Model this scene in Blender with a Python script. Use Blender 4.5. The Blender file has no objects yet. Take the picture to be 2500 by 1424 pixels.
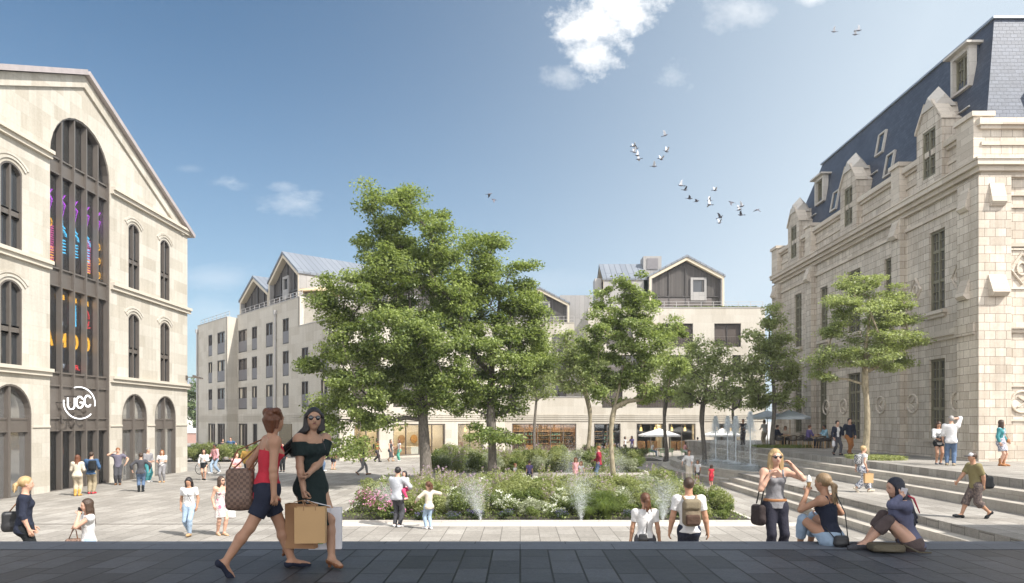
import bpy, bmesh, math, random
import numpy as np
from mathutils import Vector, Matrix
from mathutils.geometry import tessellate_polygon

R = math.radians
scene = bpy.context.scene
COL = scene.collection

# ------------------------------------------------------------------ camera
CAM_Z = 1.56
FPX = 1736.0
cam_d = bpy.data.cameras.new('camera')
cam_d.sensor_width = 36.0
cam_d.lens = 25.0
cam_d.shift_x = -0.008
cam_d.shift_y = 0.1264
cam_d.clip_start = 0.05
cam_d.clip_end = 5000
cam = bpy.data.objects.new('camera', cam_d)
COL.objects.link(cam)
cam.location = (0, 0, CAM_Z)
cam.rotation_euler = (R(90), 0, 0)
scene.camera = cam

# ------------------------------------------------------------------ sun, sky, exposure
SUN_EL = 47.0
SUN_DIR = Vector((0.80 * math.cos(R(SUN_EL)), -0.60 * math.cos(R(SUN_EL)), math.sin(R(SUN_EL))))
sun_d = bpy.data.lights.new('sun', 'SUN')
sun_d.energy = 4.6
sun_d.angle = R(0.53)
sun_d.color = (1.0, 0.955, 0.89)
sun = bpy.data.objects.new('sun', sun_d)
COL.objects.link(sun)
sun.rotation_euler = SUN_DIR.to_track_quat('Z', 'Y').to_euler()
sun.location = (40, -30, 60)

w = bpy.data.worlds.new('World')
scene.world = w
w.use_nodes = True
wn, wl = w.node_tree.nodes, w.node_tree.links
wn.clear()
w_out = wn.new('ShaderNodeOutputWorld')
w_bg = wn.new('ShaderNodeBackground')
w_bg.inputs['Strength'].default_value = 0.066
sky = wn.new('ShaderNodeTexSky')
sky.sky_type = 'NISHITA'
sky.sun_disc = False
sky.sun_elevation = R(SUN_EL)
sky.sun_rotation = math.atan2(SUN_DIR.x, SUN_DIR.y)
sky.altitude = 50
sky.air_density = 1.0
sky.dust_density = 0.7
sky.ozone_density = 1.2


def wmath(op, a, b=None, c=None):
    n = wn.new('ShaderNodeMath')
    n.operation = op
    for i, v in enumerate((a, b, c)):
        if v is None:
            continue
        if isinstance(v, (int, float)):
            n.inputs[i].default_value = v
        else:
            wl.new(v, n.inputs[i])
    return n.outputs[0]


# clouds of the sky, laid out by direction over the northern half of the dome
tc = wn.new('ShaderNodeTexCoord')
sep = wn.new('ShaderNodeSeparateXYZ')
wl.new(tc.outputs['Generated'], sep.inputs[0])
ysafe = wmath('MAXIMUM', sep.outputs[1], 0.05)
cu = wmath('DIVIDE', sep.outputs[0], ysafe)
cv = wmath('DIVIDE', sep.outputs[2], ysafe)
comb = wn.new('ShaderNodeCombineXYZ')
wl.new(cu, comb.inputs[0])
wl.new(cv, comb.inputs[1])


def wnoise(scale, detail, rough, sx=1.0, seed=0.0):
    mp = wn.new('ShaderNodeMapping')
    mp.inputs['Scale'].default_value = (sx, 1.0, 1.0)
    mp.inputs['Location'].default_value = (seed, seed * 0.7, 0)
    wl.new(comb.outputs[0], mp.inputs[0])
    n = wn.new('ShaderNodeTexNoise')
    n.inputs['Scale'].default_value = scale
    n.inputs['Detail'].default_value = detail
    n.inputs['Roughness'].default_value = rough
    wl.new(mp.outputs[0], n.inputs[0])
    return n.outputs[0]


n_puff = wnoise(13, 10, 0.66, 0.9, 3.1)
n_wisp = wnoise(17, 10, 0.66, 0.5, 7.7)


def blob(px, py, rx, ry, noise, amount, gain, top):
    u0, v0 = (px - 1270) / FPX, (1028 - py) / FPX
    du = wmath('DIVIDE', wmath('SUBTRACT', cu, u0), rx / FPX)
    dv = wmath('DIVIDE', wmath('SUBTRACT', cv, v0), ry / FPX)
    rr = wmath('SQRT', wmath('ADD', wmath('MULTIPLY', du, du), wmath('MULTIPLY', dv, dv)))
    base = wmath('SUBTRACT', 1.0, rr)
    nn = wmath('MULTIPLY', wmath('SUBTRACT', noise, 0.5), amount)
    m = wmath('MULTIPLY', wmath('ADD', base, nn), gain)
    return wmath('MULTIPLY', wmath('MAXIMUM', wmath('MINIMUM', m, 1.0), 0.0), top)


blobs = [
    blob(1505, -10, 140, 90, n_puff, 3.6, 1.7, 0.97),
    blob(1440, 60, 95, 80, n_puff, 3.6, 1.7, 0.97),
    blob(1450, 130, 85, 62, n_puff, 3.6, 1.5, 0.93),
    blob(1365, 185, 66, 34, n_puff, 4.4, .7, 0.6),
    blob(1640, 190, 66, 48, n_puff, 4.4, .7, 0.55),
    blob(1800, 20, 85, 45, n_puff, 4.2, .7, 0.5),
    blob(1985, 0, 50, 20, n_puff, 2.4, 1.2, 0.6),
    blob(735, 495, 110, 34, n_wisp, 4.6, 0.75, 0.42),
    blob(560, 445, 66, 20, n_wisp, 4.6, 0.75, 0.4),
    blob(690, 455, 60, 18, n_wisp, 4.6, 0.75, 0.34),
    blob(465, 412, 40, 12, n_wisp, 3.0, 0.6, 0.2),
    blob(520, 680, 130, 40, n_wisp, 2.6, 0.5, 0.42),
    blob(490, 760, 130, 50, n_wisp, 2.6, 0.5, 0.42),
    blob(1340, 695, 150, 40, n_wisp, 2.6, 0.5, 0.25),
]
cm = blobs[0]
for b_ in blobs[1:]:
    cm = wmath('MAXIMUM', cm, b_)
front = wmath('GREATER_THAN', sep.outputs[1], 0.06)
cm = wmath('MULTIPLY', cm, front)
cshade = wn.new('ShaderNodeMix')
cshade.data_type = 'RGBA'
cshade.inputs['A'].default_value = (8.4, 8.9, 9.4, 1)
cshade.inputs['B'].default_value = (13.0, 12.9, 12.7, 1)
wl.new(n_puff, cshade.inputs['Factor'])
# thin summer veil: the air is paler near the ground and towards the sunny right side
veil = wmath('MULTIPLY', wmath('POWER', wmath('MAXIMUM', wmath('SUBTRACT', 1.0, wmath('ABSOLUTE', sep.outputs[2])), 0.0), 4.4), 0.68)
side = wmath('MULTIPLY', wmath('POWER', wmath('MAXIMUM', wmath('ADD', sep.outputs[0], 0.5), 0.0), 2.2), 0.84)
veil = wmath('MINIMUM', wmath('ADD', veil, side), 0.8)
vmix = wn.new('ShaderNodeMix')
vmix.data_type = 'RGBA'
vmix.inputs['B'].default_value = (7.6, 8.6, 9.4, 1)
wl.new(veil, vmix.inputs['Factor'])
skt = wn.new('ShaderNodeMix'); skt.data_type = 'RGBA'; skt.blend_type = 'MULTIPLY'
skt.inputs['Factor'].default_value = 1.0
skt.inputs['B'].default_value = (0.66, 0.98, 1.10, 1)
wl.new(sky.outputs[0], skt.inputs['A'])
wl.new(skt.outputs['Result'], vmix.inputs['A'])
cmix = wn.new('ShaderNodeMix')
cmix.data_type = 'RGBA'
wl.new(cm, cmix.inputs['Factor'])
wl.new(vmix.outputs['Result'], cmix.inputs['A'])
wl.new(cshade.outputs['Result'], cmix.inputs['B'])
# bright cloud added to the unseen sky behind the viewer as fill light
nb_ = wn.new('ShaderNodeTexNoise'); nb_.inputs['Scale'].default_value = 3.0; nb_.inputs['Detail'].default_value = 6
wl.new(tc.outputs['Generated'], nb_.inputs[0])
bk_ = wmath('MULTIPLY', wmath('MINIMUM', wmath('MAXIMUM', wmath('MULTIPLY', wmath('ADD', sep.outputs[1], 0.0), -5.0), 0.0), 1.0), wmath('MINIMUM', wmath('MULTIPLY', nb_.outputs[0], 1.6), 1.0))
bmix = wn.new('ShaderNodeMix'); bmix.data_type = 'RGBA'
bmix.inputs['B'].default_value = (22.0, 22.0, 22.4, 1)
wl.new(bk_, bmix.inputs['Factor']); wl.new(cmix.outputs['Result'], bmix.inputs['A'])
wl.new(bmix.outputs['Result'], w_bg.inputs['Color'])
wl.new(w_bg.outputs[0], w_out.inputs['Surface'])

scene.view_settings.view_transform = 'Standard'
scene.view_settings.look = 'None'
scene.view_settings.exposure = 0.72
scene.view_settings.gamma = 1.0
scene.view_settings.use_curve_mapping = False
scene.render.engine = 'CYCLES'
scene.cycles.max_bounces = 6
scene.cycles.diffuse_bounces = 3
scene.cycles.glossy_bounces = 3
scene.cycles.transmission_bounces = 4
scene.cycles.transparent_max_bounces = 16
scene.cycles.caustics_reflective = False
scene.cycles.caustics_refractive = False
scene.cycles.sample_clamp_indirect = 6.0
scene.cycles.use_denoising = True

ZP = -1.54          # level of the plaza
ZT = 0.0            # level of the terrace in front
ZR = -0.10          # level of the raised walk on the right

# ------------------------------------------------------------------ helpers
def at(px, py, y):
    """a point of the place seen at that pixel of the 2500 px photograph, y metres away"""
    return Vector(((px - 1270) / FPX * y, y, CAM_Z + (1028 - py) / FPX * y))


def link(o, parent=None, root_loc=None):
    COL.objects.link(o)
    if parent is not None:
        o.parent = parent
        l = parent.get('_abs')
        if l is not None:
            o.matrix_parent_inverse = Matrix.Translation(-Vector(l))
    return o


def tag(o, label=None, cat=None, group=None, kind=None):
    if label: o['label'] = label
    if cat: o['category'] = cat
    if group: o['group'] = group
    if kind: o['kind'] = kind
    return o


def empty(name, loc, label=None, cat=None, group=None, rz=0.0, absolute=True):
    o = bpy.data.objects.new(name, None)
    o.empty_display_size = 0.2
    COL.objects.link(o)
    o.location = loc
    o.rotation_euler = (0, 0, rz)
    if absolute:
        o['_abs'] = list(loc)
    tag(o, label, cat, group)
    return o


def copy_tree(o, parent=None):
    c = o.copy()
    COL.objects.link(c)
    if parent is not None:
        c.parent = parent
        c.matrix_parent_inverse = o.matrix_parent_inverse.copy()
    for ch in list(o.children):
        copy_tree(ch, c)
    return c


class MB:
    """collects shapes into one mesh"""
    def __init__(s):
        s.v, s.f = [], []

    def poly(s, pts):
        n = len(s.v)
        s.v += [tuple(p) for p in pts]
        s.f.append(tuple(range(n, n + len(pts))))

    def box(s, x0, x1, y0, y1, z0, z1):
        n = len(s.v)
        s.v += [(x0, y0, z0), (x1, y0, z0), (x1, y1, z0), (x0, y1, z0), (x0, y0, z1), (x1, y0, z1), (x1, y1, z1), (x0, y1, z1)]
        s.f += [tuple(n + i for i in q) for q in ((0, 3, 2, 1), (4, 5, 6, 7), (0, 1, 5, 4), (1, 2, 6, 5), (2, 3, 7, 6), (3, 0, 4, 7))]
        return s

    def hexa(s, p):
        n = len(s.v)
        s.v += [tuple(q) for q in p]
        s.f += [tuple(n + i for i in q) for q in ((0, 3, 2, 1), (4, 5, 6, 7), (0, 1, 5, 4), (1, 2, 6, 5), (2, 3, 7, 6), (3, 0, 4, 7))]
        return s

    def fbox(s, fr, a0, a1, z0, z1, d0, d1):
        if fr.flip:
            a0, a1 = a1, a0
        s.hexa([fr(a0, z0, d1), fr(a1, z0, d1), fr(a1, z0, d0), fr(a0, z0, d0), fr(a0, z1, d1), fr(a1, z1, d1), fr(a1, z1, d0), fr(a0, z1, d0)])
        return s

    def prism(s, low, high):
        n, k = len(s.v), len(low)
        s.v += [tuple(p) for p in low] + [tuple(p) for p in high]
        s.f.append(tuple(n + i for i in reversed(range(k))))
        s.f.append(tuple(n + k + i for i in range(k)))
        for i in range(k):
            j = (i + 1) % k
            s.f.append((n + i, n + j, n + k + j, n + k + i))
        return s

    def tube(s, pts, radii, n=8, cap=True):
        pts = [Vector(p) for p in pts]
        if isinstance(radii, (int, float)):
            radii = [radii] * len(pts)
        base = len(s.v)
        m = len(pts)
        up = None
        for i, p in enumerate(pts):
            d = (pts[min(i + 1, m - 1)] - pts[max(i - 1, 0)])
            if d.length < 1e-9:
                d = Vector((0, 0, 1))
            d.normalize()
            if up is None:
                ref = Vector((0, 0, 1)) if abs(d.z) < 0.9 else Vector((1, 0, 0))
                up = (ref - d * ref.dot(d)).normalized()
            else:
                up = (up - d * up.dot(d))
                up = up.normalized() if up.length > 1e-6 else d.orthogonal().normalized()
            side = d.cross(up)
            for k in range(n):
                a = 2 * math.pi * k / n
                s.v.append(tuple(p + (up * math.cos(a) + side * math.sin(a)) * radii[i]))
        for i in range(m - 1):
            for k in range(n):
                k2 = (k + 1) % n
                s.f.append((base + i * n + k, base + i * n + k2, base + (i + 1) * n + k2, base + (i + 1) * n + k))
        if cap:
            s.f.append(tuple(base + k for k in reversed(range(n))))
            s.f.append(tuple(base + (m - 1) * n + k for k in range(n)))
        return s

    def lathe(s, prof, c, n=24):
        base = len(s.v)
        for (r, z) in prof:
            for k in range(n):
                a = 2 * math.pi * k / n
                s.v.append((c[0] + r * math.cos(a), c[1] + r * math.sin(a), c[2] + z))
        m = len(prof)
        for i in range(m - 1):
            for k in range(n):
                k2 = (k + 1) % n
                s.f.append((base + i * n + k, base + i * n + k2, base + (i + 1) * n + k2, base + (i + 1) * n + k))
        s.f.append(tuple(base + k for k in reversed(range(n))))
        s.f.append(tuple(base + (m - 1) * n + k for k in range(n)))
        return s

    def add(s, other):
        n = len(s.v)
        s.v += other.v
        s.f += [tuple(n + i for i in f) for f in other.f]
        return s

    def mesh(s, name, m, smooth=False):
        me = bpy.data.meshes.new(name)
        me.from_pydata(s.v, [], s.f)
        me.update()
        uv_world(me)
        if m is not None:
            me.materials.append(m)
        if smooth:
            me.shade_smooth()
        return me

    def build(s, name, m, parent=None, smooth=False, label=None, cat=None, group=None, kind=None):
        o = bpy.data.objects.new(name, s.mesh(name, m, smooth))
        link(o, parent)
        return tag(o, label, cat, group, kind)


def uv_world(me):
    """metres along each face as UV, so patterns keep their real size"""
    uv = me.uv_layers.new(name='metres')
    nl = len(me.loops)
    if nl == 0:
        return
    co = np.empty(len(me.vertices) * 3, 'f'); me.vertices.foreach_get('co', co); co = co.reshape(-1, 3)
    vi = np.empty(nl, 'i'); me.loops.foreach_get('vertex_index', vi)
    nf = len(me.polygons)
    no = np.empty(nf * 3, 'f'); me.polygons.foreach_get('normal', no); no = no.reshape(-1, 3)
    tot = np.empty(nf, 'i'); me.polygons.foreach_get('loop_total', tot)
    n = np.repeat(no, tot, axis=0)
    t = np.stack([-n[:, 1], n[:, 0], np.zeros(nl)], 1)
    l = np.linalg.norm(t, axis=1)
    flat = l < 0.15
    t[flat] = (1, 0, 0); l[flat] = 1
    t /= l[:, None]
    b = np.cross(n, t)
    b[flat] = (0, 1, 0)
    p = co[vi]
    out = np.stack([(p * t).sum(1), (p * b).sum(1)], 1).astype('f')
    uv.data.foreach_set('uv', out.ravel())


class Frame:
    """a facade plane: a metres along it, z up, d out of the wall"""
    def __init__(s, o, u, n):
        s.o, s.u, s.n = Vector(o), Vector(u).normalized(), Vector(n).normalized()
        s.flip = s.u.cross(Vector((0, 0, 1))).dot(s.n) < 0

    def __call__(s, a, z, d=0.0):
        p = s.o + s.u * a + s.n * d
        return Vector((p.x, p.y, z))


def outline(a0, a1, z0, z1, rise=0.0, n=14):
    """an opening, its head an arc of that rise"""
    if rise <= 0:
        return [(a0, z0), (a1, z0), (a1, z1), (a0, z1)]
    hw = (a1 - a0) / 2
    rad = (hw * hw + rise * rise) / (2 * rise)
    cz = z1 - rad
    th = math.asin(min(1.0, hw / rad))
    if rise > hw - 1e-6:
        th = math.pi / 2
    pts = [(a0, z0), (a1, z0)]
    for i in range(n + 1):
        t = th - 2 * th * i / n
        pts.append(((a0 + a1) / 2 + rad * math.sin(t), cz + rad * math.cos(t)))
    return pts


def arch_top(a, a0, a1, z1, rise):
    if rise <= 0:
        return z1
    hw = (a1 - a0) / 2
    rad = (hw * hw + rise * rise) / (2 * rise)
    x = a - (a0 + a1) / 2
    return z1 - rad + math.sqrt(max(rad * rad - x * x, 0))


def wall_holes(mb, fr, out, holes, depth):
    loops = [[Vector((p[0], p[1], 0)) for p in out]] + [[Vector((p[0], p[1], 0)) for p in h] for h in holes]
    flat = [p for l in loops for p in l]
    base = len(mb.v)
    rect = all(len(h) == 4 for h in holes) and all(min(abs(out[i][0] - out[i - 1][0]), abs(out[i][1] - out[i - 1][1])) < 1e-6 for i in range(len(out)))
    if rect:                                                         # straight openings: panels between them
        A = sorted({round(p[0], 4) for l in [out] + list(holes) for p in l}); Z = sorted({round(p[1], 4) for l in [out] + list(holes) for p in l})
        def inside(a, z):
            c = False
            for i in range(len(out)):
                (x1, y1), (x2, y2) = out[i - 1], out[i]
                if (y1 > z) != (y2 > z) and a < (x2 - x1) * (z - y1) / (y2 - y1) + x1: c = not c
            return c
        for i in range(len(A) - 1):
            for j in range(len(Z) - 1):
                a, z = (A[i] + A[i + 1]) / 2, (Z[j] + Z[j + 1]) / 2
                if inside(a, z) and not any(min(p[0] for p in h) < a < max(p[0] for p in h) and min(p[1] for p in h) < z < max(p[1] for p in h) for h in holes):
                    q = [fr(A[i], Z[j]), fr(A[i + 1], Z[j]), fr(A[i + 1], Z[j + 1]), fr(A[i], Z[j + 1])]
                    if (q[1] - q[0]).cross(q[2] - q[0]).dot(fr.n) < 0: q.reverse()
                    mb.poly(q)
        loops = []
    mb.v += [] if rect else [tuple(fr(p.x, p.y, 0)) for p in flat]
    for t in (tessellate_polygon(loops) if loops else ()):
        a, b, c = (Vector(mb.v[base + i]) for i in t)
        if (b - a).cross(c - a).dot(fr.n) < 0:
            t = (t[0], t[2], t[1])
        mb.f.append(tuple(base + i for i in t))
    for h in holes:
        for i in range(len(h)):
            p, q = h[i], h[(i + 1) % len(h)]
            f = [fr(p[0], p[1], 0), fr(p[0], p[1], -depth), fr(q[0], q[1], -depth), fr(q[0], q[1], 0)]
            cx = sum(k[0] for k in h) / len(h); cz = sum(k[1] for k in h) / len(h)
            nn = (f[1] - f[0]).cross(f[2] - f[0])
            if nn.dot(fr(cx, cz, -depth / 2) - f[0]) < 0:
                f.reverse()
            mb.poly(f)


def ring(mb, fr, o1, o2, d0, d1):
    """a frame between two outlines of the same point count, from depth d0 out to d1"""
    k = len(o1)
    for i in range(k):
        j = (i + 1) % k
        mb.hexa([fr(*o1[i], d0), fr(*o1[j], d0), fr(*o2[j], d0), fr(*o2[i], d0), fr(*o1[i], d1), fr(*o1[j], d1), fr(*o2[j], d1), fr(*o2[i], d1)])


# ------------------------------------------------------------------ materials
MATS = {}


class NT:
    def __init__(s, name):
        s.m = bpy.data.materials.new(name)
        s.m.use_nodes = True
        s.n, s.l = s.m.node_tree.nodes, s.m.node_tree.links
        s.n.clear()
        s.out = s.n.new('ShaderNodeOutputMaterial')

    def new(s, t, **kw):
        n = s.n.new('ShaderNode' + t)
        for k, v in kw.items():
            setattr(n, k, v)
        return n

    def set(s, node, **kw):
        for k, v in kw.items():
            k = k.replace('_', ' ')
            if hasattr(v, 'links') or isinstance(v, bpy.types.NodeSocket):
                s.l.new(v, node.inputs[k])
            else:
                node.inputs[k].default_value = v
        return node

    def coord(s, kind='UV', scale=(1, 1, 1), rot=0.0, loc=(0, 0, 0)):
        tc = s.new('TexCoord')
        mp = s.new('Mapping')
        mp.inputs['Scale'].default_value = scale
        mp.inputs['Rotation'].default_value = (0, 0, rot)
        mp.inputs['Location'].default_value = loc
        s.l.new(tc.outputs[kind], mp.inputs[0])
        return mp.outputs[0]

    def noise(s, vec, scale, detail=4, rough=0.55):
        n = s.new('TexNoise')
        n.inputs['Scale'].default_value = scale
        n.inputs['Detail'].default_value = detail
        n.inputs['Roughness'].default_value = rough
        s.l.new(vec, n.inputs['Vector'])
        return n.outputs[0]

    def ramp(s, fac, stops):
        r = s.new('ValToRGB')
        el = r.color_ramp.elements
        while len(el) < len(stops):
            el.new(0.5)
        for e, (p, c) in zip(el, stops):
            e.position = p
            e.color = c if len(c) == 4 else (*c, 1)
        s.l.new(fac, r.inputs[0])
        return r.outputs[0]

    def mix(s, fac, a, b, mode='MIX'):
        n = s.new('Mix', data_type='RGBA', blend_type=mode)
        for k, v in (('Factor', fac), ('A', a), ('B', b)):
            if isinstance(v, bpy.types.NodeSocket):
                s.l.new(v, n.inputs[k])
            else:
                n.inputs[k].default_value = v if k == 'Factor' else ((*v, 1) if len(v) == 3 else v)
        return n.outputs['Result']

    def bump(s, h, strength, dist=0.02, prev=None):
        b = s.new('Bump')
        b.inputs['Strength'].default_value = strength
        b.inputs['Distance'].default_value = dist
        s.l.new(h, b.inputs['Height'])
        if prev is not None:
            s.l.new(prev, b.inputs['Normal'])
        return b.outputs[0]

    def principled(s, **kw):
        p = s.new('BsdfPrincipled')
        s.set(p, **kw)
        s.l.new(p.outputs[0], s.out.inputs[0])
        return p


def plain(name, c, rough=0.6, metal=0.0, var=0.12, scale=6.0, bump=0.0, bscale=30.0, spec=0.5, kind='Object'):
    if name in MATS: return MATS[name]
    t = NT(name)
    v = t.coord(kind)
    n = t.noise(v, scale, 5)
    col = t.mix(n, tuple(x * (1 - var) for x in c), tuple(min(1, x * (1 + var)) for x in c))
    kw = dict(Base_Color=col, Roughness=rough, Metallic=metal, Specular_IOR_Level=spec)
    if bump:
        kw['Normal'] = t.bump(t.noise(v, bscale, 3), bump)
    t.principled(**kw)
    MATS[name] = t.m
    return t.m


def blocks(name, c1, c2, mortar, bw, bh, msize, rough=0.85, bump=0.3, tint=0.18, squash=1.0, sqf=2, offset=0.5, rot=0.0, noise2=(0.5, 0.5, 0.5), bias=0.0, off=2, patch=0.0, fine=0.0, streak=0.0):
    """coursed stone, slabs or tiles laid in metres on the faces"""
    if name in MATS: return MATS[name]
    t = NT(name)
    v = t.coord('UV', rot=rot)
    b = t.new('TexBrick')
    b.offset = offset; b.offset_frequency = off; b.squash = squash; b.squash_frequency = sqf
    t.l.new(v, b.inputs['Vector'])
    b.inputs['Color1'].default_value = (*c1, 1)
    b.inputs['Color2'].default_value = (*c2, 1)
    b.inputs['Mortar'].default_value = (*mortar, 1)
    b.inputs['Scale'].default_value = 1.0
    b.inputs['Mortar Size'].default_value = msize
    b.inputs['Mortar Smooth'].default_value = 0.2
    b.inputs['Bias'].default_value = bias
    b.inputs['Brick Width'].default_value = bw
    b.inputs['Row Height'].default_value = bh
    n1 = t.noise(v, 0.35, 6, 0.6)
    n2 = t.noise(v, 9.0, 6, 0.65)
    c = t.mix(0.55, b.outputs['Color'], t.ramp(n1, [(0.3, (1 - tint,) * 3), (0.7, (1 + tint * 0.0,) * 3)]), 'MULTIPLY')
    c = t.mix(0.6, c, t.ramp(n2, [(0.3, (1 - tint * 0.9,) * 3), (0.72, (1, 1, 1))]), 'MULTIPLY')
    if patch:
        n3 = t.noise(v, 0.9, 3, 0.5)
        c = t.mix(t.ramp(n3, [(0.5, (0, 0, 0)), (0.75, (patch,) * 3)]), c, tuple(x * 0.62 for x in c2), 'MIX')
    if fine:
        n4 = t.noise(v, 34.0, 4, 0.7)
        c = t.mix(fine, c, t.ramp(n4, [(0.35, (0.45,) * 3), (0.6, (1, 1, 1))]), 'MULTIPLY')
    if streak:
        sv = t.coord('UV', scale=(1.6, .11, 1))
        n5 = t.noise(sv, 1.7, 6, .7)
        c = t.mix(streak, c, t.ramp(n5, [(0.36, (0.60, 0.56, 0.50)), (0.60, (1, 1, 1))]), 'MULTIPLY')
    h = t.mix(0.35, b.outputs['Fac'], n2, 'MIX')
    inv = t.new('Invert'); t.l.new(h, inv.inputs['Color'])
    nb = t.bump(inv.outputs[0], bump, 0.02)
    t.principled(Base_Color=c, Roughness=rough, Normal=nb, Specular_IOR_Level=0.3)
    MATS[name] = t.m
    return t.m


def emit(name, c, strength):
    if name in MATS: return MATS[name]
    t = NT(name)
    e = t.new('Emission')
    e.inputs[0].default_value = (*c, 1)
    e.inputs[1].default_value = strength
    t.l.new(e.outputs[0], t.out.inputs[0])
    MATS[name] = t.m
    return t.m


def clear_glass(name, tint=(0.9, 0.95, 0.95), gloss=0.14):
    if name in MATS: return MATS[name]
    t = NT(name)
    tr = t.new('BsdfTransparent'); tr.inputs[0].default_value = (*tint, 1)
    gl = t.new('BsdfGlossy'); gl.inputs['Roughness'].default_value = 0.02
    lw = t.new('LayerWeight'); lw.inputs[0].default_value = 0.25
    mr = t.new('MapRange'); mr.inputs['To Min'].default_value = gloss; mr.inputs['To Max'].default_value = 0.8
    t.l.new(lw.outputs['Fresnel'], mr.inputs[0])
    mx = t.new('MixShader')
    t.l.new(mr.outputs[0], mx.inputs[0]); t.l.new(tr.outputs[0], mx.inputs[1]); t.l.new(gl.outputs[0], mx.inputs[2])
    t.l.new(mx.outputs[0], t.out.inputs[0])
    MATS[name] = t.m
    return t.m


def leafmat(name, c1, c2, trans=0.35, rough=0.4, pink=None):
    if name in MATS: return MATS[name]
    t = NT(name)
    a = t.new('Attribute'); a.attribute_name = 'tint'
    col = t.ramp(a.outputs['Fac'], [(0.0, c1), (1.0, c2)])
    p = t.new('BsdfPrincipled')
    t.set(p, Base_Color=col, Roughness=rough, Specular_IOR_Level=0.35)
    tl = t.new('BsdfTranslucent')
    br = t.mix(0.5, col, (c2[0] * 1.5, c2[1] * 1.6, c2[2] * 0.8))
    t.l.new(br, tl.inputs[0])
    mx = t.new('MixShader'); mx.inputs[0].default_value = trans
    t.l.new(p.outputs[0], mx.inputs[1]); t.l.new(tl.outputs[0], mx.inputs[2])
    t.l.new(mx.outputs[0], t.out.inputs[0])
    MATS[name] = t.m
    return t.m


M = {}
M['left_stone'] = blocks('limestone_cladding', (0.64, 0.60, 0.525), (0.485, 0.435, 0.355), (0.46, 0.415, 0.345), 1.35, 0.62, 0.004, bump=0.10, tint=0.26, squash=0.6, sqf=3, bias=-0.3, offset=0.37, streak=0.3, fine=0.1)
M['left_trim'] = plain('limestone_trim', (0.54, 0.49, 0.41), 0.85, var=0.1, scale=1.5, bump=0.1)
M['mid_stone'] = blocks('pale_stone_panels', (0.56, 0.52, 0.45), (0.45, 0.405, 0.335), (0.42, 0.38, 0.315), 1.5, 0.75, 0.004, bump=0.08, tint=0.16, squash=0.7, sqf=3, bias=-0.4, streak=0.22)
M['right_stone'] = blocks('ashlar_masonry', (0.75, 0.675, 0.575), (0.56, 0.485, 0.40), (0.24, 0.195, 0.155), 0.62, 0.35, 0.010, bump=0.4, tint=0.3, squash=0.72, sqf=2, bias=-0.15, offset=0.42, patch=0.5, streak=0.45, fine=0.12)
M['right_trim'] = blocks('dressed_masonry', (0.67, 0.595, 0.50), (0.49, 0.42, 0.34), (0.34, 0.285, 0.225), 1.1, 0.30, 0.006, bump=0.25, tint=0.25, bias=-0.2)
M['bronze'] = plain('bronze_metal', (0.155, 0.135, 0.118), 0.42, 0.35, 0.15, 2.0)
M['dark_frame'] = plain('dark_bronze_frame', (0.075, 0.068, 0.064), 0.45, 0.3, 0.15)
M['zinc'] = plain('zinc_sheet', (0.33, 0.36, 0.40), 0.45, 0.45, 0.16, 0.7)
M['zinc_side'] = plain('weathered_zinc', (0.40, 0.385, 0.37), 0.6, 0.1, 0.2, 1.2)
M['coping'] = plain('pink_zinc_coping', (0.42, 0.37, 0.36), 0.5, 0.2, 0.25, 2.5)
M['dark_glass'] = plain('dark_reflecting_glass', (0.028, 0.032, 0.036), 0.06, 0.0, 0.3, 0.4, spec=0.9)
M['grey_glass'] = plain('grey_door_glass', (0.10, 0.095, 0.09), 0.05, 0.0, 0.5, 0.5, spec=1.0)
M['brown_glass'] = plain('brown_window_glass', (0.105, 0.088, 0.078), 0.12, 0.0, 0.35, 0.6, spec=0.8)
M['guard'] = plain('grey_balcony_panel', (0.17, 0.16, 0.165), 0.55, 0.2, 0.15, 3)
M['shop_glass'] = clear_glass('shop_glass', (0.93, 0.95, 0.93), 0.07)
M['door_glass'] = plain('reflecting_door_glass', (0.36, 0.36, 0.355), 0.05, 0.75, 0.25, 0.5, spec=1.0)
M['show_glass'] = clear_glass('showcase_glass', (0.88, 0.92, 0.95), 0.05)
M['olive'] = plain('olive_painted_timber', (0.185, 0.17, 0.115), 0.55, 0.0, 0.15)
M['plaster'] = plain('white_plaster', (0.72, 0.70, 0.66), 0.9, 0.0, 0.06, 1)
M['cream_board'] = plain('cream_soffit_board', (0.52, 0.455, 0.35), 0.8, 0, 0.08)
M['white_metal'] = plain('white_metal', (0.8, 0.8, 0.78), 0.4, 0.1, 0.05)
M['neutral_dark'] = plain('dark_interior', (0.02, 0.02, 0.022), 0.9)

# ------------------------------------------------------------------ ground, terrace, steps
M['plaza'] = blocks('plaza_paving', (0.52, 0.485, 0.435), (0.37, 0.34, 0.30), (0.19, 0.17, 0.15), 0.95, 0.52, 0.012, rough=0.8, bump=0.15, tint=0.55, rot=R(90), offset=0.43, patch=0.45, fine=0.4)
M['far_ground'] = plain('far_ground', (0.42, 0.40, 0.37), 0.9, var=0.2, scale=0.02)
M['terrace'] = blocks('terrace_slabs', (0.13, 0.138, 0.157), (0.062, 0.067, 0.078), (0.007, 0.007, 0.009), 0.66, 0.33, 0.011, rough=0.5, bump=0.6, tint=0.5, rot=R(90), offset=0.41, patch=0.5, fine=0.55)
M['edge_slab'] = blocks('edge_slabs', (0.19, 0.205, 0.235), (0.145, 0.157, 0.182), (0.035, 0.037, 0.042), 1.15, 0.9, 0.006, rough=0.6, bump=0.3, tint=0.35, fine=0.35)
M['step'] = blocks('step_stone', (0.56, 0.51, 0.44), (0.43, 0.39, 0.335), (0.31, 0.28, 0.24), 0.62, 0.5, 0.006, rough=0.85, bump=0.2, tint=0.32, bias=-0.1, patch=0.3, fine=0.2)
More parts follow.
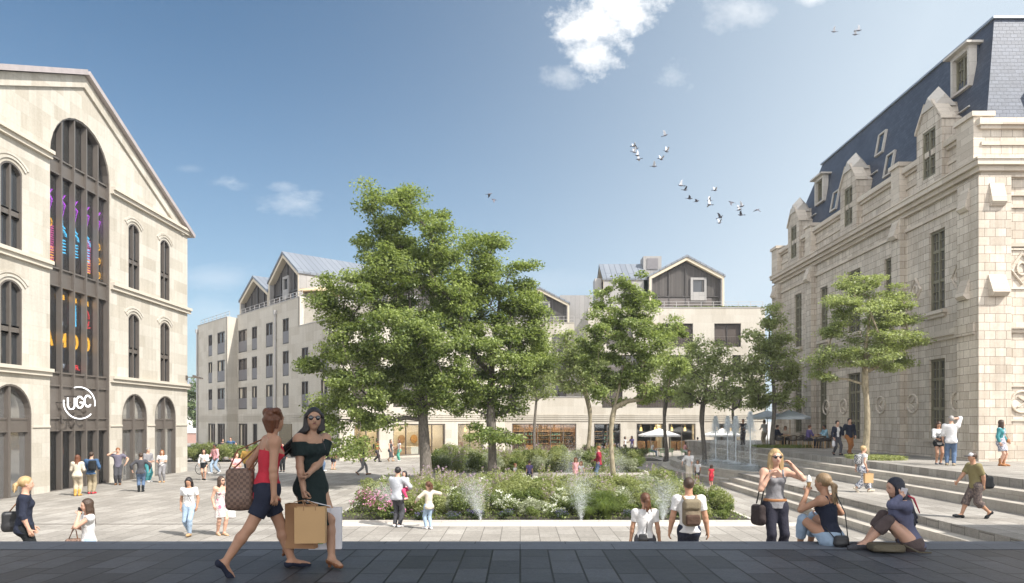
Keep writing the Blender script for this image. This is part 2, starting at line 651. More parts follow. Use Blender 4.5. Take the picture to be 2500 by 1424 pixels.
M['kerb'] = blocks('kerb_stone', (0.62, 0.58, 0.52), (0.54, 0.50, 0.45), (0.35, 0.32, 0.28), 1.2, 0.6, 0.006, rough=0.85, bump=0.1, tint=0.2, fine=0.15)
M['soil'] = plain('dark_soil', (0.05, 0.042, 0.032), 0.95, 0, 0.4, 4, bump=0.6)

mb = MB(); mb.poly([(-1800, -60, ZP - 0.012), (1800, -60, ZP - 0.012), (1800, 2600, ZP - 0.012), (-1800, 2600, ZP - 0.012)])
mb.build('ground', M['far_ground'], kind='structure')
mb = MB(); mb.box(-90, 60, 9.0, 125, ZP - 0.004, ZP)
mb.build('plaza', M['plaza'], kind='structure')
mb = MB()
mb.box(-90, -5.9, 21.3, 21.42, ZP + 0.001, ZP + 0.005)
mb.build('drain_line', M['bronze'], kind='structure')

mb = MB(); mb.box(-60, 60, -30, 8.62, ZP - 0.3, ZT)
mb.build('terrace', M['terrace'], kind='structure')
mb = MB(); mb.box(-60, 60, 8.62, 9.19, ZP - 0.3, ZT + 0.004)
mb.build('terrace_edge', M['edge_slab'], kind='structure')
mb = MB()
NST = 9
for i in range(NST):
    zt = ZT - (i + 1) * (0 - ZP) / (NST + 1)
    y0 = 9.19 + i * 0.36
    mb.box(-60, 9.56, y0, y0 + 0.36, ZP - 0.2 - 0.003 * i, zt)
mb.build('stairs', M['step'], kind='structure')

# raised walk on the right with its broad tiers
mb = MB(); mb.box(14.32, 70, 9.19, 62, ZP - 0.2, ZR)
mb.build('raised_walk', M['plaza'], kind='structure')
mb = MB()
for x0, x1, zt in ((13.72, 14.32, -0.37), (13.2, 13.72, -0.64)):
    mb.box(x0, x1, 9.19, 51.0, ZP - 0.2, zt)
mb.box(9.98, 10.4, 9.19, 34.0, ZP - 0.2, -1.12)
mb.box(9.56, 9.98, 9.19, 34.3, ZP - 0.2, -1.33)
mb.build('stairs', M['step'], kind='structure')
mb = MB(); mb.box(10.4, 13.2, 9.19, 34.0, ZP - 0.2, -0.91)
mb.build('stair_landing', M['plaza'], kind='structure')

# fountain basin with its round shore
def arc(cx, cy, rx, ry, a0, a1, n):
    return [(cx + rx * math.cos(R(a0 + (a1 - a0) * i / n)), cy + ry * math.sin(R(a0 + (a1 - a0) * i / n))) for i in range(n + 1)]

shore = [(13.2, 50.0)] + arc(12.0, 41.5, 2.7, 8.5, 90, 248, 26) + [(13.2, 34.0)]
inner = [(13.2, 49.4)] + arc(12.0, 41.5, 2.25, 7.95, 90, 248, 26) + [(13.2, 34.45)]
outer = [(13.2, 51.0)] + arc(12.0, 41.5, 3.3, 9.3, 90, 252, 26) + [(13.2, 33.3)]
t = empty('fountain', (12.0, 41.5, ZP), 'round-shored stone fountain basin with rippling water on the tiered steps', 'fountain')
mb = MB(); mb.prism([(x, y, ZP - 0.05) for x, y in outer], [(x, y, -1.25) for x, y in outer]); mb.build('outer_step', M['step'], t)
mb = MB()
k = len(shore)
for i in range(k - 1):
    a, b, c, d = shore[i], shore[i + 1], inner[i + 1], inner[i]
    mb.hexa([(*a, ZP), (*b, ZP), (*c, ZP), (*d, ZP), (*a, -0.86), (*b, -0.86), (*c, -0.86), (*d, -0.86)])
mb.build('basin_wall', M['step'], t)
nt = NT('rippling_water')
vv = nt.coord('Object')
h1 = nt.noise(vv, 5.0, 4, 0.6)
h2 = nt.noise(vv, 16.0, 3, 0.6)
hm = nt.mix(0.4, h1, h2)
foam = nt.ramp(h2, [(0.55, (0.06, 0.085, 0.10)), (0.68, (0.42, 0.48, 0.5))])
nt.principled(Base_Color=foam, Roughness=0.08, Specular_IOR_Level=0.9, Normal=nt.bump(hm, 0.9, 0.08))
M['water'] = nt.m
mb = MB(); mb.prism([(x, y, ZP + 0.1) for x, y in inner], [(x, y, -0.93) for x, y in inner]); mb.build('water_surface', M['water'], t)

# added slab on columns, unseen behind and above the viewpoint, to shade the terrace
t = empty('shade_slab', (0, 3, 0), 'added unseen flat slab on columns, placed to shade the terrace', 'shade_slab')
mb = MB(); mb.box(-60, 60, .2, 5.25, 7.0, 7.4); mb.build('roof_slab', M['kerb'], t)
mb = MB(); mb.box(16.4, 60, 5.251, 12.3, 7.0, 7.4); mb.build('roof_slab', M['kerb'], t)
for x in (-42, -28, -14, 14, 28, 42):
    mb = MB(); mb.lathe([(0.45, 0.002), (0.45, 0.3), (0.34, 0.4), (0.30, 6.4), (0.45, 6.7), (0.45, 6.998)], (x, 1.2, 0), 20); mb.build('column', M['right_trim'], t, smooth=False)

# ------------------------------------------------------------------ the tall gabled hall on the left
XL = -20.5
frL = Frame((XL, 0, 0), (0, 1, 0), (1, 0, 0))
hall = empty('gabled_hall', (XL - 12, 33.35, ZP), 'tall pale limestone hall with a steep gable and a five-bay arched central window', 'building')
Y0, Y1, YC = 22.9, 43.8, 33.3
ZE, ZA = 13.05, 17.75

openings = []      # (a0, a1, z0, z1, rise, kind)
openings.append((31.0, 35.55, ZP, 15.55, 2.275, 'big'))
for c in (37.75, 41.05):
    openings.append((c - 0.54, c + 0.54, 8.5, 12.0, 0.28, 'slim'))
    openings.append((c - 0.54, c + 0.54, 3.82, 7.25, 0.28, 'slim'))
for c in (37.85, 41.12):
    openings.append((c - 1.22, c + 1.22, ZP, 3.0, 1.22, 'door'))
for c in (28.65, 25.5):
    openings.append((c - 0.62, c + 0.62, 8.5, 12.0, 0.3, 'slim'))
    openings.append((c - 0.62, c + 0.62, 3.82, 7.25, 0.3, 'slim'))
for c in (28.62, 25.3):
    openings.append((c - 1.22, c + 1.22, ZP, 3.05, 1.22, 'door'))
DEP = 0.5
mb = MB()
holes = [outline(o[0], o[1], o[2] + (0.0015 if o[2] == ZP else 0), o[3], o[4]) for o in openings]
wall_holes(mb, frL, [(Y0, ZP), (Y1, ZP), (Y1, ZE), (YC, ZA), (Y0, ZE)], holes, DEP)
# the other sides
ZI = 0.6
mb.poly([(XL, Y1, ZP), (XL - 26, Y1, ZP), (XL - 26, Y1, ZE), (XL, Y1, ZE)])
mb.poly([(XL, Y0, ZP), (XL, Y0, ZE), (XL - 26, Y0, ZE), (XL - 26, Y0, ZP)])
mb.poly([(XL - 26, Y0, ZP), (XL - 26, Y0, ZE), (XL - 26, YC, ZA), (XL - 26, Y1, ZE), (XL - 26, Y1, ZP)])
mb.build('wall', M['left_stone'], hall)
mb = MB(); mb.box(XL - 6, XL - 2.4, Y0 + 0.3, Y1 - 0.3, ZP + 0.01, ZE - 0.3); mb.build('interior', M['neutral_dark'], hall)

# roof slabs with a pale zinc verge
def roof_slab(mb, x0, x1, ya, za, yb, zb, th):
    d = Vector((0, yb - ya, zb - za)).normalized()
    nrm = Vector((0, -d.z, d.y))
    if nrm.z < 0: nrm = -nrm
    o = nrm * th
    mb.hexa([(x0, ya, za), (x1, ya, za), (x1, yb, zb), (x0, yb, zb), (x0, ya + o.y, za + o.z), (x1, ya + o.y, za + o.z), (x1, yb + o.y, zb + o.z), (x0, yb + o.y, zb + o.z)])
sl = (ZA - ZE) / (Y1 - YC)
mb = MB()
roof_slab(mb, XL - 26, XL + 0.32, Y1 + 0.35, ZE - 0.35 * sl + 0.02, YC, ZA + 0.02, 0.22)
roof_slab(mb, XL - 26, XL + 0.32, Y0 - 0.35, ZE - 0.35 * sl + 0.02, YC, ZA + 0.02, 0.22)
mb.build('roof', M['coping'], hall)
# raking cornice under the verge
for (ya, yb) in ((Y1, YC), (Y0, YC)):
    mb = MB()
    za = ZE - 0.02
    zb = ZA - 0.02
    w0 = 0.55
    sgn = 1 if ya > yb else -1
    p = [(ya, za - 0.0), (yb, zb), (yb, zb - w0), (ya - sgn * w0 / sl * 0.62, za - w0 + (w0 * 0.62))]
    lo = [frL(q[0], q[1], 0.002) for q in p]; hi = [frL(q[0], q[1], 0.10) for q in p]
    mb.prism(lo, hi)
    mb.build('raking_cornice', M['left_stone'], hall)
# string courses, broken at the central window
for z, h, d in ((12.95, 0.34, 0.26), (8.16, 0.34, 0.22), (3.5, 0.32, 0.22)):
    for a0, a1 in ((Y0, 30.98), (35.57, Y1 + 0.22)):
        mb = MB()
        mb.fbox(frL, a0, a1, z, z + h * 0.55, 0.0, d * 0.6)
        mb.fbox(frL, a0, a1, z + h * 0.55, z + h, 0.0, d)
        mb.build('string_course', M['left_trim'], hall)
for a0, a1 in ((Y0, 24.05), (26.55, 27.37), (29.87, 30.98), (35.57, 36.6), (39.1, 39.87), (42.37, Y1)):
    mb = MB(); mb.fbox(frL, a0, a1, 1.28, 1.36, 0.0, 0.05)
    mb.build('plinth_line', M['left_trim'], hall)
# hood mouldings over the slim windows
for (a0, a1, z0, z1, rise, kd) in openings:
    if kd != 'slim': continue
    mb = MB()
    for e, d in ((0.14, 0.045), (0.30, 0.035)):
        o = outline(a0 - e, a1 + e, z1 - 1.0, z1 + e * 0.9, rise + e * 0.25, 16)[2:]
        o2 = outline(a0 - e - 0.09, a1 + e + 0.09, z1 - 1.0, z1 + e * 0.9 + 0.09, rise + e * 0.28, 16)[2:]
        for i in range(len(o) - 1):
            p = [o[i], o[i + 1], o2[i + 1], o2[i]]
            mb.prism([frL(*q, 0.001) for q in p], [frL(*q, d) for q in p])
    mb.build('hood_moulding', M['left_stone'], hall)


def metal_window(parent, fr, a0, a1, z0, z1, rise, nb, bands, glass, depth=0.5, fin=0.34, fw=0.085, name='window', plate=None, zg0=None):
    """a bronze window: rim, fins standing proud of the pane, transom bands (z0,z1)"""
    f = MB()
    o1 = outline(a0 + 0.002, a1 - 0.002, z0, z1 - 0.002, rise); e = 0.07
    o2 = outline(a0 + e, a1 - e, z0 + 0.01, z1 - e, max(rise - 0.01, 0) if rise < (a1 - a0) / 2 - 0.02 else (a1 - a0) / 2 - e)
    ring(f, fr, o1, o2, -depth + 0.02, -depth + min(0.30, depth - .01))
    for i in range(1, nb):
        a = a0 + (a1 - a0) * i / nb
        zt = arch_top(a, a0 + e, a1 - e, z1 - e, rise)
        f.fbox(fr, a - fw / 2, a + fw / 2, z0 + 0.001, zt - 0.003, -depth + 0.03, -depth + 0.03 + fin)
    for b0, b1 in bands:
        f.fbox(fr, a0 + e, a1 - e, b0, b1, -depth + 0.031, -depth + 0.14)
        for bb in (b0, b1 - 0.07):
            f.fbox(fr, a0 + e + 0.001, a1 - e - 0.001, bb, bb + 0.07, -depth + 0.14, -depth + fin - .03)
    fo = f.build(name, M['bronze'], parent)
    g = MB()
    og = outline(a0 + 0.01, a1 - 0.01, z0 + 0.005, z1 - 0.01, rise)
    pl = [fr(p[0], p[1], -depth + 0.04) for p in og]
    pl2 = [fr(p[0], p[1], -depth + 0.02) for p in og]
    g.prism(pl2, pl)
    g.build('pane', glass, fo)
    return fo

for (a0, a1, z0, z1, rise, kd) in openings:
    if kd == 'slim':
        zm = z0 + (z1 - z0) * 0.42
        metal_window(hall, frL, a0, a1, z0, z1, rise, 2, [(zm - 0.17, zm + 0.17)], M['dark_glass'], fin=0.15, fw=0.1, depth=0.22)
    elif kd == 'door':
        metal_window(hall, frL, a0, a1, ZP + 0.002, z1, rise, 2, [(1.1, 1.68)], M['door_glass'], fin=0.2, fw=0.13, depth=0.28, name='arched_door')
    else:
        f = metal_window(hall, frL, a0, a1, ZP + 0.002, z1, rise, 5, [(12.55, 13.3), (7.55, 8.4), (3.1, 3.75), (1.1, 1.72)], M['show_glass'], depth=0.34, fin=0.25, fw=0.085, name='central_window')
        m2 = MB(); m2.fbox(frL, a0 + 0.1, a1 - 0.1, 1.72, 3.1, -0.28, -0.2); m2.build('sign_panel', M['bronze'], f)
        m2 = MB(); m2.fbox(frL, a0 + 0.08, a1 - 0.08, ZP + 0.01, 1.1, -0.37, -0.355); m2.build('door_pane', M['door_glass'], f)

# the round corner lamp bracket on the far corner
t = empty('wall_lamp', (XL, 43.6, 4.3), 'small bronze floodlight on a bracket at the far corner of the limestone hall', 'wall lamp')
mb = MB(); mb.box(XL + 0.01, XL + 0.5, 43.62, 43.7, 4.22, 4.27); mb.box(XL + 0.01, XL + 0.05, 43.55, 43.77, 4.1, 4.35); mb.build('bracket', M['bronze'], t)
mb = MB(); mb.hexa([(XL + 0.45, 43.5, 4.2), (XL + 0.95, 43.5, 4.12), (XL + 0.95, 43.85, 4.12), (XL + 0.45, 43.85, 4.2), (XL + 0.45, 43.5, 4.38), (XL + 0.95, 43.5, 4.22), (XL + 0.95, 43.85, 4.22), (XL + 0.45, 43.85, 4.38)]); mb.build('lamp_head', M['bronze'], t)

# neon boards behind the central window
def strokes(fr, items, d, r, name, m, parent):
    mb = MB()
    for pts in items:
        mb.tube([fr(p[0], p[1], d) for p in pts], r, 6)
    return mb.build(name, m, parent)

LET = {'A': [[(0, 0), (.5, 1), (1, 0)], [(.2, .38), (.8, .38)]], 'M': [[(0, 0), (0, 1), (.5, .35), (1, 1), (1, 0)]],
       'O': [[(.5 + .5 * math.cos(k * math.pi / 6), .5 + .5 * math.sin(k * math.pi / 6)) for k in range(13)]],
       'Y': [[(0, 1), (.5, .5), (1, 1)], [(.5, .5), (.5, 0)]], 'E': [[(1, 0), (0, 0), (0, 1), (1, 1)], [(0, .5), (.8, .5)]],
       'T': [[(0, 1), (1, 1)], [(.5, 1), (.5, 0)]], 'F': [[(0, 0), (0, 1), (1, 1)], [(0, .5), (.8, .5)]], 'L': [[(0, 1), (0, 0), (1, 0)]],
       'U': [[(0, 1), (0, .3), (.2, .03), (.5, 0), (.8, .03), (1, .3), (1, 1)]],
       'D': [[(0, 0), (0, 1), (.5, 1), (.9, .8), (1, .5), (.9, .2), (.5, 0), (0, 0)]], 'N': [[(0, 0), (0, 1), (1, 0), (1, 1)]],
       'G': [[(.95, .82), (.7, 1), (.35, 1), (.05, .75), (0, .5), (.05, .25), (.35, 0), (.7, 0), (1, .2), (1, .48), (.6, .48)]],
       'C': [[(.95, .82), (.7, 1), (.35, 1), (.05, .75), (0, .5), (.05, .25), (.35, 0), (.7, 0), (.95, .18)]]}

def word(txt, a, z, w, h, gap, rev=False):
    out = []
    for ch in txt:
        if ch != ' ':
            for st in LET[ch]:
                out.append([(a - p[0] * w if rev else a + p[0] * w, z + p[1] * h) for p in st])
        a += (-1 if rev else 1) * (w + gap)
    return out

M['board'] = plain('dark_poster_board', (0.02, 0.014, 0.024), 0.35)
NEON = {'purple': emit('neon_purple', (0.55, 0.05, 0.75), 3.8), 'cyan': emit('neon_cyan', (0.08, 0.6, 0.95), 3.8), 'amber': emit('neon_amber', (1.0, 0.45, 0.03), 3.6),
        'red': emit('neon_red', (0.95, 0.05, 0.06), 3.6), 'white': emit('neon_white', (0.9, 0.93, 1.0), 1.3), 'pink': emit('neon_pink', (0.95, 0.1, 0.4), 3.2)}
rng = random.Random(5)
bay = (35.55 - 31.0) / 5
bc = [31.0 + bay * (i + 0.5) for i in range(5)]
pd = -0.46
b1 = empty('film_poster', (XL - 0.7, 33.3, 8.6), 'tall dark film poster with purple and cyan neon line drawing behind the upper central window', 'poster')
mb = MB(); mb.fbox(frL, 31.2, 35.35, 8.6, 12.4, pd - 0.1, pd - 0.04); mb.build('board', M['board'], b1)
it = []
for i in range(5):                                   # an abstract line drawing
    c = bc[i] + 0.2
    it.append([(c - 0.25, 11.9 - 0.1 * i), (c + 0.2, 11.5), (c, 10.9), (c - 0.25, 11.4), (c + 0.2, 11.95)])
strokes(frL, it, pd, 0.022, 'neon_pattern', NEON['purple'], b1)
it = []
for i in (1, 2, 3):
    c = bc[i] + 0.2
    it.append([(c - 0.3, 10.9), (c - 0.05, 11.0), (c, 10.5), (c + 0.2, 10.4)])
    it.append([(c + 0.3 * math.cos(k * 0.6), 10.05 + 0.28 * math.sin(k * 0.6)) for k in range(9)])
    for j in range(5):
        it.append([(c - 0.25, 9.85 - 0.14 * j), (c + 0.22, 9.85 - 0.14 * j)])
strokes(frL, it, pd, 0.026, 'neon_pattern', NEON['cyan'], b1)
it = []
for i in (0, 3):
    c = bc[i] + 0.2
    for j in range(16):
        it.append([(c - 0.3, 10.3 - 0.1 * j), (c + 0.3, 10.3 - 0.1 * j)])
strokes(frL, it, pd, 0.016, 'neon_pattern', NEON['pink'], b1)
it = []
for i in (0, 3):
    c = bc[i] + 0.22
    for j in range(6):
        it.append([(c - 0.2, 9.35 - 0.12 * j), (c + 0.25, 9.35 - 0.12 * j)])
for i, z in ((4, 10.2), (4, 9.5), (4, 8.8), (0, 10.45)):
    it.append([(bc[i] + 0.25 + 0.14 * math.cos(k * 0.55), z + 0.17 * math.sin(k * 0.55)) for k in range(12)])
strokes(frL, it, pd, 0.022, 'neon_pattern', NEON['amber'], b1)

b2 = empty('film_poster', (XL - 0.7, 33.3, 3.8), 'dark film poster with big yellow lettering behind the lower central window', 'poster')
mb = MB(); mb.fbox(frL, 31.2, 35.35, 3.8, 7.5, pd - 0.1, pd - 0.04); mb.build('board', M['board'], b2)
it = []
for i, ch in enumerate('AMOO'):
    it += word(ch, bc[i] - 0.02, 4.95, 0.42, 0.62, 0)
strokes(frL, it, pd, 0.05, 'lettering', NEON['amber'], b2)
it = word('MAY', bc[1] - 0.15, 3.98, 0.13, 0.2, 0.06)
for i, ch in enumerate('ANO'):
    it += word(ch, bc[i] + 0.12, 5.95, 0.1, 0.16, 0.05)
strokes(frL, it, pd, 0.016, 'lettering', NEON['white'], b2)
strokes(frL, word('ETFL', bc[2] - 0.12, 3.98, 0.13, 0.2, 0.05), pd, 0.02, 'lettering', NEON['red'], b2)
it = []
for i in range(4):
    for j in range(9):
        w0 = 0.1 + 0.1 * rng.random()
        it.append([(bc[i] - 0.1, 4.85 - 0.07 * j), (bc[i] - 0.1 + w0, 4.85 - 0.07 * j)])
        it.append([(bc[i] + 0.14, 4.85 - 0.07 * j), (bc[i] + 0.14 + w0, 4.85 - 0.07 * j)])
strokes(frL, it, pd, 0.013, 'lettering', emit('dim_blue_print', (0.12, 0.3, 0.6), 0.7), b2)
it = [[(bc[1] + 0.15, 7.1), (bc[1] + 0.17, 6.0)], [(bc[2] + 0.25, 7.0), (bc[2] + 0.27, 6.0)]]
strokes(frL, it, pd, 0.025, 'neon_pattern', NEON['cyan'], b2)
it = [[(bc[2] - 0.2, 6.9), (bc[2] + 0.1, 6.5), (bc[2] - 0.2, 6.1)], [(bc[3] + 0.2 + 0.2 * math.cos(k * .6), 6.5 + 0.4 * math.sin(k * .6)) for k in range(11)], [(bc[3], 6.0), (bc[3] + 0.5, 6.1)]]
strokes(frL, it, pd, 0.02, 'neon_pattern', NEON['red'], b2)
for i in (1, 2, 3):
    mb = MB(); mb.fbox(frL, bc[i] - 0.2, bc[i] + 0.35, 7.12, 7.34, pd - 0.039, pd)
    mb.build('neon_bar', NEON['amber'], b2)

# the white cinema sign
sg = empty('cinema_sign', (XL + 0.5, 33.6, 2.4), 'glowing white UGC sign with two sweeping arcs over the hall entrance', 'sign')
NW = emit('sign_white', (1.0, 1.0, 1.0), 1.8)
sc_, sz_ = 32.3, 2.38
it = []
for i, ch in enumerate('UGC'):
    for st in LET[ch]:
        it.append([(sc_ - 0.86 + i * 0.6 + p[0] * 0.48, sz_ - 0.22 + p[1] * 0.5 + (i - 1) * 0.07) for p in st])
strokes(frL, it, 0.5, 0.034, 'lettering', NW, sg)
it = [[(sc_ + 1.15 * math.cos(R(a)), sz_ + 0.72 * math.sin(R(a))) for a in range(-10, 118, 8)]]
it.append([(sc_ + 1.15 * math.cos(R(a)), sz_ + 0.72 * math.sin(R(a))) for a in range(172, 322, 8)])
strokes(frL, it, 0.5, 0.024, 'arc', NW, sg)
for a, z in ((sc_ - 0.6, sz_), (sc_ + 0.6, sz_), (sc_, sz_ + 0.3), (sc_, sz_ - 0.3)):
    mb = MB(); mb.tube([frL(a, z, -0.36), frL(a, z, 0.5)], 0.025, 6)
    mb.build('bracket', M['dark_frame'], sg)

# ------------------------------------------------------------------ the long pale apartment building at the far side
apt = empty('apartment_building', (0, 72, ZP), 'long pale stone apartment block with shops below and grey gabled houses on its roof', 'building')
B = Vector((-14.1, 55.5, 0)); E = Vector((-1.5, 70.0, 0))
u1 = Vector((-20.7, 23.5, 0)).normalized()
n1 = Vector((-0.751, -0.661, 0))
f1 = Frame(B, u1, n1)
u2 = (E - B).normalized(); n2 = Vector((u2.y, -u2.x, 0))
f2 = Frame(B, u2, n2); L2 = (E - B).length
f3 = Frame((0, 70, 0), (1, 0, 0), (0, -1, 0))
M['timber'] = blocks('dark_timber_cladding', (0.13, 0.118, 0.11), (0.085, 0.078, 0.074), (0.05, 0.045, 0.042), 6.0, 0.16, 0.02, rough=0.8, bump=0.5, tint=0.35, rot=R(90))
M['zinc_seam'] = blocks('seamed_zinc_roof', (0.225, 0.245, 0.275), (0.185, 0.205, 0.235), (0.07, 0.075, 0.09), 30.0, 0.62, 0.03, rough=0.4, bump=0.5, tint=0.2, rot=R(90))
M['zinc_wall'] = blocks('seamed_zinc_wall', (0.36, 0.345, 0.33), (0.30, 0.29, 0.28), (0.17, 0.165, 0.16), 30.0, 0.6, 0.012, rough=0.6, bump=0.3, tint=0.25, rot=R(90))


def a1(px, d=0.0):
    r = (px - 1270) / FPX
    o = f1(0, 0, d)
    return (o.x - r * o.y) / (r * u1.y - u1.x)


def a2(px):
    r = (px - 1270) / FPX
    return (B.x - r * B.y) / (r * u2.y - u2.x)


def a3(px, y=70.0):
    return (px - 1270) / FPX * y


def flat_window(parent, fr, a0, a1, z0, z1, depth, guard=0.0, rail=0.0, mull=1, glass=None, name='window', cream=False):
    f = MB()
    o1 = outline(a0 + .002, a1 - .002, z0 + .002, z1 - .002); o2 = outline(a0 + .09, a1 - .09, z0 + .09, z1 - .09)
    ring(f, fr, o1, o2, -depth + 0.02, -depth + 0.16)
    for i in range(1, mull):
        a = a0 + (a1 - a0) * i / mull
        f.fbox(fr, a - .045, a + .045, z0 + .09, z1 - .09, -depth + .03, -depth + .13)
    fo = f.build(name, M['dark_frame'], parent)
    g = MB(); g.fbox(fr, a0 + .01, a1 - .01, z0 + .01, z1 - .01, -depth + .025, -depth + .045); g.build('pane', glass or M['brown_glass'], fo)
    if guard:
        g = MB(); g.fbox(fr, a0 + .06, a1 - .06, z0 + .1, z0 + guard, -depth + .165, -depth + .185); g.build('balcony_panel', M['guard'], fo)
    if rail:
        g = MB(); n = max(3, int((a1 - a0) / 0.16))
        for i in range(n + 1):
            a = a0 + .03 + (a1 - a0 - .06) * i / n
            g.fbox(fr, a - .014, a + .014, z0 + .06, z0 + rail, -0.10, -0.07)
        g.fbox(fr, a0, a1, z0 + rail, z0 + rail + .05, -0.115, -0.055)
        g.build('railing', M['bronze'], fo)
    if cream:
        g = MB(); g.fbox(fr, a0 + (a1 - a0) * .72, a1 - .1, z0 + (guard or .1) + .03, z1 - .12, -depth + .046, -depth + .055); g.build('curtain', M['cream_board'], fo)
    return fo


def facade(name, fr, out, wins, depth=0.35):
    mb = MB()
    wall_holes(mb, fr, out, [outline(*w) for w in wins], depth)
    return mb.build(name, M['mid_stone'], apt)


ROWS = [(2.72, 4.92), (5.55, 7.78), (8.4, 10.66)]
GT = 1.3
# left wing: lower part, main part, projecting end
secs = [(0.0, 7.26, 9.7, 0.0, [(736, 752.6), (783, 800)], 2),
        (7.26, 22.0, 12.2, 0.0, [(582, 603), (614.8, 627.4), (649, 666), (690, 705)], 3),
        (22.0, 31.3, 12.0, 1.0, [(508.6, 518), (530.5, 548.6)], 3)]
k = 0
for s0, s1, zt, d, cols, nr in secs:
    fr = Frame(f1(0, 0, d), u1, n1)
    wins = []
    for (pa, pb) in cols:
        b0, b1_ = sorted((a1(pa, d), a1(pb, d)))
        for (z0, z1) in ROWS[:nr]:
            wins.append((b0, b1_, z0, z1))
    gw = []
    if d == 0 and nr == 3:
        for pa, pb in ((582.5, 604), (617, 628)):
            b0, b1_ = sorted((a1(pa), a1(pb))); gw.append((b0, b1_, ZP + .003, GT))
    elif d:
        for pa, pb in ((508, 525), (531, 549)):
            b0, b1_ = sorted((a1(pa, d), a1(pb, d))); gw.append((b0, b1_, ZP + .003, GT))
    else:
        b0, b1_ = sorted((a1(772), a1(806))); gw.append((b0, b1_, ZP + .003, GT))
    facade('wall', fr, [(s0, ZP), (s1, ZP), (s1, zt), (s0, zt)], wins + gw)
    for (b0, b1_, z0, z1) in wins:
        k += 1
        flat_window(apt, fr, b0, b1_, z0, z1, 0.2, guard=(z1 - z0) * 0.5, mull=2, cream=(k % 3 == 0))
    for (b0, b1_, z0, z1) in gw:
        k += 1
        flat_window(apt, fr, b0, b1_, z0, z1, 0.22, mull=3, name='glazed_door', cream=(k % 2 == 0))
    for i in range(4):
        mb = MB(); mb.fbox(fr, s0, s1, 1.55 + i * 0.16, 1.65 + i * 0.16, 0.0, 0.05); mb.build('grooved_band', M['mid_stone'], apt)
    mb = MB(); mb.fbox(fr, s0 - (0 if d == 0 else .001), s1, zt, zt + 0.06, -0.45, 0.04); mb.build('parapet_cap', M['zinc_side'], apt)
# solid of the wing behind the facade sheets
mb = MB()
mb.prism([f1(.6, GT + .35, -0.36), f1(7.2, GT + .35, -0.36), f1(7.2, GT + .35, -13), f1(2.7, GT + .35, -13)], [f1(.6, 9.6, -0.36), f1(7.2, 9.6, -0.36), f1(7.2, 9.6, -13), f1(2.7, 9.6, -13)])
mb.prism([f1(7.26, ZP, -0.36), f1(22.0, ZP, -0.36), f1(22, ZP, -13), f1(7.26, ZP, -13)], [f1(7.26, 12.1, -0.36), f1(22, 12.1, -0.36), f1(22, 12.1, -13), f1(7.26, 12.1, -13)])
mb.prism([f1(22.01, ZP, 0.64), f1(31.29, ZP, 0.64), f1(31.29, ZP, -13), f1(22.01, ZP, -13)], [f1(22.01, 11.9, 0.64), f1(31.29, 11.9, 0.64), f1(31.29, 11.9, -13), f1(22.01, 11.9, -13)])
mb.build('core', M['mid_stone'], apt)
mb = MB()
mb.fbox(Frame(f1(7.26, 0, 0), -n1, -u1), 0, 13, 9.62, 12.2, -0.36, 0.0)
mb.build('end_wall', M['mid_stone'], apt)
mb = MB()
mb.fbox(Frame(f1(22.0, 0, 1.0), -n1, -u1), 0.0, 0.999, ZP, 12.0, -0.3, 0.0)
mb.build('end_wall', M['mid_stone'], apt)
# perforated screen on the left wing's ground floor
nt = NT('perforated_brass')
vv = nt.coord('UV', scale=(9, 12, 1))
vo = nt.new('TexVoronoi'); vo.inputs['Randomness'].default_value = 0.0; nt.l.new(vv, vo.inputs['Vector'])
cc = nt.ramp(vo.outputs['Distance'], [(0.42, (0.03, 0.025, 0.02)), (0.5, (0.46, 0.36, 0.2))])
nt.principled(Base_Color=cc, Roughness=0.5, Metallic=0.3)
mb = MB(); mb.fbox(f1, a1(713), a1(683), ZP + .1, GT, 0.005, 0.06); mb.build('perforated_screen', nt.m, apt)
# downpipes
for a in (a1(675), 31.1):
    mb = MB(); d = 0.12 if a < 22 else 1.12
    mb.tube([f1(a, ZP + 0.0, d), f1(a, 11.2, d)], 0.09, 8); mb.fbox(f1, a - .16, a + .16, 11.2, 11.6, d - .11, d + .13)
    mb.build('downpipe', M['zinc_side'], apt)

# facade on the right of the corner, then the straight front with the shops
shops2 = [(865, 926), (960, 1087), (1118, 1180)]
wins2 = []
for (pa, pb) in ((858, 930), (960, 1070), (1150, 1195)):
    for z0, z1 in ROWS[:2]:
        wins2.append((a2(pa), a2(pb), z0, z1))
sh2 = [(a2(p), a2(q), ZP + .15, GT) for p, q in shops2]
facade('wall', f2, [(0, ZP), (L2, ZP), (L2, 9.7), (0, 9.7)], wins2 + sh2)
for w_ in wins2:
    flat_window(apt, f2, *w_, 0.35, rail=1.05, mull=2)
top3 = 12.7
XR = 6.7
shops3 = [(1250, 1407), (1450, 1515), (1554, 1625), (1632, 1698), (1743, 1812)]
sh3 = [(a3(p), a3(q), ZP + .15, GT) for p, q in shops3]
wins3 = []
for (pa, pb, z0, z1) in ((1744, 1809, 8.86, 11.16), (1612, 1692, 8.86, 11.16), (1480, 1545, 8.86, 11.16),
                         (1788, 1809, 5.8, 8.05), (1640, 1692, 5.8, 8.05), (1480, 1560, 5.8, 8.05),
                         (1555, 1692, 2.85, 4.95), (1788, 1812, 2.85, 4.95), (1470, 1520, 2.85, 4.95)):
    wins3.append((a3(pa), a3(pb), z0, z1))
facade('wall', f3, [(-1.5, ZP), (24.1, ZP), (24.1, top3), (XR, top3), (XR, 3.9), (-1.5, 3.9)], wins3 + sh3)
for w_ in wins3:
    flat_window(apt, f3, *w_, 0.35, rail=1.0, mull=2)
for fr, s0, s1 in ((f2, 0, L2), (f3, -1.5, 24.1)):
    for i in range(4):
        mb = MB(); mb.fbox(fr, s0, s1, 1.55 + i * 0.18, 1.66 + i * 0.18, 0.0, 0.06); mb.build('grooved_band', M['mid_stone'], apt)
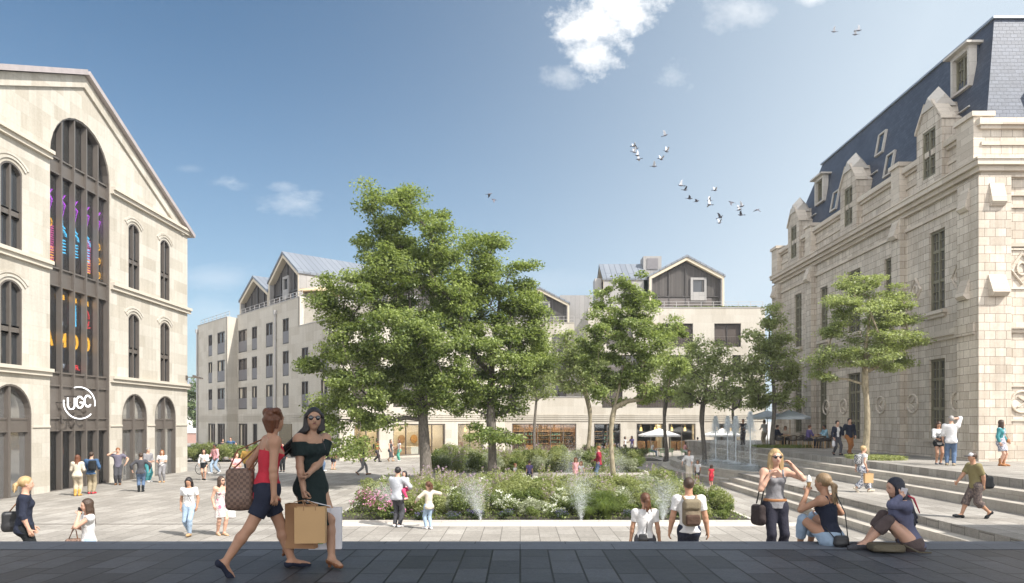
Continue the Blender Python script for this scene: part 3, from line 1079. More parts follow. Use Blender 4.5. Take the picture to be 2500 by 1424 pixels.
mb = MB(); mb.fbox(f3, XR, 24.1, top3, top3 + .07, -0.45, .05); mb.build('parapet_cap', M['zinc_side'], apt)
mb = MB(); mb.fbox(f3, -1.5, XR, 3.9, 3.96, -0.45, .05); mb.build('parapet_cap', M['zinc_side'], apt)
mb = MB(); mb.fbox(f2, 0, L2, 9.7, 9.76, -0.45, .05); mb.build('parapet_cap', M['zinc_side'], apt)
# blocks behind: right block, courtyard back, left block over the shops
frS = Frame((XR, 70, 0), (0, 1, 0), (-1, 0, 0))
mb = MB()
mb.box(XR + .01, 24.09, 73.6, 90, ZP, top3 - .1)
mb.box(XR + .01, 24.09, 70.36, 73.6, GT + .35, top3 - .1)
mb.poly([(24.1, 70, ZP), (24.1, 90, ZP), (24.1, 90, top3), (24.1, 70, top3)])
mb.box(-2.5, XR, 74.0, 88, ZP, 3.3)
mb.box(-2.5, XR, 70.36, 74.0, GT + .35, 3.3)
mb.prism([f2(.6, GT + .35, -.36), f2(L2 - .3, GT + .35, -.36), f2(L2 - .3, GT + .35, -7), f2(1.8, GT + .35, -7)], [f2(.6, 9.6, -.36), f2(L2 - .3, 9.6, -.36), f2(L2 - .3, 9.6, -7), f2(1.8, 9.6, -7)])
mb.build('core', M['mid_stone'], apt)
wS = [(3 + 4.5 * i, 4.6 + 4.5 * i, z0, z1) for i in range(3) for z0, z1 in ROWS]
facade('wall', frS, [(0, 3.3), (20, 3.3), (20, top3), (0, top3)], wS)
for w_ in wS:
    flat_window(apt, frS, *w_, 0.35, rail=1.0)
f4 = Frame((0, 88, 0), (1, 0, 0), (0, -1, 0))
w4 = [(-1.5 + 2.7 * i, 0.3 + 2.7 * i, z0, z1) for i in range(3) for z0, z1 in ((4.3, 6.4), (7.2, 9.4), (10.1, 12.3))]
facade('wall', f4, [(-8, 3.3), (XR, 3.3), (XR, 13.7), (-8, 13.7)], w4)
for w_ in w4:
    flat_window(apt, f4, *w_, 0.35, rail=1.0, mull=2)
mb = MB(); mb.box(-8, 6.69, 88.36, 100, 3.0, 13.6); mb.fbox(f4, -8, XR, 13.7, 13.76, -.5, .05); mb.build('core', M['mid_stone'], apt)
# balustrade rails on the roof edges
def rail(fr, s0, s1, z, d, h=0.55):
    mb = MB(); n = int((s1 - s0) / 1.2)
    for i in range(n + 1):
        a = s0 + (s1 - s0) * i / n
        mb.fbox(fr, a - .02, a + .02, z, z + h, d - .02, d + .02)
    for zz in (z + h * .5, z + h):
        mb.fbox(fr, s0, s1, zz, zz + .035, d - .015, d + .015)
    mb.build('roof_railing', M['zinc_side'], apt)
rail(f3, XR + .2, 24.0, top3 + .07, -0.3)
rail(f1, 7.4, 21.8, 12.26, -0.3)
rail(Frame(f1(0, 0, 1.0), u1, n1), 22.2, 31.1, 12.06, -0.3)
rail(f4, -6, XR, 13.76, -0.3, 0.8)

# shop interiors: shelves, counters, hanging lamps
nt = NT('stocked_shelves')
vv = nt.coord('UV')
bk = nt.new('TexBrick'); bk.offset = 0.3; nt.l.new(vv, bk.inputs['Vector'])
for kk, val in (('Scale', 1.0), ('Mortar Size', 0.03), ('Brick Width', 0.16), ('Row Height', 0.34), ('Bias', -0.1)):
    bk.inputs[kk].default_value = val
bk.inputs['Color1'].default_value = (0.42, 0.28, 0.16, 1); bk.inputs['Color2'].default_value = (0.10, 0.055, 0.03, 1); bk.inputs['Mortar'].default_value = (0.05, 0.03, 0.018, 1)
nz = nt.noise(vv, 0.9, 3)
cl = nt.mix(nt.ramp(nz, [(0.45, (0, 0, 0)), (0.6, (0.8, 0.8, 0.8))]), bk.outputs['Color'], (0.32, 0.16, 0.07))
nt.principled(Base_Color=cl, Roughness=0.7)
M['shelves'] = nt.m
M['oak'] = plain('oak_joinery', (0.36, 0.22, 0.11), 0.6, 0, 0.2, 3)
M['cream'] = plain('cream_interior', (0.62, 0.55, 0.43), 0.9, 0, 0.08, 1)
M['ochre'] = plain('ochre_panel', (0.55, 0.30, 0.08), 0.7)
M['teal'] = plain('teal_panel', (0.12, 0.30, 0.28), 0.7)
M['lamp_warm'] = emit('warm_lamp', (1.0, 0.62, 0.22), 1.8)
M['spot'] = emit('ceiling_spot', (1.0, 0.84, 0.62), 9.0)
rng = random.Random(21)


def shop(fr, a0, a1, kind, deep=3.6):
    s = MB()
    zt = GT
    s.fbox(fr, a0 - .5, a1 + .5, ZP + .02, zt + .33, -deep - .1, -deep)      # back wall
    sh = s.build('shop_window', M['shelves'] if kind == 'shelf' else M['cream'], apt)
    m2 = MB(); m2.fbox(fr, a0 - .5, a1 + .5, zt + .2, zt + .3, -deep, -.36); m2.fbox(fr, a0 - .6, a0 - .5, ZP, zt + .3, -deep, -.36); m2.fbox(fr, a1 + .5, a1 + .6, ZP, zt + .3, -deep, -.36)
    m2.build('shop_lining', M['cream'], sh)
    m2 = MB(); m2.fbox(fr, a0 - .5, a1 + .5, ZP + .004, ZP + .02, -deep, -.36); m2.build('shop_floor', M['oak'], sh)
    f = MB()
    ring(f, fr, outline(a0 + .002, a1 - .002, ZP + .152, GT - .002), outline(a0 + .09, a1 - .09, ZP + .24, GT - .1), -.22, -.06)
    n = max(2, round((a1 - a0) / 1.35))
    for i in range(1, n):
        a = a0 + (a1 - a0) * i / n
        f.fbox(fr, a - .03, a + .03, ZP + .24, GT - .1, -.2, -.1)
    f.build('shop_frame', M['bronze'], sh)
    g = MB(); g.fbox(fr, a0 + .01, a1 - .01, ZP + .16, GT - .01, -.165, -.15); g.build('pane', M['shop_glass'], sh)
    for i in range(n):
        c = a0 + (a1 - a0) * (i + .5) / n
        if kind == 'shelf':
            m2 = MB()
            for z in (-.75, -.35, .05, .45):
                m2.fbox(fr, c - .55, c + .55, z, z + .04, -deep + .01, -deep + .4)
            m2.build('shelf', M['oak'], sh)
            m2 = MB()
            for z in (-.71, -.31, .09):
                for q in range(6):
                    if rng.random() < .85:
                        p = fr(c - .48 + q * .18, z, -deep + .25)
                        m2.lathe([(.045, 0), (.045, .16), (.016, .22), (.016, .28)], tuple(p), 6)
            m2.build('bottles', M['teal'] if i % 2 else M['dark_glass'], sh); tag(sh.children[-1], kind='stuff')
            if i % 2:
                m2 = MB(); m2.fbox(fr, c - .5, c + .5, ZP + .02, -.9, -deep + .5, -deep + 1.2); m2.build('counter', M['ochre'], sh)
        elif kind == 'cafe':
            m2 = MB(); m2.fbox(fr, c - .6, c + .6, ZP + .02, ZP + 1.05, -deep + .6, -deep + 1.1); m2.build('counter', M['oak'], sh)
            m2 = MB(); p = fr(c, .55, -1.6); m2.lathe([(.13, 0), (.10, .34), (.03, .38)], tuple(p), 10); m2.tube([p + Vector((0, 0, .38)), fr(c, GT + .2, -1.6)], .012, 5); m2.build('pendant_lamp', M['lamp_warm'], sh)
        else:
            m2 = MB(); m2.fbox(fr, c - .5, c + .5, ZP + .02, ZP + .8, -2.2, -1.5); m2.build('display_table', M['oak'] if i % 2 else M['white_metal'], sh)
            m2 = MB(); p = fr(c + .1, -.1, -deep + .04); m2.tube([p, p + fr.n * .06], .4, 16); m2.build('round_panel', M['ochre'] if i % 2 else M['oak'], sh)
        m2 = MB(); m2.fbox(fr, c - .5, c + .5, GT + .16, GT + .199, -2.6, -1.5); m2.build('ceiling_lamp', M['spot'], sh)

for i, (p, q, z0, z1) in enumerate(sh2):
    shop(f2, p, q, ('gallery', 'gallery', 'cafe')[i])
for i, (p, q, z0, z1) in enumerate(sh3):
    shop(f3, p, q, ('shelf', 'shelf', 'cafe', 'cafe', 'cafe')[i])


# grey gabled houses standing on the roof
def roof_house(ctr, rdir, width, length, zb, ze, za, wins, rec=0.5):
    """ctr: middle of the front gable; rdir: towards the back"""
    rdir = Vector(rdir).normalized()
    n = -rdir
    u = Vector((0, 0, 1)).cross(n)
    fr = Frame((ctr[0], ctr[1], 0), u, n)
    h = width / 2
    sl = (za - ze) / h
    root = MB()
    for s in (-1, 1):                                               # side walls
        root.fbox(fr, min(s * h, s * (h - .3)), max(s * h, s * (h - .3)), zb, ze, -length, 0)
    root.prism([fr(-h, zb, -length), fr(h, zb, -length), fr(h, ze, -length), fr(0, za - .02, -length), fr(-h, ze, -length)], [fr(-h, zb, -length + .3), fr(h, zb, -length + .3), fr(h, ze, -length + .3), fr(0, za - .02, -length + .3), fr(-h, ze, -length + .3)])
    ro = root.build('roof_house', M['zinc_wall'], apt)
    r = MB()
    t = 0.22
    for s in (-1, 1):
        q = [(s * (h + .12), ze - .12 * sl), (0, za)]
        r.hexa([fr(q[0][0], q[0][1], -length - .1), fr(q[0][0], q[0][1], .14), fr(0, za, .14), fr(0, za, -length - .1),
                fr(q[0][0], q[0][1] + t, -length - .1), fr(q[0][0], q[0][1] + t, .14), fr(0, za + t, .14), fr(0, za + t, -length - .1)])
    r.build('gable_roof', M['zinc_seam'], ro)
    c = MB()                                                        # pale lining of the gable edge
    w0 = 0.34
    o = [(-h + .001, zb), (-h + .001, ze), (0, za - .03), (h - .001, ze), (h - .001, zb)]
    i_ = [(-h + w0 * .6, zb), (-h + w0 * .6, ze - w0 * .75), (0, za - w0 * 1.05), (h - w0 * .6, ze - w0 * .75), (h - w0 * .6, zb)]
    for k in range(1, 3):
        p = [o[k], o[k + 1], i_[k + 1], i_[k]]
        c.prism([fr(*x, -rec) for x in p], [fr(*x, .05) for x in p])
    for k in (0, 3):
        p = [o[k], o[k + 1], i_[k + 1], i_[k]]
        c.prism([fr(*x, -rec) for x in p], [fr(*x, .04) for x in p])
    c.build('gable_lining', M['cream_board'], ro)
    m = MB()
    o = [(-h + .2, zb), (-h + .2, ze - .3), (0, za - .5), (h - .2, ze - .3), (h - .2, zb)]
    m.prism([fr(*x, -rec - .1) for x in o], [fr(*x, -rec) for x in o])
    m.build('timber_cladding', M['timber'], ro)
    zr = zb + (ze - zb) * .52
    m = MB(); m.fbox(fr, -h + .32, h - .32, zr, zr + .1, -rec, -rec + .15)
    for i in range(5):
        a = -h + .4 + (width - .8) * i / 4
        m.fbox(fr, a - .05, a + .05, zb, ze - .3 + min(h - abs(a), 10) * sl * .82 - .3 * (abs(a) < .3), -rec, -rec + .12)
    m.build('timber_frame', M['dark_frame'], ro)
    m = MB(); m.fbox(fr, -h + .7, h - 1.2, zb + .1, zr - .1, -rec, -rec + .04); m.build('lower_glazing', M['brown_glass'], ro)
    for (a, z, ww, hh) in wins:
        m = MB(); ring(m, fr, outline(a - ww / 2 - .25, a + ww / 2 + .25, z - .9, z + hh + .25), outline(a - ww / 2, a + ww / 2, z, z + hh), -rec, -rec + .2); fo = m.build('window', M['zinc_wall'], ro)
        m = MB(); m.fbox(fr, a - ww / 2, a + ww / 2, z, z + hh, -rec, -rec + .03); m.build('pane', M['dark_glass'], fo)
    return ro

roof_house(f1(14.0, 0, -1.4), -n1, 6.9, 17, 12.15, 15.0, 17.3, [(-.2, 14.0, .9, 1.0)])
roof_house(f1(21.6, 0, -1.5), -n1, 7.6, 13, 11.95, 14.2, 16.2, [])
roof_house(f2(11.5, 0, -4.5), -n2, 6.4, 6, 9.6, 13.6, 15.6, [(0, 12.2, .8, 1.0)])
roof_house((17.8, 76, 0), (0, 1, 0), 8.0, 12, 12.6, 17.0, 19.1, [(1.35, 15.4, 1.2, 1.3)])
roof_house((9.0, 80.0, 0), (1, 0, 0), 7.0, 4.6, 12.6, 16.8, 19.0, [(-.8, 15.0, 1.0, 1.2)])
roof_house((2.45, 90, 0), (0, 1, 0), 7.5, 9, 13.6, 16.4, 18.3, [(.6, 15.2, 1.0, 1.3)])
t_ = MB(); t_.box(13.6, 15.6, 78.5, 80.5, 17.0, 19.75); ro = t_.build('roof_dormer', M['zinc_wall'], apt)
t_ = MB(); t_.box(14.0, 15.2, 78.42, 78.498, 18.3, 19.5); t_.build('louvre', M['guard'], ro)
t_ = MB(); t_.box(5.2, 9.5, 93, 97, 12.6, 18.0); t_.build('plant_room', M['zinc_wall'], apt)
t_ = MB(); t_.box(8.2, 8.9, 78, 80, 12.6, 17.2); t_.build('chimney', M['zinc_side'], apt)

# far low houses, seen between the hall and the apartment building
fw = empty('far_house', (-62, 125, ZP), 'white far house with grey shutters seen beyond the hedge', 'house')
mb = MB(); mb.box(-75, -48, 125, 135, ZP, 6.6); mb.build('wall', M['plaster'], fw)
mb = MB(); mb.prism([(-75.4, 124.6, 6.6), (-47.6, 124.6, 6.6), (-47.6, 130, 9.0), (-75.4, 130, 9.0)], [(-75.4, 124.6, 6.75), (-47.6, 124.6, 6.75), (-47.6, 130, 9.15), (-75.4, 130, 9.15)]); mb.build('roof', M['zinc'], fw)
for i in range(8):
    for z in (-.6, 2.6):
        mb = MB(); mb.box(-73.5 + i * 3.2, -72.2 + i * 3.2, 124.95, 124.999, z, z + 1.9); mb.build('window', M['dark_glass'], fw)
M['red_wall'] = plain('dull_red_wall', (0.42, 0.26, 0.22), 0.9)
fr_w = empty('garden_wall', (-50, 100, ZP), 'long low dull red garden wall with pale capping behind the hedge', 'wall')
mb = MB(); mb.box(-75, -36, 100, 100.4, ZP, -.15); mb.build('masonry', M['red_wall'], fr_w)
mb = MB(); mb.box(-75, -36, 99.9, 100.5, -.15, .55); mb.build('pale_panel', M['plaster'], fr_w)

# ------------------------------------------------------------------ the old ashlar station building on the right
XS, YS, YE = 19.1, 29.4, 53.0
sta = empty('station_building', (XS + 8, 41, ZR), 'grand old ashlar station building with a steep slate mansard and stone dormers', 'building')
frW = Frame((XS, 0, 0), (0, 1, 0), (-1, 0, 0))
frE = Frame((XS, YS, 0), (1, 0, 0), (0, -1, 0))
M['slate'] = blocks('blue_slate', (0.115, 0.135, 0.18), (0.08, 0.095, 0.13), (0.04, 0.05, 0.07), 0.30, 0.17, 0.008, rough=0.5, bump=0.5, tint=0.5, fine=0.4)


def aW(px):
    return XS * FPX / (px - 1270)


wn_ = []    # (a0,a1,z0,z1)
for c in (32.6, 48.9):
    wn_.append((c - .62, c + .62, 6.6, 10.3))
    wn_.append((c - .62, c + .62, .75, 4.4))
for c in (36.75, 44.75):
    wn_.append((c - .55, c + .55, 6.6, 10.0))
wn_.append((40.75 - .8, 40.75 + .8, 6.6, 10.2))
for c in (40.75,):
    wn_.append((c - .8, c + .8, ZR + .01, 4.3))
for c in (44.9,):
    wn_.append((c - .55, c + .55, ZR + .01, 4.3))
mb = MB()
wall_holes(mb, frW, [(YS, ZR), (YE, ZR), (YE, 13.9), (YS, 13.9)], [outline(*q) for q in wn_], 0.55)
wE_ = [(a, a + 1.3, z0, z1) for a in (4.2, 10.4, 16.6) for z0, z1 in ((.75, 4.4), (6.6, 9.9))]
wall_holes(mb, frE, [(0, ZR), (22, ZR), (22, 13.9), (0, 13.9)], [outline(*q) for q in wE_], .4)
mb.poly([(XS, YE, ZR), (XS, YE, 13.9), (XS + 22, YE, 13.9), (XS + 22, YE, ZR)])
mb.poly([(XS, YS, 13.9), (XS + 22, YS, 13.9), (XS + 22, YE, 13.9), (XS, YE, 13.9)])
mb.build('wall', M['right_stone'], sta)
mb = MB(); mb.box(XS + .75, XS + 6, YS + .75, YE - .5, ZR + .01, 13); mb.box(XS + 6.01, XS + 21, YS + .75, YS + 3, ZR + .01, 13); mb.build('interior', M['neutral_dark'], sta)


def timber_window(fr, a0, a1, z0, z1, depth, rows=5, parent=None, trans=None):
    f = MB()
    ring(f, fr, outline(a0 + .002, a1 - .002, z0 + .002, z1 - .002), outline(a0 + .09, a1 - .09, z0 + .1, z1 - .1), -depth + .02, -depth + .16)
    am = (a0 + a1) / 2
    f.fbox(fr, am - .05, am + .05, z0 + .1, z1 - .1, -depth + .03, -depth + .15)
    for i in range(1, rows):
        z = z0 + (z1 - z0) * i / rows
        th = .07 if trans and i in trans else .018
        f.fbox(fr, a0 + .09, am - .05, z - th, z + th, -depth + .031, -depth + .12)
        f.fbox(fr, am + .05, a1 - .09, z - th, z + th, -depth + .031, -depth + .12)
    for a in ((a0 + am) / 2, (am + a1) / 2):
        f.fbox(fr, a - .018, a + .018, z0 + .1, z1 - .1, -depth + .032, -depth + .11)
    fo = f.build('window', M['olive'], parent or sta)
    g = MB(); g.fbox(fr, a0 + .01, a1 - .01, z0 + .01, z1 - .01, -depth + .02, -depth + .05); g.build('pane', M['grey_glass'], fo)
    return fo


for (a0, a1_, z0, z1) in wn_:
    fo = timber_window(frW, a0, a1_, z0, z1, .26, 8, trans=(3, 6))
    if z0 > .3:
        mb = MB(); mb.fbox(frW, a0 - .18, a1_ + .18, z0 - .16, z0, 0, .2); mb.fbox(frW, a0 - .1, a1_ + .1, z0 - .32, z0 - .16, 0, .1); mb.build('sill', M['right_trim'], fo)


for q in wE_:
    timber_window(frE, *q, .26, 8, trans=(3, 6))


def course(fr, s0, s1, z0, z1, d, name='string_course', m='right_trim', d0=0.0):
    mb = MB(); mb.fbox(fr, s0, s1, z0, z1, d0, d); mb.build(name, M[m], sta)


# profiles: (fr, from, to)
for fr, s0, s1 in ((frW, YS, YE), (frE, 0.0, 22.0)):
    e = 1 if fr is frW else 0
    def cz(z0, z1, d, name='string_course', m='right_trim'):
        course(fr, s0 - (d if e else d), s1, z0, z1, d, name, m) if e else course(fr, s0 + .003, s1, z0, z1, d, name, m)
    cz(ZR, .55, .12, 'plinth', 'right_stone')
    cz(5.2, 5.36, .10); cz(5.36, 5.62, .2)
    cz(10.85, 11.0, .1, 'cornice'); cz(11.6, 11.8, .16, 'cornice'); cz(11.8, 12.0, .34, 'cornice'); cz(12.0, 12.22, .5, 'cornice'); cz(12.22, 12.3, .55, 'cornice')
    cz(12.95, 13.1, .06, 'cornice'); cz(13.6, 13.74, .14, 'parapet_cap'); cz(13.74, 14.0, .26, 'parapet_cap')
# pilasters, corner piers, parapet piers, consoles
for (a0, a1_) in ((YS - .0, 30.55), (35.15, 35.95), (45.9, 46.75), (51.9, 53.0)):
    mb = MB(); mb.fbox(frW, a0, a1_, ZR, 11.6, .0, .34); mb.fbox(frW, a0 - .06, a1_ + .06, ZR, .7, .0, .42); mb.fbox(frW, a0 - .06, a1_ + .06, 5.15, 5.65, 0, .42); mb.build('pilaster', M['right_stone'], sta)
    mb = MB(); mb.fbox(frW, a0, a1_, 12.3, 14.15, .0, .36); mb.fbox(frW, a0 - .08, a1_ + .08, 14.15, 14.35, -.5, .46); mb.build('parapet_pier', M['right_trim'], sta)
mb = MB(); mb.fbox(frE, -.34, 1.0, ZR, 11.6, 0.004, .3); mb.build('pilaster', M['right_stone'], sta)


def wedge(fr, a0, a1_, z0, z1, d0, d1):
    mb = MB()
    p = [(z0, d0), (z0 - .12, d0 + .0), (z0 - .12, d1 * .8), (z0, d1), (z1, d0)]
    p = [(z0 - .1, d0), (z0 - .1, d1 * .75), (z0 + .05, d1), (z1, d0 + .02), (z1, d0)]
    lo = [fr(a0, z, d) for z, d in p]; hi = [fr(a1_, z, d) for z, d in p]
    mb.prism(lo, hi); mb.build('sloped_console', M['right_trim'], sta)

wedge(frE, .1, .7, 10.45, 11.3, .3, .52); wedge(frE, .05, .75, 6.75, 7.55, .3, .62)
wedge(frW, 29.7, 30.3, 10.45, 11.3, .34, .54); wedge(frW, 29.7, 30.3, 6.75, 7.5, .34, .6)
for a in (35.55, 46.3, 52.4):
    wedge(frW, a - .3, a + .3, 10.7, 11.5, .34, .6)
# end-face frieze panels
course(frE, 1.0, 22, 10.35, 10.5, .08); course(frE, 1.0, 22, 8.75, 8.9, .10)


def medallion(fr, a, z, r, name='medallion'):
    mb = MB()
    mb.tube([fr(a + r * math.cos(k * math.pi / 12), z + r * math.sin(k * math.pi / 12), .03) for k in range(25)], .05, 6, cap=False)
    mb.tube([fr(a - r * .35, z + r * .5, .02), fr(a + r * .35, z, .03), fr(a - r * .35, z - r * .5, .02)], .04, 6)
    mb.build(name, M['right_trim'], sta)


def diamond(fr, a, z, r):
    mb = MB()
    p = [fr(a - r, z, .03), fr(a, z + r * 1.25, .03), fr(a + r, z, .03), fr(a, z - r * 1.25, .03), fr(a - r, z, .03), fr(a, z + r * 1.25, .03)]
    mb.tube(p, .06, 6)
    mb.tube([fr(a + r * .4 * math.cos(k * math.pi / 8), z + r * .5 * math.sin(k * math.pi / 8), .03) for k in range(17)], .05, 6, cap=False)
    mb.build('diamond_relief', M['right_trim'], sta)

for px in (2340, 2229, 2151, 2060, 2018, 1967, 1918):
    medallion(frW, aW(px), 2.4, .44)
for px in (2340, 2236, 1974):
    diamond(frW, aW(px), 7.85, .46)
def square_frame(fr, a, z, r):
    mb = MB(); ring(mb, fr, outline(a - r, a + r, z - r, z + r), outline(a - r + .08, a + r - .08, z - r + .08, z + r - .08), 0.003, .06); mb.build('relief_frame', M['right_trim'], sta)
medallion(frE, 1.62, 2.35, .44); diamond(frE, 1.62, 7.85, .5); square_frame(frE, 1.68, 2.3, .75); square_frame(frE, 1.68, 7.85, .85)

# slate mansard
ZT0, ZT1 = 13.98, 18.85
b0 = [(XS + .4, YS + .35), (XS + 22, YS + .35), (XS + 22, YE - .6), (XS + .4, YE - .6)]
t0 = [(XS + 1.3, YS + 1.2), (XS + 21, YS + 1.2), (XS + 21, YE - 5.0), (XS + 1.3, YE - 5.0)]
mb = MB()
mb.prism([(x, y, ZT0) for x, y in b0], [(x, y, ZT1) for x, y in t0])
mb.build('mansard_roof', M['slate'], sta)
mb = MB()
mb.box(XS + 1.2, XS + 21, YS + 1.1, YE - 4.9, ZT1, ZT1 + .1)
mb.build('roof_cap', M['zinc'], sta)


def roof_x(z):
    return XS + .4 + .9 * (z - ZT0) / (ZT1 - ZT0)


def stone_dormer(c):
    hw, fd = 1.0, .34
    z0, z1 = 12.3, 15.1
    mb = MB()
    fr = Frame((XS - .31, c, 0), (0, 1, 0), (-1, 0, 0))
    out = [(-hw, z0), (hw, z0), (hw, z1), (hw - .3, z1 + .25), (.32, z1 + 1.0), (-.32, z1 + 1.0), (-hw + .3, z1 + .25), (-hw, z1)]
    wall_holes(mb, fr, out, [outline(-.52, .52, 12.75, 14.95)], .5)
    back = -1.9
    for i in range(len(out)):
        p, q = out[i], out[(i + 1) % len(out)]
        mb.poly([fr(p[0], p[1], 0), fr(p[0], p[1], back), fr(q[0], q[1], back), fr(q[0], q[1], 0)])
    d = mb.build('stone_dormer', M['right_stone'], sta)
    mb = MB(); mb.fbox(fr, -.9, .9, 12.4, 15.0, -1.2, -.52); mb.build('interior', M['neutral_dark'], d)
    timber_window(fr, -.52, .52, 12.75, 14.95, .2, 5, parent=d)
    for s in (-1, 1):                                                # coping of the gable
        p = [(s * hw * 1.06, z1 - .04), (s * (hw + .06), z1 + .1), (s * .3, z1 + 1.14), (s * .3, z1 + 1.0)]
        mb = MB(); mb.prism([fr(x, z, -.6) for x, z in p], [fr(x, z, .08) for x, z in p]); mb.build('coping', M['right_trim'], d)
    # helm-roofed block on the gable
    mb = MB()
    s = .52; zz = z1 + .75; yy = -.45
    mb.fbox(fr, -s * .8, s * .8, z1 + .4, zz + .02, yy - s * .8, yy + s * .8)
    cs = [fr(-s, zz, yy + s), fr(s, zz, yy + s), fr(s, zz, yy - s), fr(-s, zz, yy - s)]
    g = [fr(0, zz + .55, yy + s), fr(s, zz + .55, yy), fr(0, zz + .55, yy - s), fr(-s, zz + .55, yy)]
    top = fr(0, zz + 1.1, yy)
    for i in range(4):
        mb.poly([cs[i], g[i], top, g[i - 1]])
        mb.poly([cs[i], cs[(i + 1) % 4], g[i]])
    mb.poly(cs[::-1])
    mb.build('helm_pinnacle', M['left_trim'] if False else M['kerb'], d)
    # side pier with its pyramid cap
    mb = MB(); mb.fbox(fr, -hw - .28, -hw + .28, 13.9, 15.2, -1.9, -1.05); mb.fbox(fr, -hw - .36, -hw + .36, 14.75, 14.88, -1.98, -.97); mb.fbox(fr, -hw - .34, -hw + .34, 15.2, 15.35, -1.96, -.99); mb.build('side_pier', M['right_trim'], d)
    mb = MB(); b = [fr(-hw - .5, 15.35, -.85), fr(-hw + .5, 15.35, -.85), fr(-hw + .5, 15.35, -2.1), fr(-hw - .5, 15.35, -2.1)]; tp = fr(-hw, 15.95, -1.48)
    mb.poly(b[::-1])
    for i in range(4): mb.poly([b[i], b[(i + 1) % 4], tp])
    mb.build('pyramid_cap', M['kerb'], d)

for c in (32.7, 40.75, 48.9):
    stone_dormer(c)


def roof_dormer(c, z0, z1, w_):
    x0 = roof_x(z0) - .12
    fr = Frame((x0, c, 0), (0, 1, 0), (-1, 0, 0))
    f = MB()
    ring(f, fr, outline(-w_ / 2, w_ / 2, z0, z1), outline(-w_ / 2 + .14, w_ / 2 - .14, z0 + .1, z1 - .18), -.3, .05)
    d = f.build('roof_dormer', M['kerb'], sta)
    mb = MB()
    for s in (-1, 1):
        mb.prism([fr(s * (w_ / 2 - .02), z0, -.28), fr(s * (w_ / 2 - .02), z1, -.28), fr(s * (w_ / 2 - .02), z1, -1.3), fr(s * (w_ / 2 - .02), z0, -1.0)], [fr(s * (w_ / 2 - .1), z0, -.28), fr(s * (w_ / 2 - .1), z1, -.28), fr(s * (w_ / 2 - .1), z1, -1.3), fr(s * (w_ / 2 - .1), z0, -1.0)])
    mb.build('cheek', M['slate'], d)
    mb = MB(); mb.fbox(fr, -w_ / 2 - .2, w_ / 2 + .2, z1 + .002, z1 + .1, -1.5, .28); mb.build('flat_roof', M['kerb'], d)
    timber_window(fr, -w_ / 2 + .14, w_ / 2 - .14, z0 + .1, z1 - .18, .3, 3, parent=d)

roof_dormer(32.0, 16.35, 18.15, 1.35)
roof_dormer(46.9, 15.9, 17.6, 1.35)


def skylight(c, z, w_=.85, h=1.25):
    x = roof_x(z); x2 = roof_x(z + h)
    nrm = Vector((-(ZT1 - ZT0), 0, .9)).normalized()
    f = MB()
    def P(a, zz, d): return Vector((roof_x(zz), c + a, zz)) + nrm * d
    def bar(a0, a1_, q0, q1, d0, d1):
        f.hexa([P(a0, q0, d0), P(a1_, q0, d0), P(a1_, q1, d0), P(a0, q1, d0), P(a0, q0, d1), P(a1_, q0, d1), P(a1_, q1, d1), P(a0, q1, d1)])
    bar(-w_ / 2, -w_ / 2 + .09, z, z + h, -.05, .12); bar(w_ / 2 - .09, w_ / 2, z, z + h, -.05, .12); bar(-w_ / 2 + .09, w_ / 2 - .09, z, z + .09, -.05, .12); bar(-w_ / 2 + .09, w_ / 2 - .09, z + h - .09, z + h, -.05, .12)
    d = f.build('skylight', M['kerb'], sta)
    f = MB(); bar(-w_ / 2 + .09, w_ / 2 - .09, z + .09, z + h - .09, -.02, .05); f.build('pane', M['dark_glass'], d)

skylight(39.4, 16.3); skylight(37.9, 14.6); skylight(44.5, 14.7)
# the broad roof dormer of the end face, only its edge in view
mb = MB(); mb.fbox(frE, 2.3, 5.0, 14.0, 15.6, -1.2, .0 - .3); mb.build('end_dormer', M['slate'], sta)

# ------------------------------------------------------------------ trees
def leaf_mesh(name, c, nrm, size, tint, m, aspect=0.62, fold=0.18, rs=None):
    """many folded leaves: c (n,3), nrm (n,3), size (n,), tint (n,)"""
    rs = rs or np.random.RandomState(1)
    n = len(c)
    nrm = nrm / np.maximum(np.linalg.norm(nrm, axis=1), 1e-6)[:, None]
    r = rs.normal(size=(n, 3))
    t = np.cross(nrm, r); t /= np.maximum(np.linalg.norm(t, axis=1), 1e-6)[:, None]
    b = np.cross(nrm, t)
    L = size[:, None]
    tip = c + t * L * 0.55 - nrm * L * fold * .4
    root = c - t * L * 0.45 - nrm * L * fold * .3
    l = c + b * L * aspect * 0.5 + nrm * L * fold * .5 + t * L * .04
    q = c - b * L * aspect * 0.5 + nrm * L * fold * .5 + t * L * .04
    v = np.stack([root, q, tip, l], 1).reshape(-1, 3).astype('f')
    me = bpy.data.meshes.new(name)
    me.vertices.add(4 * n); me.vertices.foreach_set('co', v.ravel())
    me.loops.add(4 * n); me.loops.foreach_set('vertex_index', np.arange(4 * n, dtype='i'))
    me.polygons.add(n)
    me.polygons.foreach_set('loop_start', np.arange(0, 4 * n, 4, dtype='i'))
    me.polygons.foreach_set('loop_total', np.full(n, 4, 'i'))
    me.update(calc_edges=True)
    a = me.attributes.new('tint', 'FLOAT', 'FACE')
    a.data.foreach_set('value', np.clip(tint, 0, 1).astype('f'))
    me.materials.append(m)
    return me


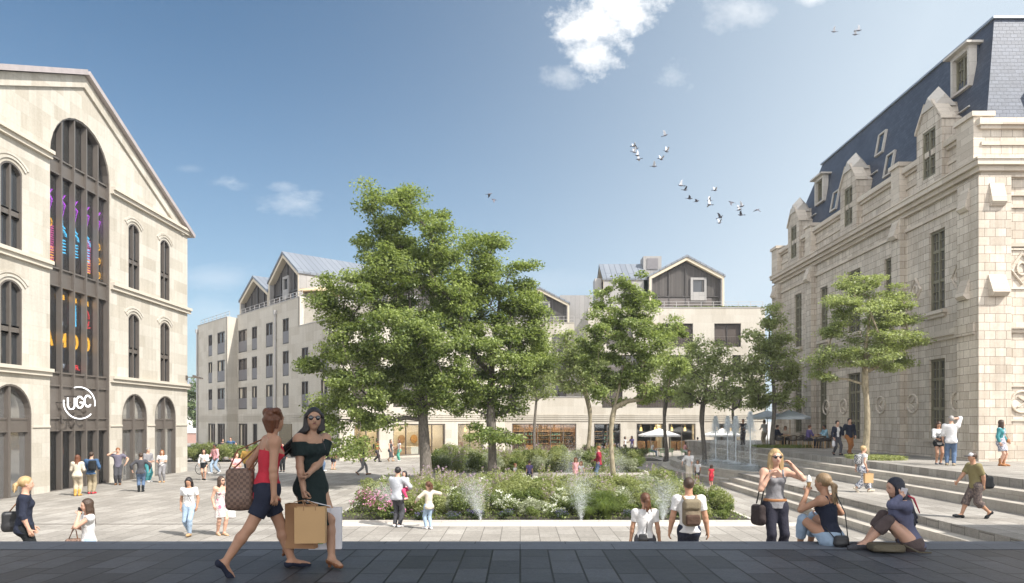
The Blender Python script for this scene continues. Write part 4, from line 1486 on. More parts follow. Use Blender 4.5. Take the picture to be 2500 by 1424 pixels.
nt = NT('grey_bark')
vv = nt.coord('Object', scale=(9, 9, 2.2))
n1_ = nt.noise(vv, 2.4, 6, .65)
nt.principled(Base_Color=nt.ramp(n1_, [(.3, (0.055, 0.046, 0.038)), (.7, (0.21, 0.185, 0.155))]), Roughness=0.95, Normal=nt.bump(n1_, .8, .04))
M['bark'] = nt.m
nt = NT('pale_bark')
vv = nt.coord('Object', scale=(5, 5, 2.2))
n1_ = nt.noise(vv, 1.6, 6, .6)
nt.principled(Base_Color=nt.ramp(n1_, [(.32, (0.16, 0.13, 0.085)), (.62, (0.34, 0.29, 0.2))]), Roughness=0.95, Normal=nt.bump(n1_, .5, .03))
M['pale_bark'] = nt.m


def grow_tree(name, label, px, ybase, zbase, blobs, seed, r0, leaf, per, col, bark, dens=1.0, fork=0.32, spread=0.45, lean=0.0, depthf=0.85, group=None, flat=0.55):
    """blobs: (px,py,rx,ry[,dy]) in pixels of the photograph at the tree's own distance"""
    rng = random.Random(seed); rs = np.random.RandomState(seed)
    base = Vector(((px - 1270) / FPX * ybase, ybase, zbase))
    k = ybase / FPX
    att = []
    for bl in blobs:
        bx, by, rx, ry = bl[:4]
        dy = bl[4] if len(bl) > 4 else rng.uniform(-.5, .5)
        c = at(bx, by, ybase); c.y += dy; rx *= k; ry *= k
        cnt = max(4, int(dens * 9.0 * (rx * rx * ry) ** 0.72))
        for _ in range(cnt):
            while True:
                d = Vector((rng.uniform(-1, 1), rng.uniform(-1, 1), rng.uniform(-1, 1)))
                if d.length <= 1 and d.length > rng.random() * .85: break
            if rng.random() < .16: d *= rng.uniform(1.1, 1.45)
            att.append(Vector((c.x + d.x * rx, c.y + d.y * rx * depthf, c.z + d.z * ry)))
    zmin = min(p.z for p in att); zmax = max(p.z for p in att)
    cx = sum(p.x for p in att) / len(att); cy = sum(p.y for p in att) / len(att)
    nodes, par = [base.copy()], [-1]
    zf = base.z + (zmax - base.z) * fork
    ztop = base.z + (zmax - base.z) * .80
    m = int((ztop - base.z) / .5)
    ph = rng.uniform(0, 6)
    for i in range(1, m + 1):
        f = i / m
        z = base.z + (ztop - base.z) * f
        g = max(0, (z - zf) / (ztop - zf + 1e-6))
        p = Vector((base.x + (cx - base.x) * g * .9 + .10 * math.sin(f * 7 + ph) * (1 + lean), base.y + (cy - base.y) * g + .08 * math.cos(f * 6 + ph), z))
        nodes.append(p); par.append(i - 1)
    ntrunk = len(nodes)
    arr = np.array([tuple(p) for p in nodes])
    att.sort(key=lambda p: (p - Vector((cx, cy, zf))).length)
    term = []
    for p in att:
        d = arr - np.array(p)
        dist = np.sqrt((d ** 2).sum(1))
        rise = p.z - arr[:, 2]
        hor = np.sqrt(d[:, 0] ** 2 + d[:, 1] ** 2)
        cost = dist + 1.4 * np.maximum(0, .25 * hor - rise) + np.where(arr[:, 2] < zf - .4, 3.0, 0)
        j = int(np.argmin(cost))
        q = nodes[j]
        L = (p - q).length
        ns = max(1, int(L / .55))
        prev = j
        sag = Vector((0, 0, min(.14 * L, .5)))
        new = []
        for s in range(1, ns + 1):
            f = s / ns
            pt = q.lerp(p, f) + sag * (math.sin(math.pi * f)) * .6 + Vector((rng.gauss(0, .05), rng.gauss(0, .05), rng.gauss(0, .04))) * (1 if s < ns else 0)
            nodes.append(pt); par.append(prev); prev = len(nodes) - 1
            new.append(tuple(pt))
        arr = np.vstack([arr, np.array(new)])
        term.append(prev)
    cnt = [0] * len(nodes)
    for t in term: cnt[t] += 1
    for i in range(len(nodes) - 1, 0, -1):
        cnt[par[i]] += cnt[i]
    rad = [0.0] * len(nodes)
    tot = cnt[0]
    for i in range(len(nodes)):
        rad[i] = max(.012, r0 * (max(cnt[i], .4) / tot) ** .52)
    for i in range(ntrunk):
        f = (nodes[i].z - base.z) / (zmax - base.z)
        if nodes[i].z <= zf: rad[i] = r0 * (1 - .28 * f / fork) * (1 + .45 * math.exp(-(nodes[i].z - base.z) / .25))
    ch = {}
    for i in range(1, len(nodes)): ch.setdefault(par[i], []).append(i)
    mb = MB()
    stack = [(0, -1)]
    while stack:                                                     # chains of nodes become tubes
        i, pr = stack.pop()
        chain = [pr, i] if pr >= 0 else [i]
        while i in ch:
            kids = sorted(ch[i], key=lambda c: -cnt[c])
            for c in kids[1:]: stack.append((c, i))
            i = kids[0]; chain.append(i)
        rr = [rad[c] for c in chain]
        if pr >= 0: rr[0] = min(rad[pr], rr[1] * 1.15)
        rr[-1] *= .5
        mb.tube([nodes[c] for c in chain], rr, 9 if rr[0] > .08 else 5)
    root = empty(name, base, label, 'tree', group)
    mb.build('trunk', bark, root, smooth=True)
    # leaves round the ends of the twigs
    T = np.array([tuple(nodes[t]) for t in term])
    extra = []
    for t in term:
        p = par[t]
        if p > ntrunk: extra.append(tuple(nodes[p].lerp(nodes[t], .3)))
    C = np.vstack([T, np.array(extra)[::2]]) if len(extra) > 3 else T
    nn = len(C) * per
    idx = np.repeat(np.arange(len(C)), per)
    sz = rs.lognormal(0, .28, len(C))[idx] * spread
    off = rs.normal(size=(nn, 3)); off = off / np.linalg.norm(off, axis=1)[:, None] * (rs.uniform(0, 1, nn) ** .5)[:, None] * np.array([1, 1, flat]) * sz[:, None] * 1.25
    P = C[idx] + off
    out = P - np.array([cx, cy, (zmin + zmax) / 2 - 1.0]); out /= np.linalg.norm(out, axis=1)[:, None]
    N = rs.normal(size=(nn, 3)) * .75 + out * .45 + np.array([0, 0, .75])
    tint = np.clip(.40 + .27 * rs.normal(size=nn) + .16 * rs.normal(size=len(C))[idx], 0, 1)
    S = leaf * rs.uniform(.65, 1.25, nn)
    me = leaf_mesh('crown', P, N, S, tint, col, rs=rs)
    o = bpy.data.objects.new('crown', me); link(o, root)
    return root

M['leaf_dark'] = leafmat('leaf_deep_green', (0.045, 0.075, 0.02), (0.355, 0.415, 0.145), .44)
M['leaf_mid'] = leafmat('leaf_mid_green', (0.07, 0.10, 0.03), (0.37, 0.43, 0.17), .45)
M['leaf_pale'] = leafmat('leaf_pale_green', (0.15, 0.185, 0.07), (0.44, 0.48, 0.23), .46)
M['leaf_far'] = leafmat('leaf_far_green', (0.085, 0.125, 0.06), (0.23, 0.29, 0.14), .35)

ZB = ZP + .12
grow_tree('plane_tree', 'tallest and widest tree of the square, broad dark green crown on a dark straight trunk', 1036, 33.6, ZB,
          [(985, 530, 105, 66, 0), (1085, 650, 60, 62, .4), (1115, 740, 66, 60, -.4), (1000, 880, 90, 60, 1.2), (905, 610, 62, 70, .6), (1060, 590, 62, 60, -.5), (980, 650, 110, 75, 0), (880, 730, 105, 60, -.6), (1020, 750, 110, 65, 1), (830, 790, 50, 34, .5),
           (960, 830, 125, 70, -1), (840, 880, 85, 45, .5), (765, 885, 42, 20, 0), (1075, 850, 85, 75, -1), (880, 950, 90, 48, -1), (800, 985, 55, 34, .3), (990, 945, 110, 55, .8), (1085, 950, 75, 50, -.6), (905, 1020, 60, 26, -1), (868, 1090, 40, 22, -1.6), (800, 1042, 42, 24, -.8)],
          11, .30, .14, 190, M['leaf_dark'], M['bark'], dens=1.25, fork=.24, spread=.50)
grow_tree('plane_tree', 'second big dark tree right of the tallest, its trunk forking low', 1197, 34.6, ZB,
          [(1190, 600, 62, 44, 0), (1290, 730, 48, 46, .2), (1315, 790, 36, 46, -.3), (1180, 700, 70, 55, .5), (1310, 900, 48, 48, .3), (1165, 660, 55, 50, .5), (1235, 680, 55, 55, -.5), (1190, 750, 85, 55, 0), (1270, 770, 55, 60, .6), (1200, 850, 85, 60, -.8), (1290, 840, 50, 45, 0), (1260, 900, 60, 45, -.6), (1170, 930, 70, 45, .5), (1240, 985, 60, 34, .3), (1135, 990, 40, 25, -1), (1170, 1055, 42, 18, -1.5), (1235, 1075, 34, 15, -1.2)],
          12, .24, .14, 185, M['leaf_dark'], M['bark'], dens=1.25, fork=.22, spread=.49)
grow_tree('young_tree', 'slender pale trunked young tree rising from the front flower bed', 1497, 32.0, ZB,
          [(1538, 690, 40, 38, 0), (1510, 745, 62, 44, .3), (1580, 755, 58, 44, -.3), (1540, 815, 95, 50, 0), (1630, 810, 48, 40, .4), (1455, 830, 48, 40, -.3), (1560, 880, 75, 45, 0), (1480, 900, 48, 42, .3), (1635, 890, 42, 38, -.2), (1440, 890, 40, 34, .2), (1530, 945, 60, 38, .2), (1590, 960, 42, 30, 0), (1475, 965, 36, 26, 0)],
          13, .125, .13, 150, M['leaf_mid'], M['pale_bark'], dens=1.6, fork=.30, spread=.36)
gB = 'small trees in front of the shops'
grow_tree('young_tree', 'small tree with a bent pale trunk in the second bed', 1437, 46, ZB, [(1410, 835, 45, 40), (1380, 885, 42, 36), (1440, 890, 48, 40), (1400, 930, 52, 34), (1455, 945, 34, 26)], 14, .15, .18, 90, M['leaf_pale'], M['pale_bark'], dens=1.2, fork=.42, spread=.6, group=gB)
grow_tree('young_tree', 'thin small tree before the long bottle-lined shop window', 1307, 56, ZB, [(1320, 835, 42, 36), (1290, 900, 46, 40), (1325, 930, 40, 40), (1280, 965, 32, 24)], 15, .13, .2, 90, M['leaf_pale'], M['bark'], dens=.85, fork=.45, spread=.68, group=gB)
grow_tree('young_tree', 'small grey trunked tree between the two café shop windows', 1625, 52, ZB, [(1622, 865, 34, 34), (1650, 905, 40, 36), (1600, 925, 40, 34), (1640, 955, 42, 28)], 16, .15, .18, 90, M['leaf_pale'], M['bark'], dens=1.0, fork=.42, spread=.62, group=gB)
grow_tree('young_tree', 'spreading small tree right behind the fountain jets', 1716, 45, ZB, [(1722, 850, 46, 32), (1695, 895, 42, 36), (1750, 890, 44, 36), (1715, 945, 58, 34), (1785, 960, 36, 22), (1680, 970, 28, 20)], 17, .16, .17, 95, M['leaf_pale'], M['bark'], dens=1.2, fork=.36, spread=.58, group=gB)
grow_tree('young_tree', 'lowest small tree, half hidden in the spray of the fountain', 1790, 56, ZB, [(1795, 945, 36, 26), (1770, 975, 30, 20), (1815, 975, 24, 18)], 18, .11, .18, 80, M['leaf_mid'], M['bark'], dens=.9, fork=.5, spread=.55, group=gB)
grow_tree('young_tree', 'slim upright tree beside the café umbrellas on the raised walk', 1888, 44.5, ZR, [(1885, 775, 32, 32), (1870, 825, 44, 38), (1905, 835, 36, 38), (1885, 890, 58, 42), (1840, 905, 30, 34), (1925, 915, 26, 32), (1870, 955, 52, 34), (1915, 970, 30, 26)], 19, .15, .17, 95, M['leaf_pale'], M['bark'], dens=1.5, fork=.34, spread=.52)
grow_tree('spreading_tree', 'light yellow-green spreading tree leaning over the raised walk by the station wall', 2112, 31.0, ZR, [(2120, 690, 62, 26), (2175, 730, 52, 28), (2075, 735, 56, 28), (2130, 770, 82, 28), (2205, 790, 36, 26), (2060, 795, 50, 24), (2150, 825, 76, 24), (2210, 845, 32, 26), (2050, 870, 50, 24), (2000, 890, 34, 18), (2120, 872, 70, 22), (2195, 890, 40, 24), (2030, 915, 34, 16)],
          20, .15, .105, 170, M['leaf_pale'], M['pale_bark'], dens=2.4, fork=.40, spread=.40, flat=.34)
grow_tree('far_tree', 'pale green tree far off in the gap between the hall and the apartment building', 492, 104, ZP, [(490, 925, 26, 26), (478, 965, 26, 28), (500, 990, 24, 30), (480, 1020, 24, 24)], 22, .28, .36, 110, M['leaf_far'], M['bark'], dens=.4, fork=.3, spread=.9)

# ------------------------------------------------------------------ planting beds
def bed(x0, x1, y0, y1, h, name_label, wall=.12):
    t = empty('planting_bed', ((x0 + x1) / 2, (y0 + y1) / 2, ZP), name_label, 'planting bed')
    for a in ((x0, x1, y0, y0 + wall), (x0, x1, y1 - wall, y1), (x0, x0 + wall, y0 + wall, y1 - wall), (x1 - wall, x1, y0 + wall, y1 - wall)):
        mb = MB(); mb.box(*a, ZP + .001, ZP + h); mb.build('kerb', M['kerb'], t)
    mb = MB(); mb.box(x0 + wall, x1 - wall, y0 + wall, y1 - wall, ZP + .001, ZP + h - .03); mb.build('soil', M['soil'], t)
    return t

bed(-6.0, 7.25, 21.7, 31.2, .06, 'long front planting bed full of flowers and grasses, edged with a flush stone kerb')
bed(-5.0, 7.0, 37.6, 47.0, .34, 'second planting bed behind, edged with a low pale stone kerb', .3)
bed(4.6, 11.0, 53.0, 58.5, .10, 'small far planting bed with purple leaved shrubs before the café')
bed(-26.5, -18.9, 52.4, 56.0, .06, 'planting bed of the low hedge beside the limestone hall')
mb = MB(); mb.box(-6.0, 9.5, 20.9, 21.7, ZP, ZP + .006); mb.build('stone_border', M['kerb'], kind='structure')


def foliage(name, seed, w_, h, n, leaf, m, lumps=9, flat=1.0, up=.6, wild=.12):
    """a shrub's leaves spread through a lumpy dome of width w_, height h"""
    rs = np.random.RandomState(seed)
    L = []
    for i in range(lumps):
        a = rs.uniform(0, 6.28); r = math.sqrt(rs.uniform(0, 1)) * w_ * .34
        z = h * rs.uniform(.25, .78) * (1 - .5 * (r / (w_ * .5)) ** 2)
        L.append((r * math.cos(a), r * math.sin(a), z, w_ * rs.uniform(.15, .26), h * rs.uniform(.16, .28)))
    idx = rs.randint(0, lumps, n)
    L = np.array(L)[idx]
    d = rs.normal(size=(n, 3)); d /= np.linalg.norm(d, axis=1)[:, None]
    rad = rs.uniform(.35, 1.0, n) ** .6 * (1 + rs.normal(size=n) * wild)
    P = np.stack([L[:, 0] + d[:, 0] * rad * L[:, 3], L[:, 1] + d[:, 1] * rad * L[:, 3], np.maximum(.02, L[:, 2] + d[:, 2] * rad * L[:, 4] * flat)], 1)
    N = d * .5 + rs.normal(size=(n, 3)) * .6 + np.array([0, 0, up])
    tint = np.clip(.4 + .25 * rs.normal(size=n) + .12 * np.sin(idx * 1.7), 0, 1)
    return leaf_mesh(name, P, N, leaf * rs.uniform(.6, 1.3, n), tint, m, rs=rs), P


def spires(name, seed, w_, h, n, leaf, m):
    """upright leafy stems"""
    rs = np.random.RandomState(seed)
    ns = 22
    a = rs.uniform(0, 6.28, ns); r = np.sqrt(rs.uniform(0, 1, ns)) * w_ * .36
    hh = h * rs.uniform(.55, 1.0, ns)
    idx = rs.randint(0, ns, n)
    t = rs.uniform(.05, 1, n)
    lean = rs.normal(size=(ns, 2)) * .12
    P = np.stack([r[idx] * np.cos(a[idx]) + lean[idx, 0] * t * hh[idx], r[idx] * np.sin(a[idx]) + lean[idx, 1] * t * hh[idx], t * hh[idx]], 1)
    off = rs.normal(size=(n, 3)) * np.array([1, 1, .3]) * .06 * (1.15 - t)[:, None] * (w_ / .9)
    P = P + off
    N = off * 6 + rs.normal(size=(n, 3)) * .5 + np.array([0, 0, .6])
    return leaf_mesh(name, P, N, leaf * rs.uniform(.6, 1.25, n) * (1.15 - .5 * t), np.clip(.35 + .3 * t + .2 * rs.normal(size=n), 0, 1), m, rs=rs), P


def blades(name, seed, w_, h, n, m, wid=.012, droop=.8):
    """an ornamental grass: arching blades"""
    rs = np.random.RandomState(seed)
    a = rs.uniform(0, 6.28, n)
    r0 = np.sqrt(rs.uniform(0, 1, n)) * w_ * .12
    reach = w_ * rs.uniform(.12, .55, n)
    hh = h * rs.uniform(.6, 1.05, n)
    segs = 5
    V = []
    side = np.stack([-np.sin(a), np.cos(a), np.zeros(n)], 1)
    for s in range(segs + 1):
        t = s / segs
        rr = r0 + reach * t ** 1.7
        z = hh * (math.sin(min(t * 1.15, 1.0) * 1.57) - droop * .45 * max(0, t - .55) ** 1.3 * 2)
        c = np.stack([rr * np.cos(a), rr * np.sin(a), z], 1)
        ww = wid * (1 - .85 * t)
        V.append(c - side * ww); V.append(c + side * ww)
    V = np.stack(V, 1)                                               # n, 2(segs+1), 3
    k = 2 * (segs + 1)
    f = []
    q = np.array([[2 * s, 2 * s + 1, 2 * s + 3, 2 * s + 2] for s in range(segs)])
    F = (np.arange(n)[:, None, None] * k + q[None]).reshape(-1, 4)
    me = bpy.data.meshes.new(name)
    me.vertices.add(n * k); me.vertices.foreach_set('co', V.reshape(-1).astype('f'))
    nf = len(F)
    me.loops.add(4 * nf); me.loops.foreach_set('vertex_index', F.reshape(-1).astype('i'))
    me.polygons.add(nf); me.polygons.foreach_set('loop_start', np.arange(0, 4 * nf, 4, dtype='i')); me.polygons.foreach_set('loop_total', np.full(nf, 4, 'i'))
    me.update(calc_edges=True)
    at_ = me.attributes.new('tint', 'FLOAT', 'FACE')
    at_.data.foreach_set('value', np.repeat(rs.uniform(0, 1, n), segs).astype('f'))
    me.materials.append(m)
    return me


def blossoms(name, seed, P, n, size, m):
    rs = np.random.RandomState(seed)
    hi = P[np.argsort(P[:, 2] + .5 * np.linalg.norm(P[:, :2], axis=1))[len(P) // 2:]]
    c = hi[rs.randint(0, len(hi), n)]
    k = 9
    C = np.repeat(c, k, axis=0) + rs.normal(size=(n * k, 3)) * size * .42
    C[:, 2] += .03
    N = rs.normal(size=(n * k, 3)) + np.array([0, -.3, 1.0])
    return leaf_mesh(name, C, N, np.full(n * k, size * .75) * rs.uniform(.7, 1.2, n * k), rs.uniform(0, 1, n * k), m, aspect=.85, rs=rs)

G = {}
G['green'] = leafmat('shrub_green', (0.055, 0.09, 0.025), (0.25, 0.29, 0.085), .34)
G['light'] = leafmat('shrub_light_green', (0.14, 0.17, 0.06), (0.40, 0.42, 0.18), .38)
G['dark'] = leafmat('shrub_dark_green', (0.025, 0.045, 0.016), (0.10, 0.14, 0.05), .22)
G['silver'] = leafmat('shrub_silver_green', (0.20, 0.22, 0.14), (0.46, 0.48, 0.34), .3)
G['plum'] = leafmat('shrub_plum', (0.045, 0.03, 0.032), (0.15, 0.10, 0.10), .25)
G['grassy'] = leafmat('grass_blades', (0.04, 0.075, 0.016), (0.21, 0.26, 0.07), .38)
G['pink'] = leafmat('pink_petals', (0.55, 0.16, 0.36), (0.78, 0.42, 0.60), .3)
G['white'] = leafmat('white_petals', (0.70, 0.70, 0.62), (0.85, 0.85, 0.78), .3)
G['violet'] = leafmat('violet_petals', (0.13, 0.09, 0.32), (0.30, 0.24, 0.52), .3)
G['mauve'] = leafmat('mauve_petals', (0.42, 0.28, 0.42), (0.62, 0.48, 0.60), .3)

kinds = {}
def kind(key, name, me, blos=None, label='', cat='shrub', group=''):
    kinds[key] = (name, me, blos, label, cat, group)

for v in range(3):
    me, P = foliage('green_shrub', 50 + v, 1.3, 1.0, 2600, .075, G['green']); kind(('green', v), 'green_shrub', me, None, 'mid green rounded shrub with dense small leaves in a planting bed', 'shrub', 'mid green rounded shrubs')
    me, P = foliage('light_shrub', 60 + v, 1.25, 1.05, 2600, .07, G['light'], lumps=11); kind(('light', v), 'light_shrub', me, None, 'pale yellow-green loose shrub in a planting bed', 'shrub', 'pale yellow-green shrubs')
    me, P = spires('upright_perennial', 70 + v, 1.0, 1.25, 2200, .07, G['light']); kind(('spire', v), 'upright_perennial', me, blossoms('blossoms', 71 + v, P, 40, .055, G['mauve']), 'tall perennial with upright leafy stems and tiny mauve flower heads', 'perennial', 'upright leafy perennials')
    me, P = foliage('silver_shrub', 80 + v, 1.2, .95, 2400, .06, G['silver'], lumps=12); kind(('silver', v), 'silver_shrub', me, None, 'silvery grey-green airy shrub in a planting bed', 'shrub', 'silvery shrubs')
    me, P = foliage('dark_shrub', 90 + v, 1.1, .7, 2200, .065, G['dark']); kind(('dark', v), 'dark_shrub', me, blossoms('blossoms', 91 + v, P, 70, .045, G['violet']), 'low dark green shrub dotted with small violet flowers', 'shrub', 'low violet-flowered shrubs')
    me, P = foliage('white_flower_shrub', 95 + v, 1.1, .85, 2200, .065, G['green']); kind(('white', v), 'white_flower_shrub', me, blossoms('blossoms', 96 + v, P, 55, .085, G['white']), 'green shrub covered in white flower heads', 'flowering shrub', 'white-flowered shrubs')
    me, P = foliage('pink_flower_shrub', 100 + v, 1.4, 1.05, 2400, .075, G['green']); kind(('pink', v), 'pink_flower_shrub', me, blossoms('blossoms', 101 + v, P, 60, .085, G['pink']), 'green shrub covered in pink flower heads at the left end of the front bed', 'flowering shrub', 'pink-flowered shrubs')
    me, P = foliage('plum_shrub', 110 + v, 1.4, 1.1, 2400, .08, G['plum']); kind(('plum', v), 'plum_shrub', me, None, 'dark plum-leaved shrub near the café terrace', 'shrub', 'plum-leaved shrubs')
    kind(('grass', v), 'ornamental_grass', blades('ornamental_grass', 120 + v, 1.5, .95, 900, G['grassy']), None, 'arching clump of dark green ornamental grass in the front bed', 'grass clump', 'ornamental grass clumps')
used_kind = {}


def plant(key, x, y, z, s=1.0, sz=None, rz=None):
    v = rng.randrange(3)
    name, me, blos, label, cat, group = kinds[(key, v)]
    o = bpy.data.objects.new(name, me)
    COL.objects.link(o)
    o.location = (x, y, z); o.scale = (s, s, sz or s); o.rotation_euler = (0, 0, rng.uniform(0, 6.28) if rz is None else rz)
    tag(o, label, cat, group)
    if blos is not None:
        b = bpy.data.objects.new('blossoms', blos); COL.objects.link(b); b.parent = o
    return o

rng = random.Random(77)
ZBED = ZP + .03
# front bed: low flowers in front, taller loose growth behind
for i in range(5): plant('pink', -5.5 + rng.uniform(0, 1.5), 22.3 + i * .85, ZBED, rng.uniform(.8, 1.05))
y = 22.15
row = 0
while y < 31:
    x = -5.5 + rng.uniform(0, .4)
    while x < 6.9:
        f = (y - 21.7) / 9.0
        if row > 4 or x > -4.2:
            g = 1.6 < x < 3.4 and y < 24.4
            g2 = .35 < x < 1.2 and y < 22.6
            if g or g2: k_ = 'grass'
            elif row < 1: k_ = rng.choice(('dark', 'white', 'white', 'green', 'dark')) if x < 0 else rng.choice(('green', 'green', 'light', 'dark'))
            elif row < 3: k_ = rng.choice(('white', 'green', 'silver', 'light', 'white', 'spire')) if x < 3 else rng.choice(('green', 'light', 'light', 'green'))
            else: k_ = rng.choice(('light', 'light', 'spire', 'silver', 'green', 'spire', 'white', 'silver'))
            s = {0: .62, 1: .78, 2: .9}.get(row, 1.0) * rng.uniform(.8, 1.1)
            if k_ == 'grass': s *= 1.05
            if x > 5.8 and row < 4: s *= .8
            plant(k_, x, y + rng.uniform(-.25, .25), ZBED, s, s * rng.uniform(.8, 1.05))
        x += rng.uniform(.62, .95)
    y += .78
    row += 1
# second bed
y = 38.3
while y < 46.8:
    x = -4.4
    while x < 6.6:
        k_ = rng.choice(('light', 'green', 'silver', 'light', 'spire'))
        s = rng.uniform(.95, 1.3)
        if x > 2.6 and y < 43 and x < 3.3: k_ = 'dark'
        plant(k_, x, y, ZP + .3, s, s * rng.uniform(.85, 1.15))
        x += rng.uniform(.9, 1.35)
    y += 1.25
for i in range(9):
    plant(rng.choice(('plum', 'plum', 'green')), 5.2 + rng.random() * 5.4, 53.6 + rng.random() * 4.2, ZP + .07, rng.uniform(1.0, 1.35))
for i in range(16):
    plant('green' if i % 3 else 'light', -26 + i * .45, 53.2 + (i % 3) * .9, ZP + .04, rng.uniform(1.1, 1.5))

# ground cover under the shrubs and the grass rings of the two trees on the raised walk
rs = np.random.RandomState(4)
def cover(name, label, x0, x1, y0, y1, z, n, leaf, m, ell=False):
    P = np.stack([rs.uniform(x0, x1, n), rs.uniform(y0, y1, n), z + rs.uniform(0, .16, n)], 1)
    if ell:
        cx, cy, rx, ry = (x0 + x1) / 2, (y0 + y1) / 2, (x1 - x0) / 2, (y1 - y0) / 2
        P = P[((P[:, 0] - cx) / rx) ** 2 + ((P[:, 1] - cy) / ry) ** 2 < 1 + .2 * rs.normal(size=n)]
    n = len(P)
    me = leaf_mesh(name, P, rs.normal(size=(n, 3)) + np.array([0, 0, .4]), leaf * rs.uniform(.6, 1.3, n), rs.uniform(0, 1, n), m, aspect=.3 if ell else .6, rs=rs)
    o = bpy.data.objects.new(name, me); COL.objects.link(o); tag(o, label, 'ground cover', kind='stuff')
cover('ground_cover', 'low leafy ground cover of the front planting bed', -5.85, 7.1, 21.82, 31, ZBED, 14000, .07, G['green'])
cover('ground_cover', 'low leafy ground cover of the second planting bed', -4.7, 6.7, 37.9, 46.7, ZP + .31, 9000, .09, G['green'])
cover('grass', 'short grass round the foot of the spreading tree', 14.4, 16.5, 29.6, 32.3, ZR, 7000, .12, G['light'], True)
cover('grass', 'dark grass round the foot of the slim tree by the café', 14.5, 18.2, 43.0, 46.0, ZR, 4000, .13, G['green'], True)
# roof planting on the right block
cover('grass', 'narrow strip of planting along the roof edge of the right block', XR + 8.5, 23.6, 70.4, 71.2, 12.75, 2500, .22, G['green'])

# ------------------------------------------------------------------ people: one smooth skin grown round a posed skeleton
def _np(v): return np.array([v[0], v[1], v[2]], 'f')


def surface_nets(D, org, h):
    S = D < 0
    c = S[:-1, :-1, :-1].astype(np.int8)
    tot = np.zeros(c.shape, np.int8)
    offs = [(i, j, k) for i in (0, 1) for j in (0, 1) for k in (0, 1)]
    nx, ny, nz = c.shape
    for (i, j, k) in offs:
        tot += S[i:i + nx, j:j + ny, k:k + nz]
    cells = np.argwhere((tot > 0) & (tot < 8))
    if len(cells) == 0:
        return np.zeros((0, 3), 'f'), np.zeros((0, 4), 'i')
    V = {o: D[cells[:, 0] + o[0], cells[:, 1] + o[1], cells[:, 2] + o[2]] for o in offs}
    acc = np.zeros((len(cells), 3), 'f'); n = np.zeros(len(cells), 'f')
    for a in offs:
        for ax in range(3):
            if a[ax] == 1: continue
            b = list(a); b[ax] = 1; b = tuple(b)
            va, vb = V[a], V[b]
            m = (va < 0) != (vb < 0)
            t = np.where(m, va / np.where(m, va - vb, 1), 0)
            p = np.repeat(np.array([a], 'f'), len(cells), 0); p[:, ax] += t
            acc += p * m[:, None]; n += m
    verts = (cells + acc / n[:, None]) * h + org
    idx = -np.ones(c.shape, 'i'); idx[tuple(cells.T)] = np.arange(len(cells))
    quads = []
    for ax in range(3):
        sl0 = [slice(None)] * 3; sl1 = [slice(None)] * 3
        sl0[ax] = slice(0, -1); sl1[ax] = slice(1, None)
        A, Bb = S[tuple(sl0)], S[tuple(sl1)]
        e = np.argwhere(A != Bb)
        o1, o2 = [(1, 2), (2, 0), (0, 1)][ax]
        e = e[(e[:, o1] > 0) & (e[:, o2] > 0) & (e[:, o1] < D.shape[o1] - 1) & (e[:, o2] < D.shape[o2] - 1)]
        if len(e) == 0: continue
        fl = A[tuple(e.T)]
        def cell(d1, d2):
            q = e.copy(); q[:, o1] -= d1; q[:, o2] -= d2
            return idx[tuple(q.T)]
        q = np.stack([cell(1, 1), cell(0, 1), cell(0, 0), cell(1, 0)], 1)
        q[~fl] = q[~fl][:, ::-1]
        quads.append(q)
    Q = np.concatenate(quads) if quads else np.zeros((0, 4), 'i')
    return verts, Q[(Q >= 0).all(1)]


